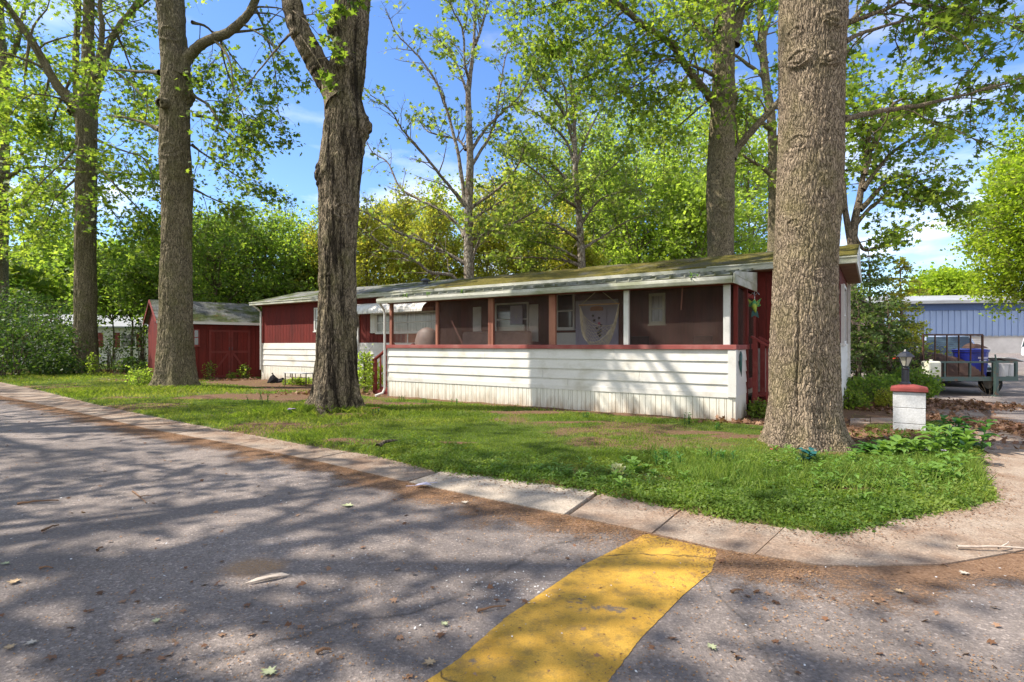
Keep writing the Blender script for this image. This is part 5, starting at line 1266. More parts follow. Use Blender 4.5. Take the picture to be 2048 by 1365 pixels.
for k in range(6): x = g0 + (g1 - g0) * k / 5; b.bar((x, .1, Zb), (x, .1, gz), .045 if k in (0, 5) else .03)
b.bar((g0, .1, Zb + .05), (g1, .1, Zb + .05), .05)
r_ = b.build('ramp_gate', M['rust'], ut)
b = MB()
for k in range(1, 22): zz = Zb + (gz - Zb) * k / 22; b.bar((g0, .105, zz), (g1, .105, zz), .004)
b.build('mesh', M['rust'], r_)
jx = gx(1986, UY) - UX
b = MB(); b.bar((jx, -.12, .03), (jx, -.12, 1.05), .09); b.bar((jx - .06, -.15, 1.3), (jx + .02, -.12, 1.03), .03); b.box(jx - .1, jx + .1, -.2, -.04, 0.0, .03); b.build('jack', M['greenmetal'], ut)
for x, y in ((L1 - .16, .75), (L0 + .16, .75)):
    b = MB(); prof = []
    for k in range(26):
        pass
    wv_ = MB(); ring = [(.20, -.09), (.34, -.10), (.365, -.06), (.365, .06), (.34, .10), (.20, .09)]
    V = [(x + q, y + r * math.cos(2 * PI * k / 24), .365 + r * math.sin(2 * PI * k / 24)) for k in range(24) for r, q in ring]
    Fs = [(k * 6 + j, k * 6 + (j + 1) % 6, ((k + 1) % 24) * 6 + (j + 1) % 6, ((k + 1) % 24) * 6 + j) for k in range(24) for j in range(6)]
    wv_.add(V, Fs); ty = wv_.build('wheel', M['rubber'], ut, smooth=False)
    b = MB(); b.tube([(x - .06, y, .365), (x + .06, y, .365)], .2, 16); b.build('rim', M['white'], ty)
b = MB(); b.prism([(.75, .78), (.9, .86), (1.6, .86), (1.75, .78), (1.75, .76), (.75, .76)], L1 - .27, L1 + .05); b.build('fender', M['greenmetal'], ut)
# load
def barrel(x, y, z, r, h, label, mat, name='plastic_bin', cat='bin', square=False):
    o = empty(name, (x, y, z), .05, label, cat)
    b = MB(); k = 4 if square else 24
    prof = [(r * .86, 0), (r * .95, h * .5), (r, h * .93), (r * 1.06, h * .94), (r * 1.06, h), (r * .97, h), (r * .93, h * .9), (r * .8, .03)]
    b.lathe(prof, k); b.build('tub', mat, o, bev=.01 if square else 0)
    return o
zb = Zb + .002
bx = gx(1941, UY + .8)
bb = barrel(bx, UY + .8, zb, .45, .84, 'deep blue plastic bin standing in the green trailer', M['bluebin'])
b = MB(); b.lathe([(.49, .842), (.49, .87), (.3, .90), (.02, .91)], 24); b.build('lid', M['bluebin'], bb)
b = MB(); b.box(-.14, .16, -.447, -.43, .58, .64); b.box(-.1, .12, -.444, -.43, .50, .55); b.build('faded_label', M['lilac'], bb)
def drape(name, x, y, z, w_, d_, h_, label, cat, mat, seed, part):
    o = empty(name, (x, y, z), 0, label, cat); n = 30
    u, v_ = np.meshgrid(np.linspace(-1, 1, n), np.linspace(-1, 1, n)); q = np.clip(1 - np.maximum(np.abs(u), np.abs(v_)) ** 3, 0, 1)
    zz = h_ * q * (.55 + .45 * fbm(u * 1.4 + seed, v_ * 1.4, seed=seed)) * (1 - .35 * u) + (fbm(u * 5, v_ * 5, seed=seed) - .5) * .08 * q
    V = np.stack([u * w_ / 2, v_ * d_ / 2, zz], -1).reshape(-1, 3); i = (np.arange(n - 1)[:, None] * n + np.arange(n - 1)).ravel(); Q = np.stack([i, i + 1, i + n + 1, i + n], -1)
    npmesh(part, V, [Q], mat, o, smooth=True); return o
drape('tarpaulin', gx(1885, UY + 1), UY + 1.0, zb, 1.6, 1.6, .95, 'brown tarpaulin bundled in the left of the green trailer', 'tarpaulin', M['brown'], 5, 'cloth')
drape('rag_heap', gx(1950, UY + .9), UY + .9, zb + .915, .5, .5, .17, 'brown rag heaped over the blue bin', 'cloth', M['brown'], 9, 'cloth')
jg = empty('plastic_jug', (gx(1861, UY - .3), UY - .32, .6), 0, 'dirty white plastic tank on the left corner of the green trailer', 'tank')
b = MB(); b.box(-.20, .20, -.17, .17, 0, .50); b.build('tank', M['jug'], jg, bev=.05)
b = MB(); b.lathe([(.04, .50), (.045, .55)], 10); b.build('cap', M['jug'], jg)
for k, (px, rr, lb) in enumerate(((2003, .17, 'left grey bucket by the trailer jack'), (2019, .16, 'right grey bucket near the trailer fender'))):
    barrel(gx(px, UY + .5), UY + .5, zb, rr, .42, lb, M['sheet'], 'bucket', 'bucket')
o = empty('hood_panel', (gx(2004, UY + 1.2), UY + 1.1, 1.03), 0, 'bent grey sheet panel lying over the right end of the trailer', 'panel')
b = MB(); b.prism([(-.42, .14), (-.2, .12), (.1, .02), (.55, .0), (.55, .02), (.1, .045), (-.2, .15), (-.42, .17)], -.6, .6, 'y'); b.build('sheet', M['sheet'], o)
b = MB(); b.bar((-.3, 0, .1), (.4, 0, 0), .04); b.build('brace', M['rust'], o)
b = MB()
# dry stems under the trailer front
T = Tree(66)
for k in range(9):
    a = random.uniform(-.5, .5); T.limb([(a * .3, 0, 0), (a * .6, 0, .22), (a, .1, .4 + random.random() * .12)], .004, .002, 4, 6, 1.0)
o = npmesh('dry_weed', np.concatenate(T.V), [np.concatenate(T.Q)], BK['thin']); o.location = (gx(1968, UY - .5), UY - .6, 0); tag(o, 'bare dry weed stems under the front rail of the trailer', 'weed')

# ---------------------------------------------------------------- vehicles
def car(x, y, rz, L, W, Ht, paintm, label, cat='car', van=False, name='parked_car'):
    """front at -y. lofted body with a separate glazed cabin"""
    r = empty(name, (x, y, 0), rz, label, cat); hb = Ht * .56
    st = [(-L / 2, .30, .62, .78), (-L / 2 + .12, .22, .80, .93), (-L / 2 + .9, .2, hb * .92, 1.0), (-L / 2 + 1.35, .2, hb, 1.0), (L * .1, .2, hb + .02, 1.0), (L / 2 - .5, .2, hb, .99), (L / 2 - .06, .26, hb * .93, .93), (L / 2, .34, hb * .8, .86)]
    if van: st[0] = (-L / 2, .3, .8, .85); st[1] = (-L / 2 + .1, .22, 1.0, .95); st[2] = (-L / 2 + .6, .2, hb * 1.02, 1.0)
    V, Fs = [], []
    for (yy, z0, z1, k) in st:
        w2 = W / 2 * k
        V += [(-w2 * .9, yy, z0), (-w2, yy, z0 + .14), (-w2, yy, z0 + (z1 - z0) * .6), (-w2 * .93, yy, z1 - .04), (-w2 * .8, yy, z1), (w2 * .8, yy, z1), (w2 * .93, yy, z1 - .04), (w2, yy, z0 + (z1 - z0) * .6), (w2, yy, z0 + .14), (w2 * .9, yy, z0)]
    for i in range(len(st) - 1):
        for j in range(10): a = i * 10 + j; c = i * 10 + (j + 1) % 10; Fs.append((a, a + 10, c + 10, c))
    Fs += [tuple(range(10)), tuple(range(len(V) - 10, len(V)))[::-1]]
    b = MB(); b.add(V, Fs)
    y0, y1, y2, y3 = (-L / 2 + 1.25, -L / 2 + 2.0, L / 2 - 1.0, L / 2 - .45) if not van else (-L / 2 + .75, -L / 2 + 1.45, L / 2 - .25, L / 2 - .08)
    wb, wt = W / 2 * .92, W / 2 * .74
    zt = Ht - .05
    b.hexa([(-wt, y1, zt), (wt, y1, zt), (wt, y2, zt), (-wt, y2, zt)], [(-wt * .88, y1 + .12, Ht), (wt * .88, y1 + .12, Ht), (wt * .88, y2 - .1, Ht), (-wt * .88, y2 - .1, Ht)])
    for (xx, s) in ((wb, 1), (-wb, -1)):
        xt = wt * s
        b.bar((xx, y0, hb - .02), (xt, y1, zt), .07); b.bar((xx, y3, hb - .02), (xt, y2, zt), .08); ym = (y1 + y2) / 2; b.bar((xx, ym, hb - .02), (xt, ym, zt), .07)
    body = b.build('body', paintm, r, bev=.02)
    b = MB(); e = .985
    b.hexa([(-wb * e, y0 + .02, hb - .03), (wb * e, y0 + .02, hb - .03), (wb * e, y3 - .02, hb - .03), (-wb * e, y3 - .02, hb - .03)], [(-wt * e, y1 + .01, zt), (wt * e, y1 + .01, zt), (wt * e, y2 - .01, zt), (-wt * e, y2 - .01, zt)])
    b.build('window', M['carglass'], r)
    for s in (-1, 1):
        b = MB(); b.box(s * W * .36 - .17, s * W * .36 + .17, -L / 2 + .0, -L / 2 + .14, .62, .78); b.build('headlight', M['clip'], r, bev=.03)
        b = MB(); b.box(*sorted((s * (W / 2 - .02), s * (W / 2 + .2))), y0 + .35, y0 + .45, hb + .02, hb + .2); b.build('mirror', paintm, r, bev=.04)
        for yy in (-L / 2 + .85, L / 2 - .85):
            wv_ = MB(); xx = s * (W / 2 - .09); ring = [(.2, -.10), (.31, -.11), (.335, -.07), (.335, .07), (.31, .11), (.2, .10)]
            V = [(xx + q, yy + rr * math.cos(2 * PI * k / 20), .335 + rr * math.sin(2 * PI * k / 20)) for k in range(20) for rr, q in ring]
            wv_.add(V, [(k * 6 + j, k * 6 + (j + 1) % 6, ((k + 1) % 20) * 6 + (j + 1) % 6, ((k + 1) % 20) * 6 + j) for k in range(20) for j in range(6)])
            ty = wv_.build('wheel', M['rubber'], r); b = MB(); b.tube([(xx - .09, yy, .335), (xx + .09, yy, .335)], .2, 12); b.build('rim', M['chrome'], ty)
    b = MB(); b.box(-W * .42, W * .42, -L / 2 - .05, -L / 2 + .05, .3, .5); b.build('bumper', M['dark'], r, bev=.03)
    b = MB(); b.box(-W * .2, W * .2, -L / 2 - .01, -L / 2 + .06, .58, .72); b.build('grille', M['dark'], r)
    return r
car(17.9, 22.6, -.42, 4.7, 1.95, 1.97, M['car_silver'], 'silver-blue minivan facing the viewer right behind the green trailer', 'minivan')
car(gx(1868, 31), 32.5, .5, 4.5, 1.8, 1.7, M['car_red'], 'red car glimpsed between the minivan and the dark hatchback')
car(gx(1842, 36), 37, .6, 4.3, 1.8, 1.6, M['car_blue'], 'dark hatchback behind the evergreens, left of the red car')
car(gx(1830, 60), 60, .5, 4.5, 1.8, 1.5, M['car_silver'], 'silver sedan parked farther off under the evergreens')
car(gx(2106, 64), 64, 1.5, 5.6, 2.0, 2.5, M['car_white'], 'white van cut by the right edge beside the blue building', 'van', True)

# ---------------------------------------------------------------- blue building
BD = 108.0
bl = empty('warehouse', (60, BD - 2, 0), -0.19, 'long blue steel warehouse on a pale block wall', 'warehouse')
x0, x1 = gx(1770, BD) - 60, 70
b = MB(); b.box(x0, x1, .3, 30, 0, 3.3); b.build('block_wall', M['block'], bl)
b = MB(); b.box(x0, x1, .2, 29.8, 3.3, 9.2); x = x0
while x < x1: b.box(x, x + .18, .06, .2, 3.2, 9.2); x += 1.02
b.build('steel_wall', M['bluesteel'], bl)
b = MB(); b.box(x0, x1, -.02, .05, 8.0, 9.24); b.build('eave_shade_band', M['eave_shade'], bl)  # shadow under the eave, painted as a darker blue strip on the steel
b = MB(); b.prism([(-1.4, 9.25), (31, 9.25), (31, 9.8), (15, 12.0), (-1.4, 9.8)], x0 - .6, x1); b.build('roof', M['greyroof'], bl)
b = MB(); b.box(x0, x1, .05, .2, 3.05, 3.2); b.build('flashing', M['greyroof'], bl)
# rose house glimpsed behind the evergreens
rh = empty('house', (gx(1712, 40), 40, 0), -.3, 'rose-brown house half hidden by the evergreens right of the home', 'house')
b = MB(); b.box(-4, 1.8, 0, 7, 0, 4.0); b.prism([(-4, 4.0), (1.8, 4.0), (-1.1, 5.4)], 0.0, 7, 'y'); b.build('wall', M['pinkhouse'], rh)
b = MB(); b.hexa([(-4.4, -.4, 3.9), (-1.1, -.4, 5.5), (-1.1, 7.4, 5.5), (-4.4, 7.4, 3.9)], [(-4.4, -.4, 4.0), (-1.1, -.4, 5.65), (-1.1, 7.4, 5.65), (-4.4, 7.4, 4.0)]); b.hexa([(-1.1, -.4, 5.5), (2.2, -.4, 3.9), (2.2, 7.4, 3.9), (-1.1, 7.4, 5.5)], [(-1.1, -.4, 5.65), (2.2, -.4, 4.0), (2.2, 7.4, 4.0), (-1.1, 7.4, 5.65)]); b.build('roof', M['greyroof'], rh)
window(rh, -2.8, -1.6, 1.5, 2.9, 0, M['trim'], M['glass'], .08); window(rh, .3, 1.3, 1.5, 2.9, 0, M['trim'], M['glass'], .08)
# white home behind the shrubs at left
wh = empty('white_home', (gx(190, 45), 45, 0), .18, 'white single-storey home with red shutters behind the left shrubs', 'house')
b = MB(); b.box(-11, 9, 0, 6, .0, 3.1); z = .5
siding(b, -11, 9, 0, .5, 3.1, 12); b.prism([(0, 3.1), (6, 3.1), (3, 4.0)], -11, 9); b.build('wall', M['white'], wh)
b = MB(); b.hexa([(-11.4, -.4, 3.0), (9.4, -.4, 3.0), (9.4, 3, 4.1), (-11.4, 3, 4.1)], [(-11.4, -.4, 3.12), (9.4, -.4, 3.12), (9.4, 3, 4.25), (-11.4, 3, 4.25)]); b.hexa([(-11.4, 3, 4.1), (9.4, 3, 4.1), (9.4, 6.4, 3.0), (-11.4, 6.4, 3.0)], [(-11.4, 3, 4.25), (9.4, 3, 4.25), (9.4, 6.4, 3.12), (-11.4, 6.4, 3.12)]); b.build('roof', M['greyroof'], wh)
for xw in (-6.5, -1, 1.9, 6):
    window(wh, xw, xw + 1.2, 1.4, 2.6, -.02, M['trim'], M['glass'], .08)
    for s in (xw - .42, xw + 1.22): b = MB(); b.box(s, s + .38, -.06, -.02, 1.4, 2.6); b.build('shutter', M['redtrim'] if s > -2 else M['orange'], wh)

# ---------------------------------------------------------------- trees and shrubs behind
bgrp = 'trees closing the back of the yard'
def hcull(p): 
    lx, ly = Hinv(p[0], p[1]); return (XL - 1 < lx < XR + 1 and -.5 < ly < 7 and p[2] < 4.3)
SPREAD = dict(nleaf=11, leafj=.34, lc=1.0)
# dark leafy mass behind the shed
for k, (px, Yd, py, r, lb, lf) in enumerate(((430, 33, 395, 4.2, 'dark rounded tree directly over the shed roof', 'dark'), (520, 36, 430, 4.0, 'dark tree over the gap between shed and home', 'dark'), (585, 40, 395, 4.0, 'yellow-green tree peeping left of the streaked trunk', 'pale'),
                                           (620, 36, 500, 3.0, 'low dark tree behind the left end of the long roof', 'dark'), (400, 42, 400, 3.8, 'deep green tree behind the straight oak', 'dark'))):
    top = at(px, py, Yd); gtree('shade_tree', top.x, Yd, top.z, r, .8, lb, LM[lf], .19, BK['thin'], 600 + k, tr=.16, n=7, nb=7, ncl=6, group=bgrp, layers=5, **SPREAD)
# clipped yellowish screen trees, a row behind the home
names = ['leftmost', 'second', 'third', 'fourth', 'fifth', 'sixth', 'seventh', 'last']
for k, (px, py, Yd) in enumerate(((648, 450, 36), (735, 400, 34), (800, 372, 37), (868, 390, 34), (975, 400, 35), (1040, 372, 37), (1100, 410, 35), (1150, 470, 33))):
    top = at(px, py, Yd)
    gtree('screen_tree', top.x, Yd, top.z, 1.75, 1.2, names[k] + ' of the olive-yellow screen trees behind the home, counting from the left', LM['hedge'], .15, BK['thin'], 620 + k, tr=.09, n=6, nb=5, lb=1.4, ncl=6, lc=.6, nleaf=10, leafj=.22, group='olive screen trees behind the home', layers=7, droop=.1, tilt=1.1)
# light airy trees centre right, mostly sky between
for k, (px, py, Yd, r, lf, lb) in enumerate(((1275, 250, 38, 4.6, 'pale', 'airy pale tree with twin grey stems just right of the sycamores'), (1342, 170, 44, 5.2, 'pale', 'tall pale tree behind the limb of the bright oak'), (1395, 330, 36, 3.2, 'pale', 'small pale tree touching the forked trunk behind the roof'),
                                           (1500, 230, 42, 4.6, 'pale', 'pale tree in the gap between the two big right trunks'), (1210, 340, 42, 4.4, 'syc', 'grey-green tree between the second sycamore and the airy tree'),
                                           (1110, 200, 48, 5.4, 'syc', 'distant grey-green tree behind the second sycamore'), (1010, 320, 50, 5, 'hedge', 'distant tree filling behind the bare sycamore'), (760, 400, 50, 4.5, 'hedge', 'distant tree right of the streaked trunk'), (1200, 130, 54, 6, 'pale', 'tallest distant pale tree over the middle of the roof'), (880, 340, 52, 5, 'pale', 'distant pale tree left of the bare sycamore'), (1440, 150, 50, 5.5, 'pale', 'distant pale tree directly behind the bright oak trunk'))):
    top = at(px, py, Yd); gtree('background_tree', top.x, Yd, top.z, r, 2.5, lb, LM[lf], .26, BK['syc'], 640 + k, tr=.16, n=8, nb=7, ncl=6, lc=1.1, nleaf=8, leafj=.4, group=bgrp, layers=4)
# maple right of the corner trunk, and the bright one at the right edge
top = at(1722, 215, 24); 
T = Tree(701)
P, R = T.limb([at(1700, 720, 24.5), at(1702, 560, 24.5), at(1706, 470, 24.5), at(1722, 380, 24.6), at(1740, 260, 24.6), at(1750, 200, 24.8)], .28, .05, 12, 26)
T.tube(np.array([at(1704, 500, 24.5), at(1690, 420, 24.6), at(1686, 350, 24.8), at(1680, 240, 25)]), np.array([.16, .12, .09, .04]), 8)
for l, nb in (([(1710, 450), (1760, 400), (1820, 370), (1880, 350)], 12), ([(1725, 380), (1780, 310), (1840, 270), (1890, 260)], 12), ([(1740, 300), (1790, 240), (1840, 210)], 11), ([(1706, 470), (1730, 500), (1770, 490), (1800, 470)], 9),
              ([(1690, 420), (1650, 350), (1600, 300)], 6), ([(1730, 350), (1740, 300), (1720, 230), (1700, 190)], 10), ([(1720, 420), (1800, 350), (1880, 400), (1910, 420)], 12), ([(1750, 260), (1800, 200), (1860, 210)], 9)):
    P, R = T.limb(pts(l, 24.5), .1, .02, 7, 18); T.sprout(P, R, nb, 1.9, 9, .75, t0=.15, droop=.35, nleaf=6, leafj=.2)
finish_tree('maple_tree', T, (gx(1700, 24.5), 24.5, 0), 'spreading maple with dark twin stems just right of the corner trunk, behind the gable', 'tree', LM['maple'], .19, BK['thin'])
top = at(2098, 225, 30); gtree('maple_tree', top.x, 30, top.z, 4.3, 3.2, 'bright yellow-green maple filling the right edge', LM['bright'], .18, BK['oak'], 702, tr=.28, n=9, nb=9, lb=2.0, ncl=9, lc=.9, nleaf=10, leafj=.26, layers=6)
top = at(1888, 548, 82); gtree('maple_tree', gx(1892, 124), 116 + 8, EYE + (690 - 548) / F * 124, 7.0, 8, 'round green maple rising behind the blue warehouse', LM['bright'], .7, BK['oak'], 703, tr=.4, n=9, nb=8, ncl=8, lc=2.2, nleaf=7, leafj=.8, layers=5)

# feathery evergreens right of the home
def conifer(px, pyt, Yd, r, label, seed, leaf='conifer', zlo=.3, dens=.95, ls=.105):
    T = Tree(seed); top = at(px, pyt, Yd); h = top.z; x, y = top.x, Yd; rg = T.rg
    T.limb([(x, y, -.05), (x + .05, y, h * .5), (x, y, h)], .11, .012, 8, 20)
    nlev = int(h * 4.2 * dens)
    for k in range(nlev):
        z = zlo + (h - zlo) * (k + rg.random()) / nlev; f = (z - zlo) / (h - zlo)
        for j in range(4):
            a = rg.random() * 2 * PI; L = r * ((1 - f) ** .7) * (.55 + .6 * rg.random()) + .12
            s0 = np.array([x, y, z]); e = s0 + np.array([math.cos(a) * L, math.sin(a) * L, L * (.12 - .3 * (1 - f))])
            q, R = T.limb([s0, (s0 + e) / 2 + np.array([0, 0, .06 * L]), e], .018, .006, 4, 6); T.shoots(q, max(3, int(L * 9)), .34, .5, 9, .06, .5, .15)
    return finish_tree('evergreen_tree', T, (x, y, 0), label, 'tree', LM[leaf], ls, BK['thin'], False, 'evergreens beside the home', 'foliage', 1.2)
conifer(1738, 500, 18.5, 1.35, 'tall feathery evergreen nearest the home gable', 711)
conifer(1800, 520, 20, 1.25, 'evergreen standing just left of the lantern, narrow top', 712, 'hedge')
conifer(1716, 580, 17.2, .9, 'small evergreen tight against the end wall', 713)
conifer(1775, 590, 17.5, 1.2, 'bushy evergreen between the tall ones, behind the lantern', 714)
conifer(1828, 640, 22, 1.0, 'low evergreen left of the trailer gate', 715, 'hedge')
def bush(px, Yd, r, h, label, leaf, seed, ls=.09, n=900, name='shrub', zb=0.0, stems=7, group=None, cat='shrub', flat=.8):
    T = Tree(seed); x = gx(px, Yd); rg = T.rg
    for k in range(stems):
        a = rg.random() * 2 * PI; e = np.array([x + math.cos(a) * r * .7 * rg.random(), Yd + math.sin(a) * r * .7 * rg.random(), zb + h * (.7 + .3 * rg.random())])
        q, R = T.limb([(x + math.cos(a) * r * .1, Yd + math.sin(a) * r * .1, zb - .03), tuple((np.array([x, Yd, zb]) * .4 + e * .6)), tuple(e)], .012 + .006 * h, .004, 5, 10)
        T.shoots(q, 6, h * .25, .3, 3, h * .08, .8, .2)
    u = rg.normal(size=(n, 3)); u /= np.linalg.norm(u, axis=1)[:, None]; rad = (.35 + .65 * rg.random(n) ** .5)
    lump_ = .75 + .5 * fbm(u[:, 0] * 2.2 + seed, u[:, 1] * 2.2, u[:, 2] * 2.2, seed, 3)
    p = u * rad[:, None] * lump_[:, None]
    P = np.stack([x + p[:, 0] * r, Yd + p[:, 1] * r, zb + h * .52 + p[:, 2] * h * .5], -1); P[:, 2] = np.maximum(P[:, 2], zb + .02)
    T.L.append(P)
    return finish_tree(name, T, (x, Yd, zb), label, cat, LM[leaf], ls, BK['thin'], False, group, 'foliage', 1.0)
bush(1778, 13.2, .32, .55, 'small round reddish-green shrub behind the white pillar', 'hedge', 721, .05, 900)
bush(1745, 14.5, .9, .8, 'low green shrub along the end wall of the home', 'dark', 722, .08, 2200)
bush(1825, 15.2, .65, .95, 'leafy shrub at the left wheel of the trailer', 'dark', 723, .09, 1800)
bush(1700, 13.3, .45, .5, 'fresh green shrub at the foot of the end wall', 'maple', 724, .07, 900)
bush(1517, 11.6, .20, .42, 'fern-like shrub at the foot of the red steps', 'dark', 725, .06, 500)
# shrubbery at left
lft = 'shrubs screening the white home at left'
LM['shrub'] = leafmat('shrub_leaf', (0.02, 0.045, 0.012), (0.04, 0.08, 0.016), (0.09, 0.135, 0.025), 0.4, 2.4)
for k, (px, Yd, r, h, n_, lf, lb) in enumerate(((20, 27, 3.0, 3.2, 3600, 'shrub', 'dense dark shrub at the left edge'), (75, 29, 2.2, 2.9, 2200, 'shrub', 'dark shrub left of the V-forked oak'), (118, 27.5, 1.3, 1.1, 1100, 'shrub', 'low dark shrub at the foot of the V-forked oak'),
                                          (222, 31, 1.6, 2.2, 330, 'shrub', 'thin leafy shrub between the V-forked oak and the shed'), (262, 29, 1.0, .9, 450, 'shrub', 'low shrub beside the shed'), (10, 34, 3.2, 5.0, 3800, 'shrub', 'tall shrub behind the left edge'), (70, 37, 3.0, 5.0, 2400, 'shrub', 'tall feathery shrub left of the V-forked oak, behind the low ones'), (-30, 31, 3.2, 5.2, 3000, 'shrub', 'large shrub cut by the left edge'),
                                          (125, 34, 1.6, 4.2, 700, 'shrub', 'thin dark shrub against the V-forked oak'), (285, 32, 1.1, 3.4, 350, 'shrub', 'thin shrub by the shed gable'))):
    bush(px, Yd, r, h, lb, lf, 730 + k, .14, n_, group=lft, stems=12)
for k, (px, py, Yd, r, lb) in enumerate(((262, 470, 36, 2.4, 'slim dark tree seen left of the straight oak, above the shrubs'), (300, 520, 33, 1.8, 'thin reddish-stemmed tree beside the shed gable'), (225, 560, 36, 2.2, 'slim tree just right of the V-forked oak'))):
    top = at(px, py, Yd); gtree('slim_tree', top.x, Yd, top.z, r, 3.6, lb, LM['dark'], .2, BK['thin'], 745 + k, tr=.09, n=6, nb=6, lb=1.3, ncl=6, lc=.7, nleaf=5, leafj=.25, layers=4, group=bgrp)
for k, (px, py, Yd, r, lf, lb) in enumerate(((60, 500, 58, 6, 'pale', 'far pale tree low at the left'), (150, 470, 62, 7, 'pale', 'far pale tree behind the V-forked oak'), (-20, 520, 50, 6, 'maple', 'far tree at the left margin'), (260, 520, 60, 5, 'pale', 'far pale tree between the two left oaks'), (350, 470, 56, 6, 'dark', 'far dark tree behind the straight oak'))):
    top = at(px, py, Yd); gtree('background_tree', top.x, Yd, top.z, r, 1.5, lb, LM[lf], .55, BK['thin'], 760 + k, tr=.2, n=8, nb=7, ncl=7, lc=1.8, nleaf=6, leafj=.5, group=bgrp, layers=4)
# far wood closing the horizon: one mass
T = Tree(790); n_ = 120000; ang = rng.uniform(-1.0, .62, n_); R_ = rng.uniform(92, 112, n_); hh = 7 + 7 * fbm(ang * 14, R_ * .02, seed=4); sel = ~((ang > .55) & (ang < .9))
P = np.stack([R_ * np.sin(ang), R_ * np.cos(ang), rng.random(n_) ** .8 * hh], -1)[sel]
V, Fs, r = leaf_mesh(P, .85, rng, False, 1.0)
o = npmesh('woods', V, Fs, LM['dark'], attr={'rnd': r}); tag(o, 'hazy green wood closing the horizon behind everything', 'woods', kind='stuff')
# ---------------------------------------------------------------- grass, ground cover, litter
LM['grass'] = leafmat('grass_blade', (0.07, 0.115, 0.014), (0.125, 0.18, 0.02), (0.25, 0.25, 0.06), .4, 2.4)
LM['clover'] = leafmat('clover_leaf', (0.06, 0.115, 0.018), (0.115, 0.18, 0.028), (0.22, 0.27, 0.06), .4, 2.4)
LM['dead'] = leafmat('dead_leaf', (0.10, 0.05, 0.025), (0.20, 0.10, 0.055), (0.34, 0.21, 0.13), .15, 1.4)
LM['chaff'] = leafmat('tan_chaff', (0.16, 0.08, 0.035), (0.27, 0.14, 0.06), (0.38, 0.23, 0.11), .1, 1.2)
def sample_yard(n, ymax=32, power=1.35, ymin=4.3):
    u = rng.random(n); a = power
    yy = (ymin ** (1 - a) + u * (ymax ** (1 - a) - ymin ** (1 - a))) ** (1 / (1 - a))
    xx = (rng.random(n) * 2.04 - 1.02) * yy * .98
    ok = inside(xx, yy, YARD) & (xx < 14.5) & (xx > -33)
    lx, ly = Hinv(xx, yy)
    ok &= ~((lx > PX0 - .02) & (lx < .05) & (ly > -.02) & (ly < 3)) & ~((lx > XL) & (lx < XR) & (ly > YF))
    c, s = math.cos(-sa), math.sin(-sa); qx, qy = xx - SP[0], yy - SP[1]; ux, uy = qx * c - qy * s, qx * s + qy * c
    ok &= ~((ux > 0) & (ux < SW) & (uy > 0) & (uy < SD))
    return xx[ok], yy[ok]
x, y = sample_yard(620000)
d = dirtmap(x, y); edge = dist(x, y, INNER[1:21])
k = rng.random(len(x)) > np.clip(d * 1.15, 0, .985)
x, y, d, edge = x[k], y[k], d[k], edge[k]
z = yardz(x, y); sc_f = np.clip(y / 7.5, .7, 3.2)
tall = np.clip(fbm(x * .6, y * .6, seed=21) * 1.6 - .2, .4, 1.3)
for tx, ty, rr, am in ((-4.2, 12.4, 1.1, 1.5), (-4.9, 12.2, .8, 1.3), (-12.8, 18.6, 2.2, 1.4), (-10.9, 18.3, 1.2, 1.1), (-22, 28, 3.5, 1.4), (-5.6, 11.9, .6, 1.0), (-3.2, 11.9, .5, 1.2)):
    tall += am * np.exp(-((x - tx) ** 2 + (y - ty) ** 2) / rr ** 2)
hgt = .040 * tall * (.5 + rng.random(len(x))) * (1 + .25 * np.clip(y / 12, 0, 2)); wd = .0042 * sc_f
a = rng.random(len(x)) * 2 * PI; ln_ = rng.normal(size=(len(x), 2)) * .55
bx_, by_ = np.cos(a) * wd, np.sin(a) * wd
V = np.stack([np.stack([x - bx_, y - by_, z - .01], -1), np.stack([x + bx_, y + by_, z - .01], -1),
              np.stack([x + ln_[:, 0] * hgt * .35 + bx_ * .6, y + ln_[:, 1] * hgt * .35 + by_ * .6, z + hgt * .6], -1), np.stack([x + ln_[:, 0] * hgt, y + ln_[:, 1] * hgt, z + hgt], -1)], 1).reshape(-1, 3)
i = np.arange(len(x))[:, None] * 4
rv = np.clip(.9 * (fbm(x * .9, y * .9, seed=5) - .38) + .45 * rng.random(len(x)) + .35 * rng.random(len(x)) + .25 * d, 0, 1)
o = npmesh('grass', V, [i + np.array([[0, 1, 2]]), i + np.array([[0, 2, 3]])], LM['grass'], attr={'rnd': np.repeat(rv, 4)})
tag(o, 'short patchy lawn grass between the street edge and the home', 'grass', kind='stuff')

# leafy ground cover filling the corner bed
def cover_density(x, y):
    e = dist(x, y, INNER[7:20]); s = np.clip(1.25 - e / 1.25, 0, 1) * (x > -3.0)
    bed = np.clip(1.25 - (((x - 4.2) / 2.3) ** 2 + ((y - 6.5) / 1.25) ** 2), 0, 1)
    return np.clip(np.maximum(s * np.clip((x + 3.0) / 2, 0, 1), bed), 0, 1)
x, y = sample_yard(520000, 11.5, 1.5)
c = cover_density(x, y); n = fbm(x * 2.5, y * 2.5, seed=31)
bare = np.zeros_like(x)
for cx, cy_, rx, ry in [gnd(1720, 992) + (.40, .07), gnd(1330, 972) + (.28, .05), gnd(1700, 905) + (.7, .22)]: bare = np.maximum(bare, np.clip(1.6 - ((x - cx) / rx) ** 2 - ((y - cy_) / ry) ** 2, 0, 1))
trunk_d = np.hypot(x - 4.6, y - 8.4)
k = (rng.random(len(x)) < c * np.clip((n - .30) * 4.2, .12, 1)) & (bare < .5) & (trunk_d > .75)
x, y, c = x[k], y[k], c[k]; e = dist(x, y, INNER[1:21])
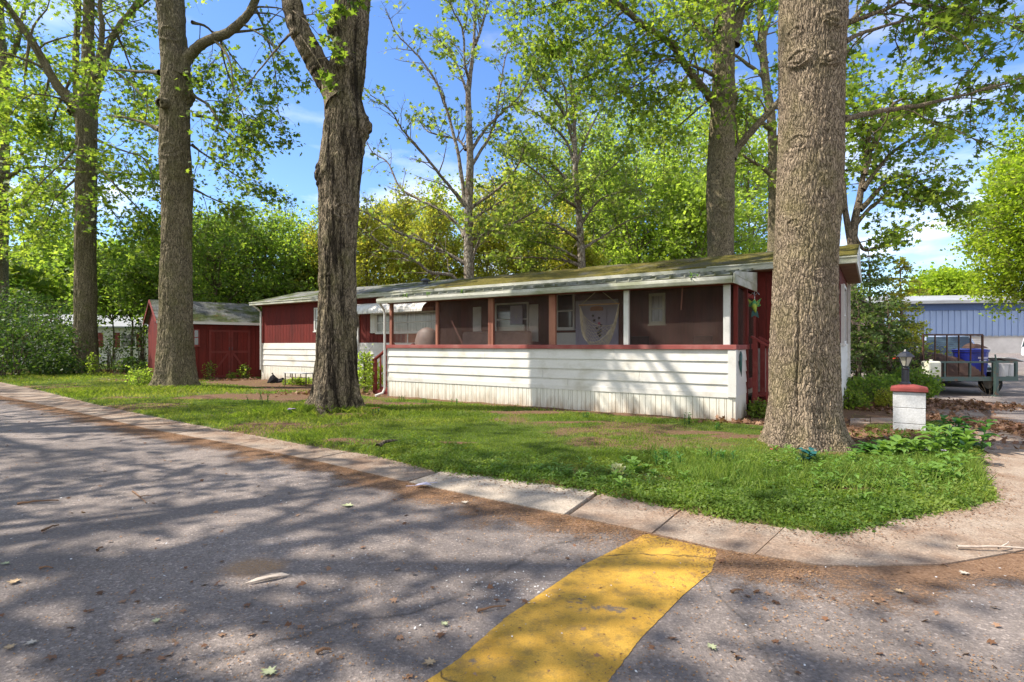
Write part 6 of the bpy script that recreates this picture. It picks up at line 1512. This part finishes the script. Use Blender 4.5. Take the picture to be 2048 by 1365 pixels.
hb_ = .02 + .06 * np.clip(e / .35, 0, 1) * fbm(x * 3, y * 3, seed=33) + .12 * np.clip(1 - (((x - 4.0) / 2.1) ** 2 + ((y - 6.9) / .75) ** 2), 0, 1) * (.4 + fbm(x * 2.2, y * 2.2, seed=35)) 
hb_ = hb_ * np.clip((np.hypot(x - 4.6, y - 8.4) - .9) / .9, .15, 1)
P = np.stack([x, y, yardz(x, y) + hb_ * (.15 + .85 * rng.random(len(x)) ** .6)], -1)
P[:, :2] += rng.normal(size=(len(P), 2)) * .035; P[:, 2] = np.maximum(P[:, 2], .03)
V, Fs, r = leaf_mesh(P, .030, rng, False, .6, .5)
r2 = np.clip(r * .5 + 1.1 * (np.repeat(fbm(x * 1.7, y * 1.7, seed=37), 4) - .3), 0, 1)
o = npmesh('ground_cover', V, Fs, LM['clover'], attr={'rnd': r2}); tag(o, 'low clover-like ground cover spreading over the corner bed', 'ground cover', kind='stuff')
# soft grassy stems in the bed
x = rng.uniform(1.9, 6.0, 16000); y = 6.85 + rng.normal(size=16000) * .45 + (x - 4) * .05; k = inside(x, y, YARD) & (np.hypot(x - 4.6, y - 8.4) > 1.45) & (np.hypot((x - 4.9) / 1, (y - 5.8) / .3) > .7)
x, y = x[k], y[k]; n = len(x); h_ = (.09 + .13 * fbm(x * 1.8, y * 1.8, seed=41)) * (.6 + .6 * rng.random(n)); a = rng.random(n) * 2 * PI; z = yardz(x, y)
P = np.stack([x, y, z], -1); tip = P + np.stack([rng.normal(size=n) * .05, rng.normal(size=n) * .05, h_], -1); w_ = np.stack([np.cos(a), np.sin(a), 0 * a], -1) * .0035
V = np.stack([P - w_, P + w_, (P + tip) / 2 + w_ * 1.2 + np.array([0, 0, .01]), tip], 1).reshape(-1, 3); i = np.arange(n)[:, None] * 4
o = npmesh('tall_grass', V, [i + np.array([[0, 1, 2]]), i + np.array([[0, 2, 3]])], LM['clover'], attr={'rnd': np.repeat(rng.random(n) * .8 + .2, 4)}); tag(o, 'fine taller grass standing in the corner bed', 'grass', kind='stuff')

# dead leaves and chaff
def flakes(name, x, y, zf, size, mat, label, cat, lobed=False, tilt=.45, sv=.6):
    P = np.stack([x, y, zf], -1); V, Fs, r = leaf_mesh(P, size, rng, lobed, tilt, sv)
    o = npmesh(name, V, Fs, mat, attr={'rnd': r}); tag(o, label, cat, kind='stuff')
X_, Y_ = [], []
for px, py, sx_, sy_, n in ((1735, 815, 1.0, .9, 5200), (1900, 812, 1.0, .8, 4200), (1560, 848, 1.0, .35, 1600), (470, 763, 3.5, .6, 2600), (250, 745, 3.0, 1.2, 2600), (1950, 850, .6, 1.2, 1200), (690, 792, 2, .5, 700), (1800, 880, 1.5, .8, 700)):
    cx, cy_ = gnd(px, py); X_.append(cx + rng.normal(size=n) * sx_ * .6); Y_.append(cy_ + rng.normal(size=n) * sy_ * .6)
x, y = np.concatenate(X_), np.concatenate(Y_); lx, ly = Hinv(x, y); k = ~((ly > -.05) & (lx < 1.8) & (lx > -20.5)); x, y = x[k], y[k]
flakes('leaf_litter', x, y, np.maximum(yardz(x, y), .02) + rng.random(len(x)) * .05, .075, LM['dead'], 'brown dead leaves gathered near the pillar, the steps and the shed', 'dead leaves', True)
# chaff along the road edge and scattered over the asphalt
B = lerp_line(OUTER[1:12], 4000); n = 60000; idx = rng.integers(0, 4000, n); wdn = rng.gamma(1.3, .17, n)
bandw = .35 + 1.5 * fbm(idx * .004, idx * 0, seed=51)
x = B[idx, 0] - wdn * bandw * .35 + rng.normal(size=n) * .02; y = B[idx, 1] - wdn * bandw * .9
k = (y > 3.3) & (rng.random(n) < np.clip(.25 + 1.2 * fbm(x * 1.1, y * 1.1, seed=52), 0, 1)); x, y = x[k], y[k]
n2 = 42000; x2 = rng.uniform(-1, 1, n2); y2 = 2.3 + 16 * rng.random(n2) ** 1.9; x2 = x2 * y2 * 1.0; k2 = inside(x2, y2, road) & (fbm(x2 * 1.6, y2 * 1.6, seed=53) + rng.random(n2) * .5 > .72)
x, y = np.r_[x, x2[k2]], np.r_[y, y2[k2]]; k = ~inside(x, y, YARD)
x, y = x[k], y[k]
flakes('chaff', x, y, .009 + rng.random(len(x)) * .004, .0115, LM['chaff'], 'tan blossom chaff and crumbs drifted along the road edge', 'chaff', False, .12, .6)
n2 = 700; y2 = 2.3 + 12 * rng.random(n2) ** 1.6; x2 = (rng.random(n2) * 2 - 1) * y2; k2 = inside(x2, y2, road) & ~inside(x2, y2, YARD)
flakes('road_leaf_bits', x2[k2], y2[k2], np.full(k2.sum(), .013), .034, LM['dead'], 'torn brown leaf bits strewn thinly over the asphalt', 'leaf bits', True, .2, .7)
n2 = 500; x2 = np.r_[rng.normal(-.05, .16, 120), rng.uniform(-5, 4, n2)]; y2 = np.r_[rng.normal(3.55, .12, 120), 2.4 + 7 * rng.random(n2)]; k2 = inside(x2, y2, road) & ~inside(x2, y2, YARD)
flakes('pale_petals', x2[k2], y2[k2], np.full(k2.sum(), .015), .013, M['sheet'], 'tiny pale petals scattered on the asphalt', 'petals', False, .2, .6)
# crumbs on the pavement
n = 9000; t = rng.random(n); idx = rng.integers(1200, 3999, n); A_ = lerp_line(INNER[1:19], 4000); x = A_[idx, 0] - rng.normal(size=n) * .12 - .05; y = A_[idx, 1] - np.abs(rng.normal(size=n)) * .2
k = ~inside(x, y, YARD); flakes('pavement_crumbs', x[k], y[k], np.full(k.sum(), .034), .016, LM['dead'], 'dark leaf crumbs lying along the pavement edge', 'crumbs', False, .1)

# single fallen leaves and sticks that stand out on the road
def fallen_leaf(px, py, size, rz, mat, label, curl=.2):
    x, y = gnd(px, py); b = MB(); n = 9
    out = [(0, -.75), (.02, -.3), (.28, -.36), (.20, -.12), (.62, .02), (.30, .14), (.44, .46), (.16, .36), (0, .85)]
    out = out + [(-a_, c_) for a_, c_ in out[-2:0:-1]]
    V = [(a_ * size, c_ * size, .016 + curl * size * (abs(a_) ** 1.5) + .02 * size * c_) for a_, c_ in out]; m_ = len(V)
    b.add([(0, 0, .014)] + V, [(0, i + 1, (i + 1) % m_ + 1) for i in range(m_)])
    b.add([(0, 0, .011)] + [(a_, c_, z_ - .003) for a_, c_, z_ in V], [(0, (i + 1) % m_ + 1, i + 1) for i in range(m_)])
    o = b.build('fallen_leaf', mat); o.location = (x, y, 0); o.rotation_euler = (0, 0, rz); tag(o, label, 'leaf', 'single leaves lying on the asphalt')
lf_a = paint('pale_leaf_back', (.40, .42, .24), (.3, .33, .15), 20, rough=.7); lf_b = paint('tan_leaf', (.46, .33, .19), (.3, .19, .1), 20, rough=.7); lf_c = paint('bleached_leaf', (.5, .44, .36), (.36, .28, .2), 20, rough=.7)
for a_ in ((540, 1350, .07, 1.2, lf_a, 'pale green lobed leaf at the bottom edge, left of the yellow stripe'), (28, 1168, .07, .4, lf_b, 'tan leaf near the left edge of the road'), (862, 1330, .06, 2.0, lf_b, 'tan curled leaf touching the near corner of the yellow stripe'),
           (12, 1131, .05, 1.6, lf_a, 'small yellowish leaf at the left margin of the road'), (698, 1014, .10, 1.5, lf_a, 'pale leaf on the dark upper middle of the road'), (1425, 1300, .05, .3, lf_a, 'leaf right of the yellow stripe'), (890, 1253, .04, .8, lf_a, 'tiny green leaf left of the yellow stripe'),
           (312, 1247, .045, .6, lf_a, 'greenish leaf in the lower left of the road'), (1930, 1150, .06, 1.9, lf_c, 'bleached leaf below the pavement at right'), (930, 1008, .07, .2, lf_c, 'bleached leaf beside the pale pavement slab'), (65, 1290, .05, 2.4, lf_c, 'bleached leaf in the lower left corner'), (20, 1300, .05, .9, lf_b, 'tan leaf in the lower left corner'),
           (1800, 1187, .05, .9, lf_b, 'tan leaf in the right foreground of the road')):
    fallen_leaf(*a_)
def stick(p0, p1, r, label, name='twig', mat=None, zz=.012, mid=0.0, fork=False):
    (x0, y0), (x1, y1) = gnd(*p0), gnd(*p1); T = Tree(int(p0[0])); cx, cy_ = (x0 + x1) / 2, (y0 + y1) / 2
    T.limb([(x0 - cx, y0 - cy_, zz), (mid, mid * .5, zz + r), (x1 - cx, y1 - cy_, zz)], r, r * .5, 6, 9, 1.2)
    if fork: T.limb([(0, 0, zz), ((x1 - x0) * .2, (y1 - y0) * .2 + .06, zz + .02), ((x1 - x0) * .3, (y1 - y0) * .3 + .13, zz + .01)], r * .6, r * .3, 5, 6, 1.2)
    o = npmesh(name, np.concatenate(T.V), [np.concatenate(T.Q)], mat or BK['thin']); o.location = (cx, cy_, 0); tag(o, label, 'twig')
tw = paint('twig_wood', (.20, .11, .06), (.1, .06, .035), 20, rough=.9); tw2 = paint('bleached_wood', (.5, .42, .34), (.38, .3, .24), 20, rough=.9)
stick((632, 1310), (662, 1304), .011, 'short reddish stick in the bottom foreground', mat=tw); stick((955, 1226), (1012, 1216), .008, 'thin stick just left of the yellow stripe', mat=tw)
x, y = gnd(530, 1163); b = MB(); pp = [(-.13, -.035, .012), (-.06, -.03, .02), (.03, -.012, .03), (.10, .012, .022), (.15, .04, .014), (.10, .05, .03), (.03, .03, .04), (-.05, .0, .03)]; b.add(pp, [tuple(range(8))]); b.add([(q[0], q[1], q[2] - .006) for q in pp], [tuple(range(8))[::-1]]); b.add(pp + [(q[0], q[1], q[2] - .006) for q in pp], [(i, i + 8, (i + 1) % 8 + 8, (i + 1) % 8) for i in range(8)])
o = b.build('bark_strip', tw2); o.location = (x, y, 0); o.rotation_euler = (0, 0, .25); tag(o, 'long pale curled bark strip near the sandy patch', 'bark strip')
stick((35, 1010), (118, 1003), .012, 'long thin stick at the upper left of the road', mat=tw)
stick((265, 985), (292, 1008), .009, 'forked twig on the left of the road', mat=tw, fork=True); stick((85, 1065), (118, 1053), .011, 'stubby stick lying left of the forked twig', mat=tw); stick((194, 1104), (206, 1098), .010, 'very short stick in the left of the road', mat=tw)
stick((1914, 1104), (2080, 1110), .011, 'long forked stick across the pavement at the right edge', mat=tw2, zz=.04, fork=True); stick((1462, 1187), (1485, 1184), .009, 'rusty short stick right of the yellow stripe', mat=tw)
stick((755, 905), (793, 893), .035, 'short grey log lying in the lawn near the pavement', 'log', BK['thin'], .09)
stick((80, 1139), (106, 1139), .008, 'thin stick under the left road leaves', mat=tw)
stick((1860, 1092), (1960, 1062), .007, 'thin stick on the pavement corner', mat=tw, zz=.035) if False else None
# grey paper scrap by the slab
x, y = gnd(846, 976); b = MB(); b.add([(-.09, -.03, .012), (.02, -.05, .03), (.10, 0, .014), (.03, .05, .035), (-.06, .045, .015)], [(0, 1, 2, 3, 4)]); b.add([(-.09, -.03, .010), (.02, -.05, .028), (.10, 0, .012), (.03, .05, .033), (-.06, .045, .013)], [(4, 3, 2, 1, 0)])
b.tube([(-.09, -.03, .012), (-.18, -.05, .012)], .003, 4); b.tube([(.03, .05, .02), (.15, .09, .02)], .004, 4)
o = b.build('paper_scrap', M['lilac']); o.location = (x, y, 0.02); tag(o, 'crumpled grey scrap at the left end of the pale pavement slab', 'scrap')

# ---------------------------------------------------------------- plants one can tell apart
def bladeleaf(b, base, az, L, wd, rise, droop, n=6):
    """arching strap or oval leaf made of two rows of faces folded along the midrib"""
    d = np.array([math.cos(az), math.sin(az), 0]); s = np.array([-math.sin(az), math.cos(az), 0]); V = []
    for k in range(n + 1):
        t = k / n; c = np.array(base) + d * L * t * math.cos(rise) * (1 + .1 * t) + np.array([0, 0, 1]) * L * (math.sin(rise) * t - droop * t * t)
        w_ = wd * math.sin(PI * min(.98, t ** .8 * .93 + .05)) ** .9
        V += [tuple(c - s * w_ / 2 + [0, 0, w_ * .22]), tuple(c), tuple(c + s * w_ / 2 + [0, 0, w_ * .22])]
    b.add(V, [(3 * k + j, 3 * k + j + 1, 3 * k + j + 4, 3 * k + j + 3) for k in range(n) for j in (0, 1)])
def rgbmat(name, c, c2, tr=.3):
    m, t = newmat(name); v = coords(t); col = mix(t, ramp(t, noise(t, v, 9.0, 4.0), [(.4, 0.0), (.65, 1.0)]), c, c2)
    d = N(t, 'ShaderNodeBsdfPrincipled', Base_Color=col, Roughness=.45); tr_ = N(t, 'ShaderNodeBsdfTranslucent', Color=mix(t, 1.0, col, (2.2, 2.2, 1.4), 'MULTIPLY'))
    N(t, 'ShaderNodeOutputMaterial', Surface=N(t, 'ShaderNodeMixShader', i0=tr, i1=d.outputs[0], i2=tr_.outputs[0]).outputs[0]); return m
PM = {'lush': rgbmat('lush_leaf', (.07, .17, .025), (.05, .13, .03)), 'deep': rgbmat('deep_leaf', (.03, .09, .02), (.045, .12, .025)), 'fresh': rgbmat('fresh_leaf', (.14, .24, .04), (.10, .19, .03)), 'silver': rgbmat('silver_leaf', (.25, .3, .2), (.16, .22, .12)), 'teal': rgbmat('teal_leaf', (.012, .075, .07), (.02, .11, .10), .1), 'bleached': rgbmat('bleached_leaf', (.45, .45, .25), (.3, .36, .12))}
def plant(px, py, label, n, L, wd, rise, droop, mat, name='leafy_plant', stem=0.0, nst=1, spread=.1, flower=None, cat='plant', group=None, zb=None, Y=None):
    x, y = gnd(px, py) if Y is None else (gx(px, Y), Y)
    z = float(yardz(np.array([x]), np.array([y]))[0]) - .01 if zb is None else zb
    r = empty(name, (x, y, z), random.random() * 6, label, cat, group); lv, sm = MB(), MB()
    for q in range(nst):
        a = random.random() * 2 * PI; ox, oy = math.cos(a) * spread * random.random(), math.sin(a) * spread * random.random(); lean = (random.uniform(-.2, .2), random.uniform(-.2, .2))
        if stem > 0: sh = stem * random.uniform(.7, 1.1); sm.tube([(ox, oy, -.02), (ox + lean[0] * sh * .4, oy + lean[1] * sh * .4, sh * .5), (ox + lean[0] * sh, oy + lean[1] * sh, sh)], .006 + .004 * stem, 5)
        for k in range(n):
            f = (k + .5) / n; hz = stem * f * .98 if stem > 0 else 0.0
            bladeleaf(lv, (ox + lean[0] * hz, oy + lean[1] * hz, hz), a + k * 2.4 + random.uniform(-.3, .3), L * random.uniform(.65, 1.1) * (1 - .3 * f if stem else 1), wd * random.uniform(.75, 1.1), rise * random.uniform(.6, 1.15), droop * random.uniform(.6, 1.3))
        if flower:
            fl = MB(); fx, fy, fz = ox + lean[0] * stem, oy + lean[1] * stem, max(stem, L * .7)
            for k in range(9): bladeleaf(fl, (fx, fy, fz), k * .7, flower[1], flower[1] * .5, .5, .3, 3)
            if stem == 0: sm.tube([(ox, oy, 0), (fx, fy, fz)], .004, 4)
            fl.build('flower', flower[0], r)
    lv.build('foliage', mat, r)
    if sm.V: sm.build('stem', PM['deep'], r)
    return r
# many small weeds nobody could count
wm = MB()
for k in range(330):
    cx, cy_ = 4.1 + random.gauss(0, 1.15), 6.75 + random.gauss(0, .62)
    if random.random() < .25: cx, cy_ = random.uniform(-.5, 2.2), 6.3 + random.gauss(0, .35)
    if not inside(np.array([cx]), np.array([cy_]), YARD)[0] or math.hypot(cx - 4.6, cy_ - 8.4) < 1.25 or dist(np.array([cx]), np.array([cy_]), INNER)[0] < .12: continue
    z = float(yardz(np.array([cx]), np.array([cy_]))[0]); h_ = random.uniform(.05, .20) * (1.3 if cx > 3 else .8); n_ = random.randint(6, 12); a0 = random.random() * 6; wide = random.random() < .3
    for q in range(n_):
        f = (q + .3) / n_; bladeleaf(wm, (cx, cy_, z + h_ * f * .9), a0 + q * 2.4, random.uniform(.05, .09) * (1.4 if wide else 1), .05 if wide else .02, .75, .4, 3)
o = wm.build('bed_weeds', PM['fresh']); tag(o, 'mixed young weeds standing up through the ground cover', 'weeds', kind='stuff')
hostas = 'broad-leaved plants around the white pillar'
for k, (px, py, lb, n, L, wd, rise, st, ns) in enumerate(((1880, 925, 'big broad-leaved plant right of the pillar foot', 12, .24, .085, .8, .32, 5), (1915, 905, 'outermost broad-leaved plant beside the side pavement', 11, .24, .085, .7, .34, 5), (1840, 935, 'bushy broad-leaved plant in front of the pillar', 11, .19, .075, .8, .22, 6),
        (1790, 930, 'broad-leaved plant left of the pillar foot', 10, .20, .075, .8, .20, 5), (1755, 915, 'low broad plant between the pillar and the corner tree', 9, .22, .08, .7, .10, 4), (1880, 965, 'low leafy plant in the sunny point of the bed', 8, .15, .06, .7, .12, 5), (1905, 950, 'leafy plant at the right rim of the bed', 8, .17, .06, .7, .14, 4))):
    plant(px, py, lb, n, L * 1.25, wd * 1.25, rise, .45, PM['lush' if k % 3 == 1 else 'fresh'], stem=st * 1.3, nst=ns + 1, spread=.30, group=hostas)
plant(1865, 935, 'purple-flowered plant under the broad leaves by the pillar', 7, .12, .03, .9, .3, PM['deep'], 'flowering_plant', .18, 5, .2, (M['purple'], .035))
plant(1860, 925, 'pale arching strap leaves at the sunny rim of the bed', 6, .30, .05, 1.0, .55, PM['fresh'], 'strap_plant', 0, 2, .1) if False else None
plant(1808, 928, 'pale strap-leaved plant in front of the pillar bed', 7, .24, .035, .9, .5, PM['fresh'], 'strap_plant', 0, 2, .08)
plant(1238, 965, 'bleached yellow leafy plant at the left tip of the corner bed', 7, .13, .06, 1.1, .2, PM['bleached'], 'leafy_plant', .14, 3, .05)
plant(1270, 955, 'round-leaved green plant beside the bleached one', 8, .13, .085, .9, .3, PM['fresh'], 'leafy_plant', .16, 4, .12)
plant(1305, 965, 'silvery rosette in the left of the corner bed', 10, .11, .03, .5, .2, PM['silver'], 'rosette_plant', 0, 2, .08)
plant(1340, 945, 'feathery green weed in the left of the corner bed', 12, .10, .03, .8, .2, PM['lush'], 'weed', .2, 6, .2)
plant(1430, 940, 'upright green weed before the corner tree', 12, .09, .025, .8, .2, PM['lush'], 'weed', .22, 7, .3)
plant(1612, 945, 'glossy teal heart-leaved plant at the foot of the corner tree', 9, .14, .12, .6, .5, PM['teal'], 'teal_plant', .24, 3, .06)
plant(1545, 925, 'pink flower tuft left of the teal plant', 5, .10, .03, .9, .2, PM['deep'], 'flowering_plant', .13, 2, .05, (M['pink'], .035))
plant(1565, 950, 'red flower in front of the corner trunk', 5, .10, .03, .9, .2, PM['deep'], 'flowering_plant', .12, 1, .02, (M['pink'], .045))
plant(1775, 1040, 'small weed at the sunny rim of the bed', 7, .08, .04, .8, .3, PM['fresh'], 'weed', .05, 2, .05)
plant(578, 838, 'lilac flower clump left of the streaked trunk', 8, .16, .02, 1.0, .4, PM['fresh'], 'flowering_plant', .14, 5, .14, (M['purple'], .055))
plant(752, 838, 'dark red flower right of the streaked trunk', 6, .14, .03, .9, .3, PM['deep'], 'flowering_plant', .18, 3, .1, (M['cap'], .05))
plant(530, 812, 'thin upright weed on the lawn left of the lilac clump', 8, .09, .02, .9, .2, PM['lush'], 'weed', .3, 5, .5)
bush(728, 17.3, .36, 1.45, 'light green leafy shrub beside the white door', 'pale', 811, .085, 700, stems=6)
bush(750, 18.2, .55, 1.0, 'pale shrub behind the left steps', 'pale', 812, .09, 800, stems=6)
bush(598, 21.4, .7, .3, 'low green bush under the metal bench', 'maple', 813, .07, 1100)
bush(185, 27.2, .25, 1.25, 'upright weedy sapling at the foot of the V-forked oak', 'maple', 814, .09, 260, stems=4)
bush(286, 20.2, .55, .75, 'pale leafy weed against the foot of the straight oak', 'pale', 815, .08, 700)
bush(418, 23.9, .3, .9, 'young sapling in front of the shed doors', 'maple', 816, .09, 110, stems=3)
bush(488, 24.6, .35, .75, 'weedy sapling at the right shed door', 'maple', 817, .09, 150, stems=4)
bush(462, 24.3, .25, .35, 'low weed between the shed doors', 'maple', 818, .08, 120, stems=3)
for k, (px, py, lb) in enumerate(((802, 800, 'weed at the left end of the porch base'), (912, 806, 'small weed sprouting from the porch base'), (1168, 835, 'weed sprouting at the middle of the porch skirting'), (1376, 850, 'tiny sprig growing against the skirting near the corner'), (1440, 858, 'weed at the near corner of the porch'), (850, 805, 'grassy weed along the porch base'))):
    plant(px, py + 6, lb, 7, .09, .035, .8, .3, PM['lush'], 'weed', .13 if k != 3 else .25, 3, .12, group='weeds along the porch base')
for k, px in enumerate((815, 858, 930, 1385)):   # sprigs rooted in the porch gutter
    x, _ = hl(px, 590, -.25); wx, wy = H(x, -.28)
    plant(0, 0, ['leftmost', 'second', 'third', 'rightmost'][k] + ' green sprig growing out of the porch gutter', 6, .10, .03, 1.0, .3, PM['fresh'], 'sprig', .12, 3, .12, group='sprigs in the porch gutter', zb=2.95, Y=wy).location = (wx, wy, 2.95)

# ---------------------------------------------------------------- bench and bag by the home
tx, ty = gnd(595, 772); 
tb = empty('metal_bench', (gx(598, 20.6), 20.6, .02), -.5, 'rusty metal bench with a grey top beside the streaked trunk', 'bench')
b = MB(); b.box(-.62, .62, -.2, .2, .50, .54); b.build('seat', M['sheet'], tb, bev=.005)
for sx_ in (-.57, .57):
    for sy_ in (-.16, .16): b = MB(); b.bar((sx_, sy_, 0), (sx_, sy_, .5), .03); b.build('leg', M['rust'], tb)
b = MB(); b.bar((-.57, -.16, .36), (.57, -.16, .36), .02); b.bar((-.57, .16, .15), (.57, .16, .15), .02)
for q in (-.28, 0, .28): b.bar((q, -.16, .36), (q, -.16, .5), .02)
b.build('cross_bar', M['rust'], tb)
bg_ = empty('rubbish_bag', (gx(549, 22.2), 22.2, .02), .3, 'black bag slumped against the white skirting by the shed', 'bag'); bg_.scale = (.75, .7, .72)
prof = [(-.42, 0), (-.20, .40), (-.06, .50), (.08, .40), (.20, .28), (.42, .33), (.52, .22), (.56, 0)]; V, Fs = [], []; m_ = 9
for j in range(m_):
    q = j / (m_ - 1); k_ = math.sin(PI * (.12 + .76 * q)) ** .6
    for (x_, z_) in prof: V.append((x_ * (.85 + .15 * k_) + random.uniform(-.03, .03), -.25 + .5 * q + random.uniform(-.02, .02), max(0, z_ * k_ + (random.uniform(-.04, .04) if z_ else 0))))
Fs = [(j * 8 + i, j * 8 + i + 1, (j + 1) * 8 + i + 1, (j + 1) * 8 + i) for j in range(m_ - 1) for i in range(7)] + [tuple(range(8))[::-1], tuple(range((m_ - 1) * 8, m_ * 8))]
b = MB(); b.add(V, Fs); b.build('sack', M['dark'], bg_)
b = MB(); b.tube([(-.06, 0, .42), (-.08, 0, .54), (-.12, 0, .60)], [.05, .02, .05], 8); b.build('knot', M['dark'], bg_)
print('leaves', NLEAF[0], 'objects', len(bpy.data.objects))
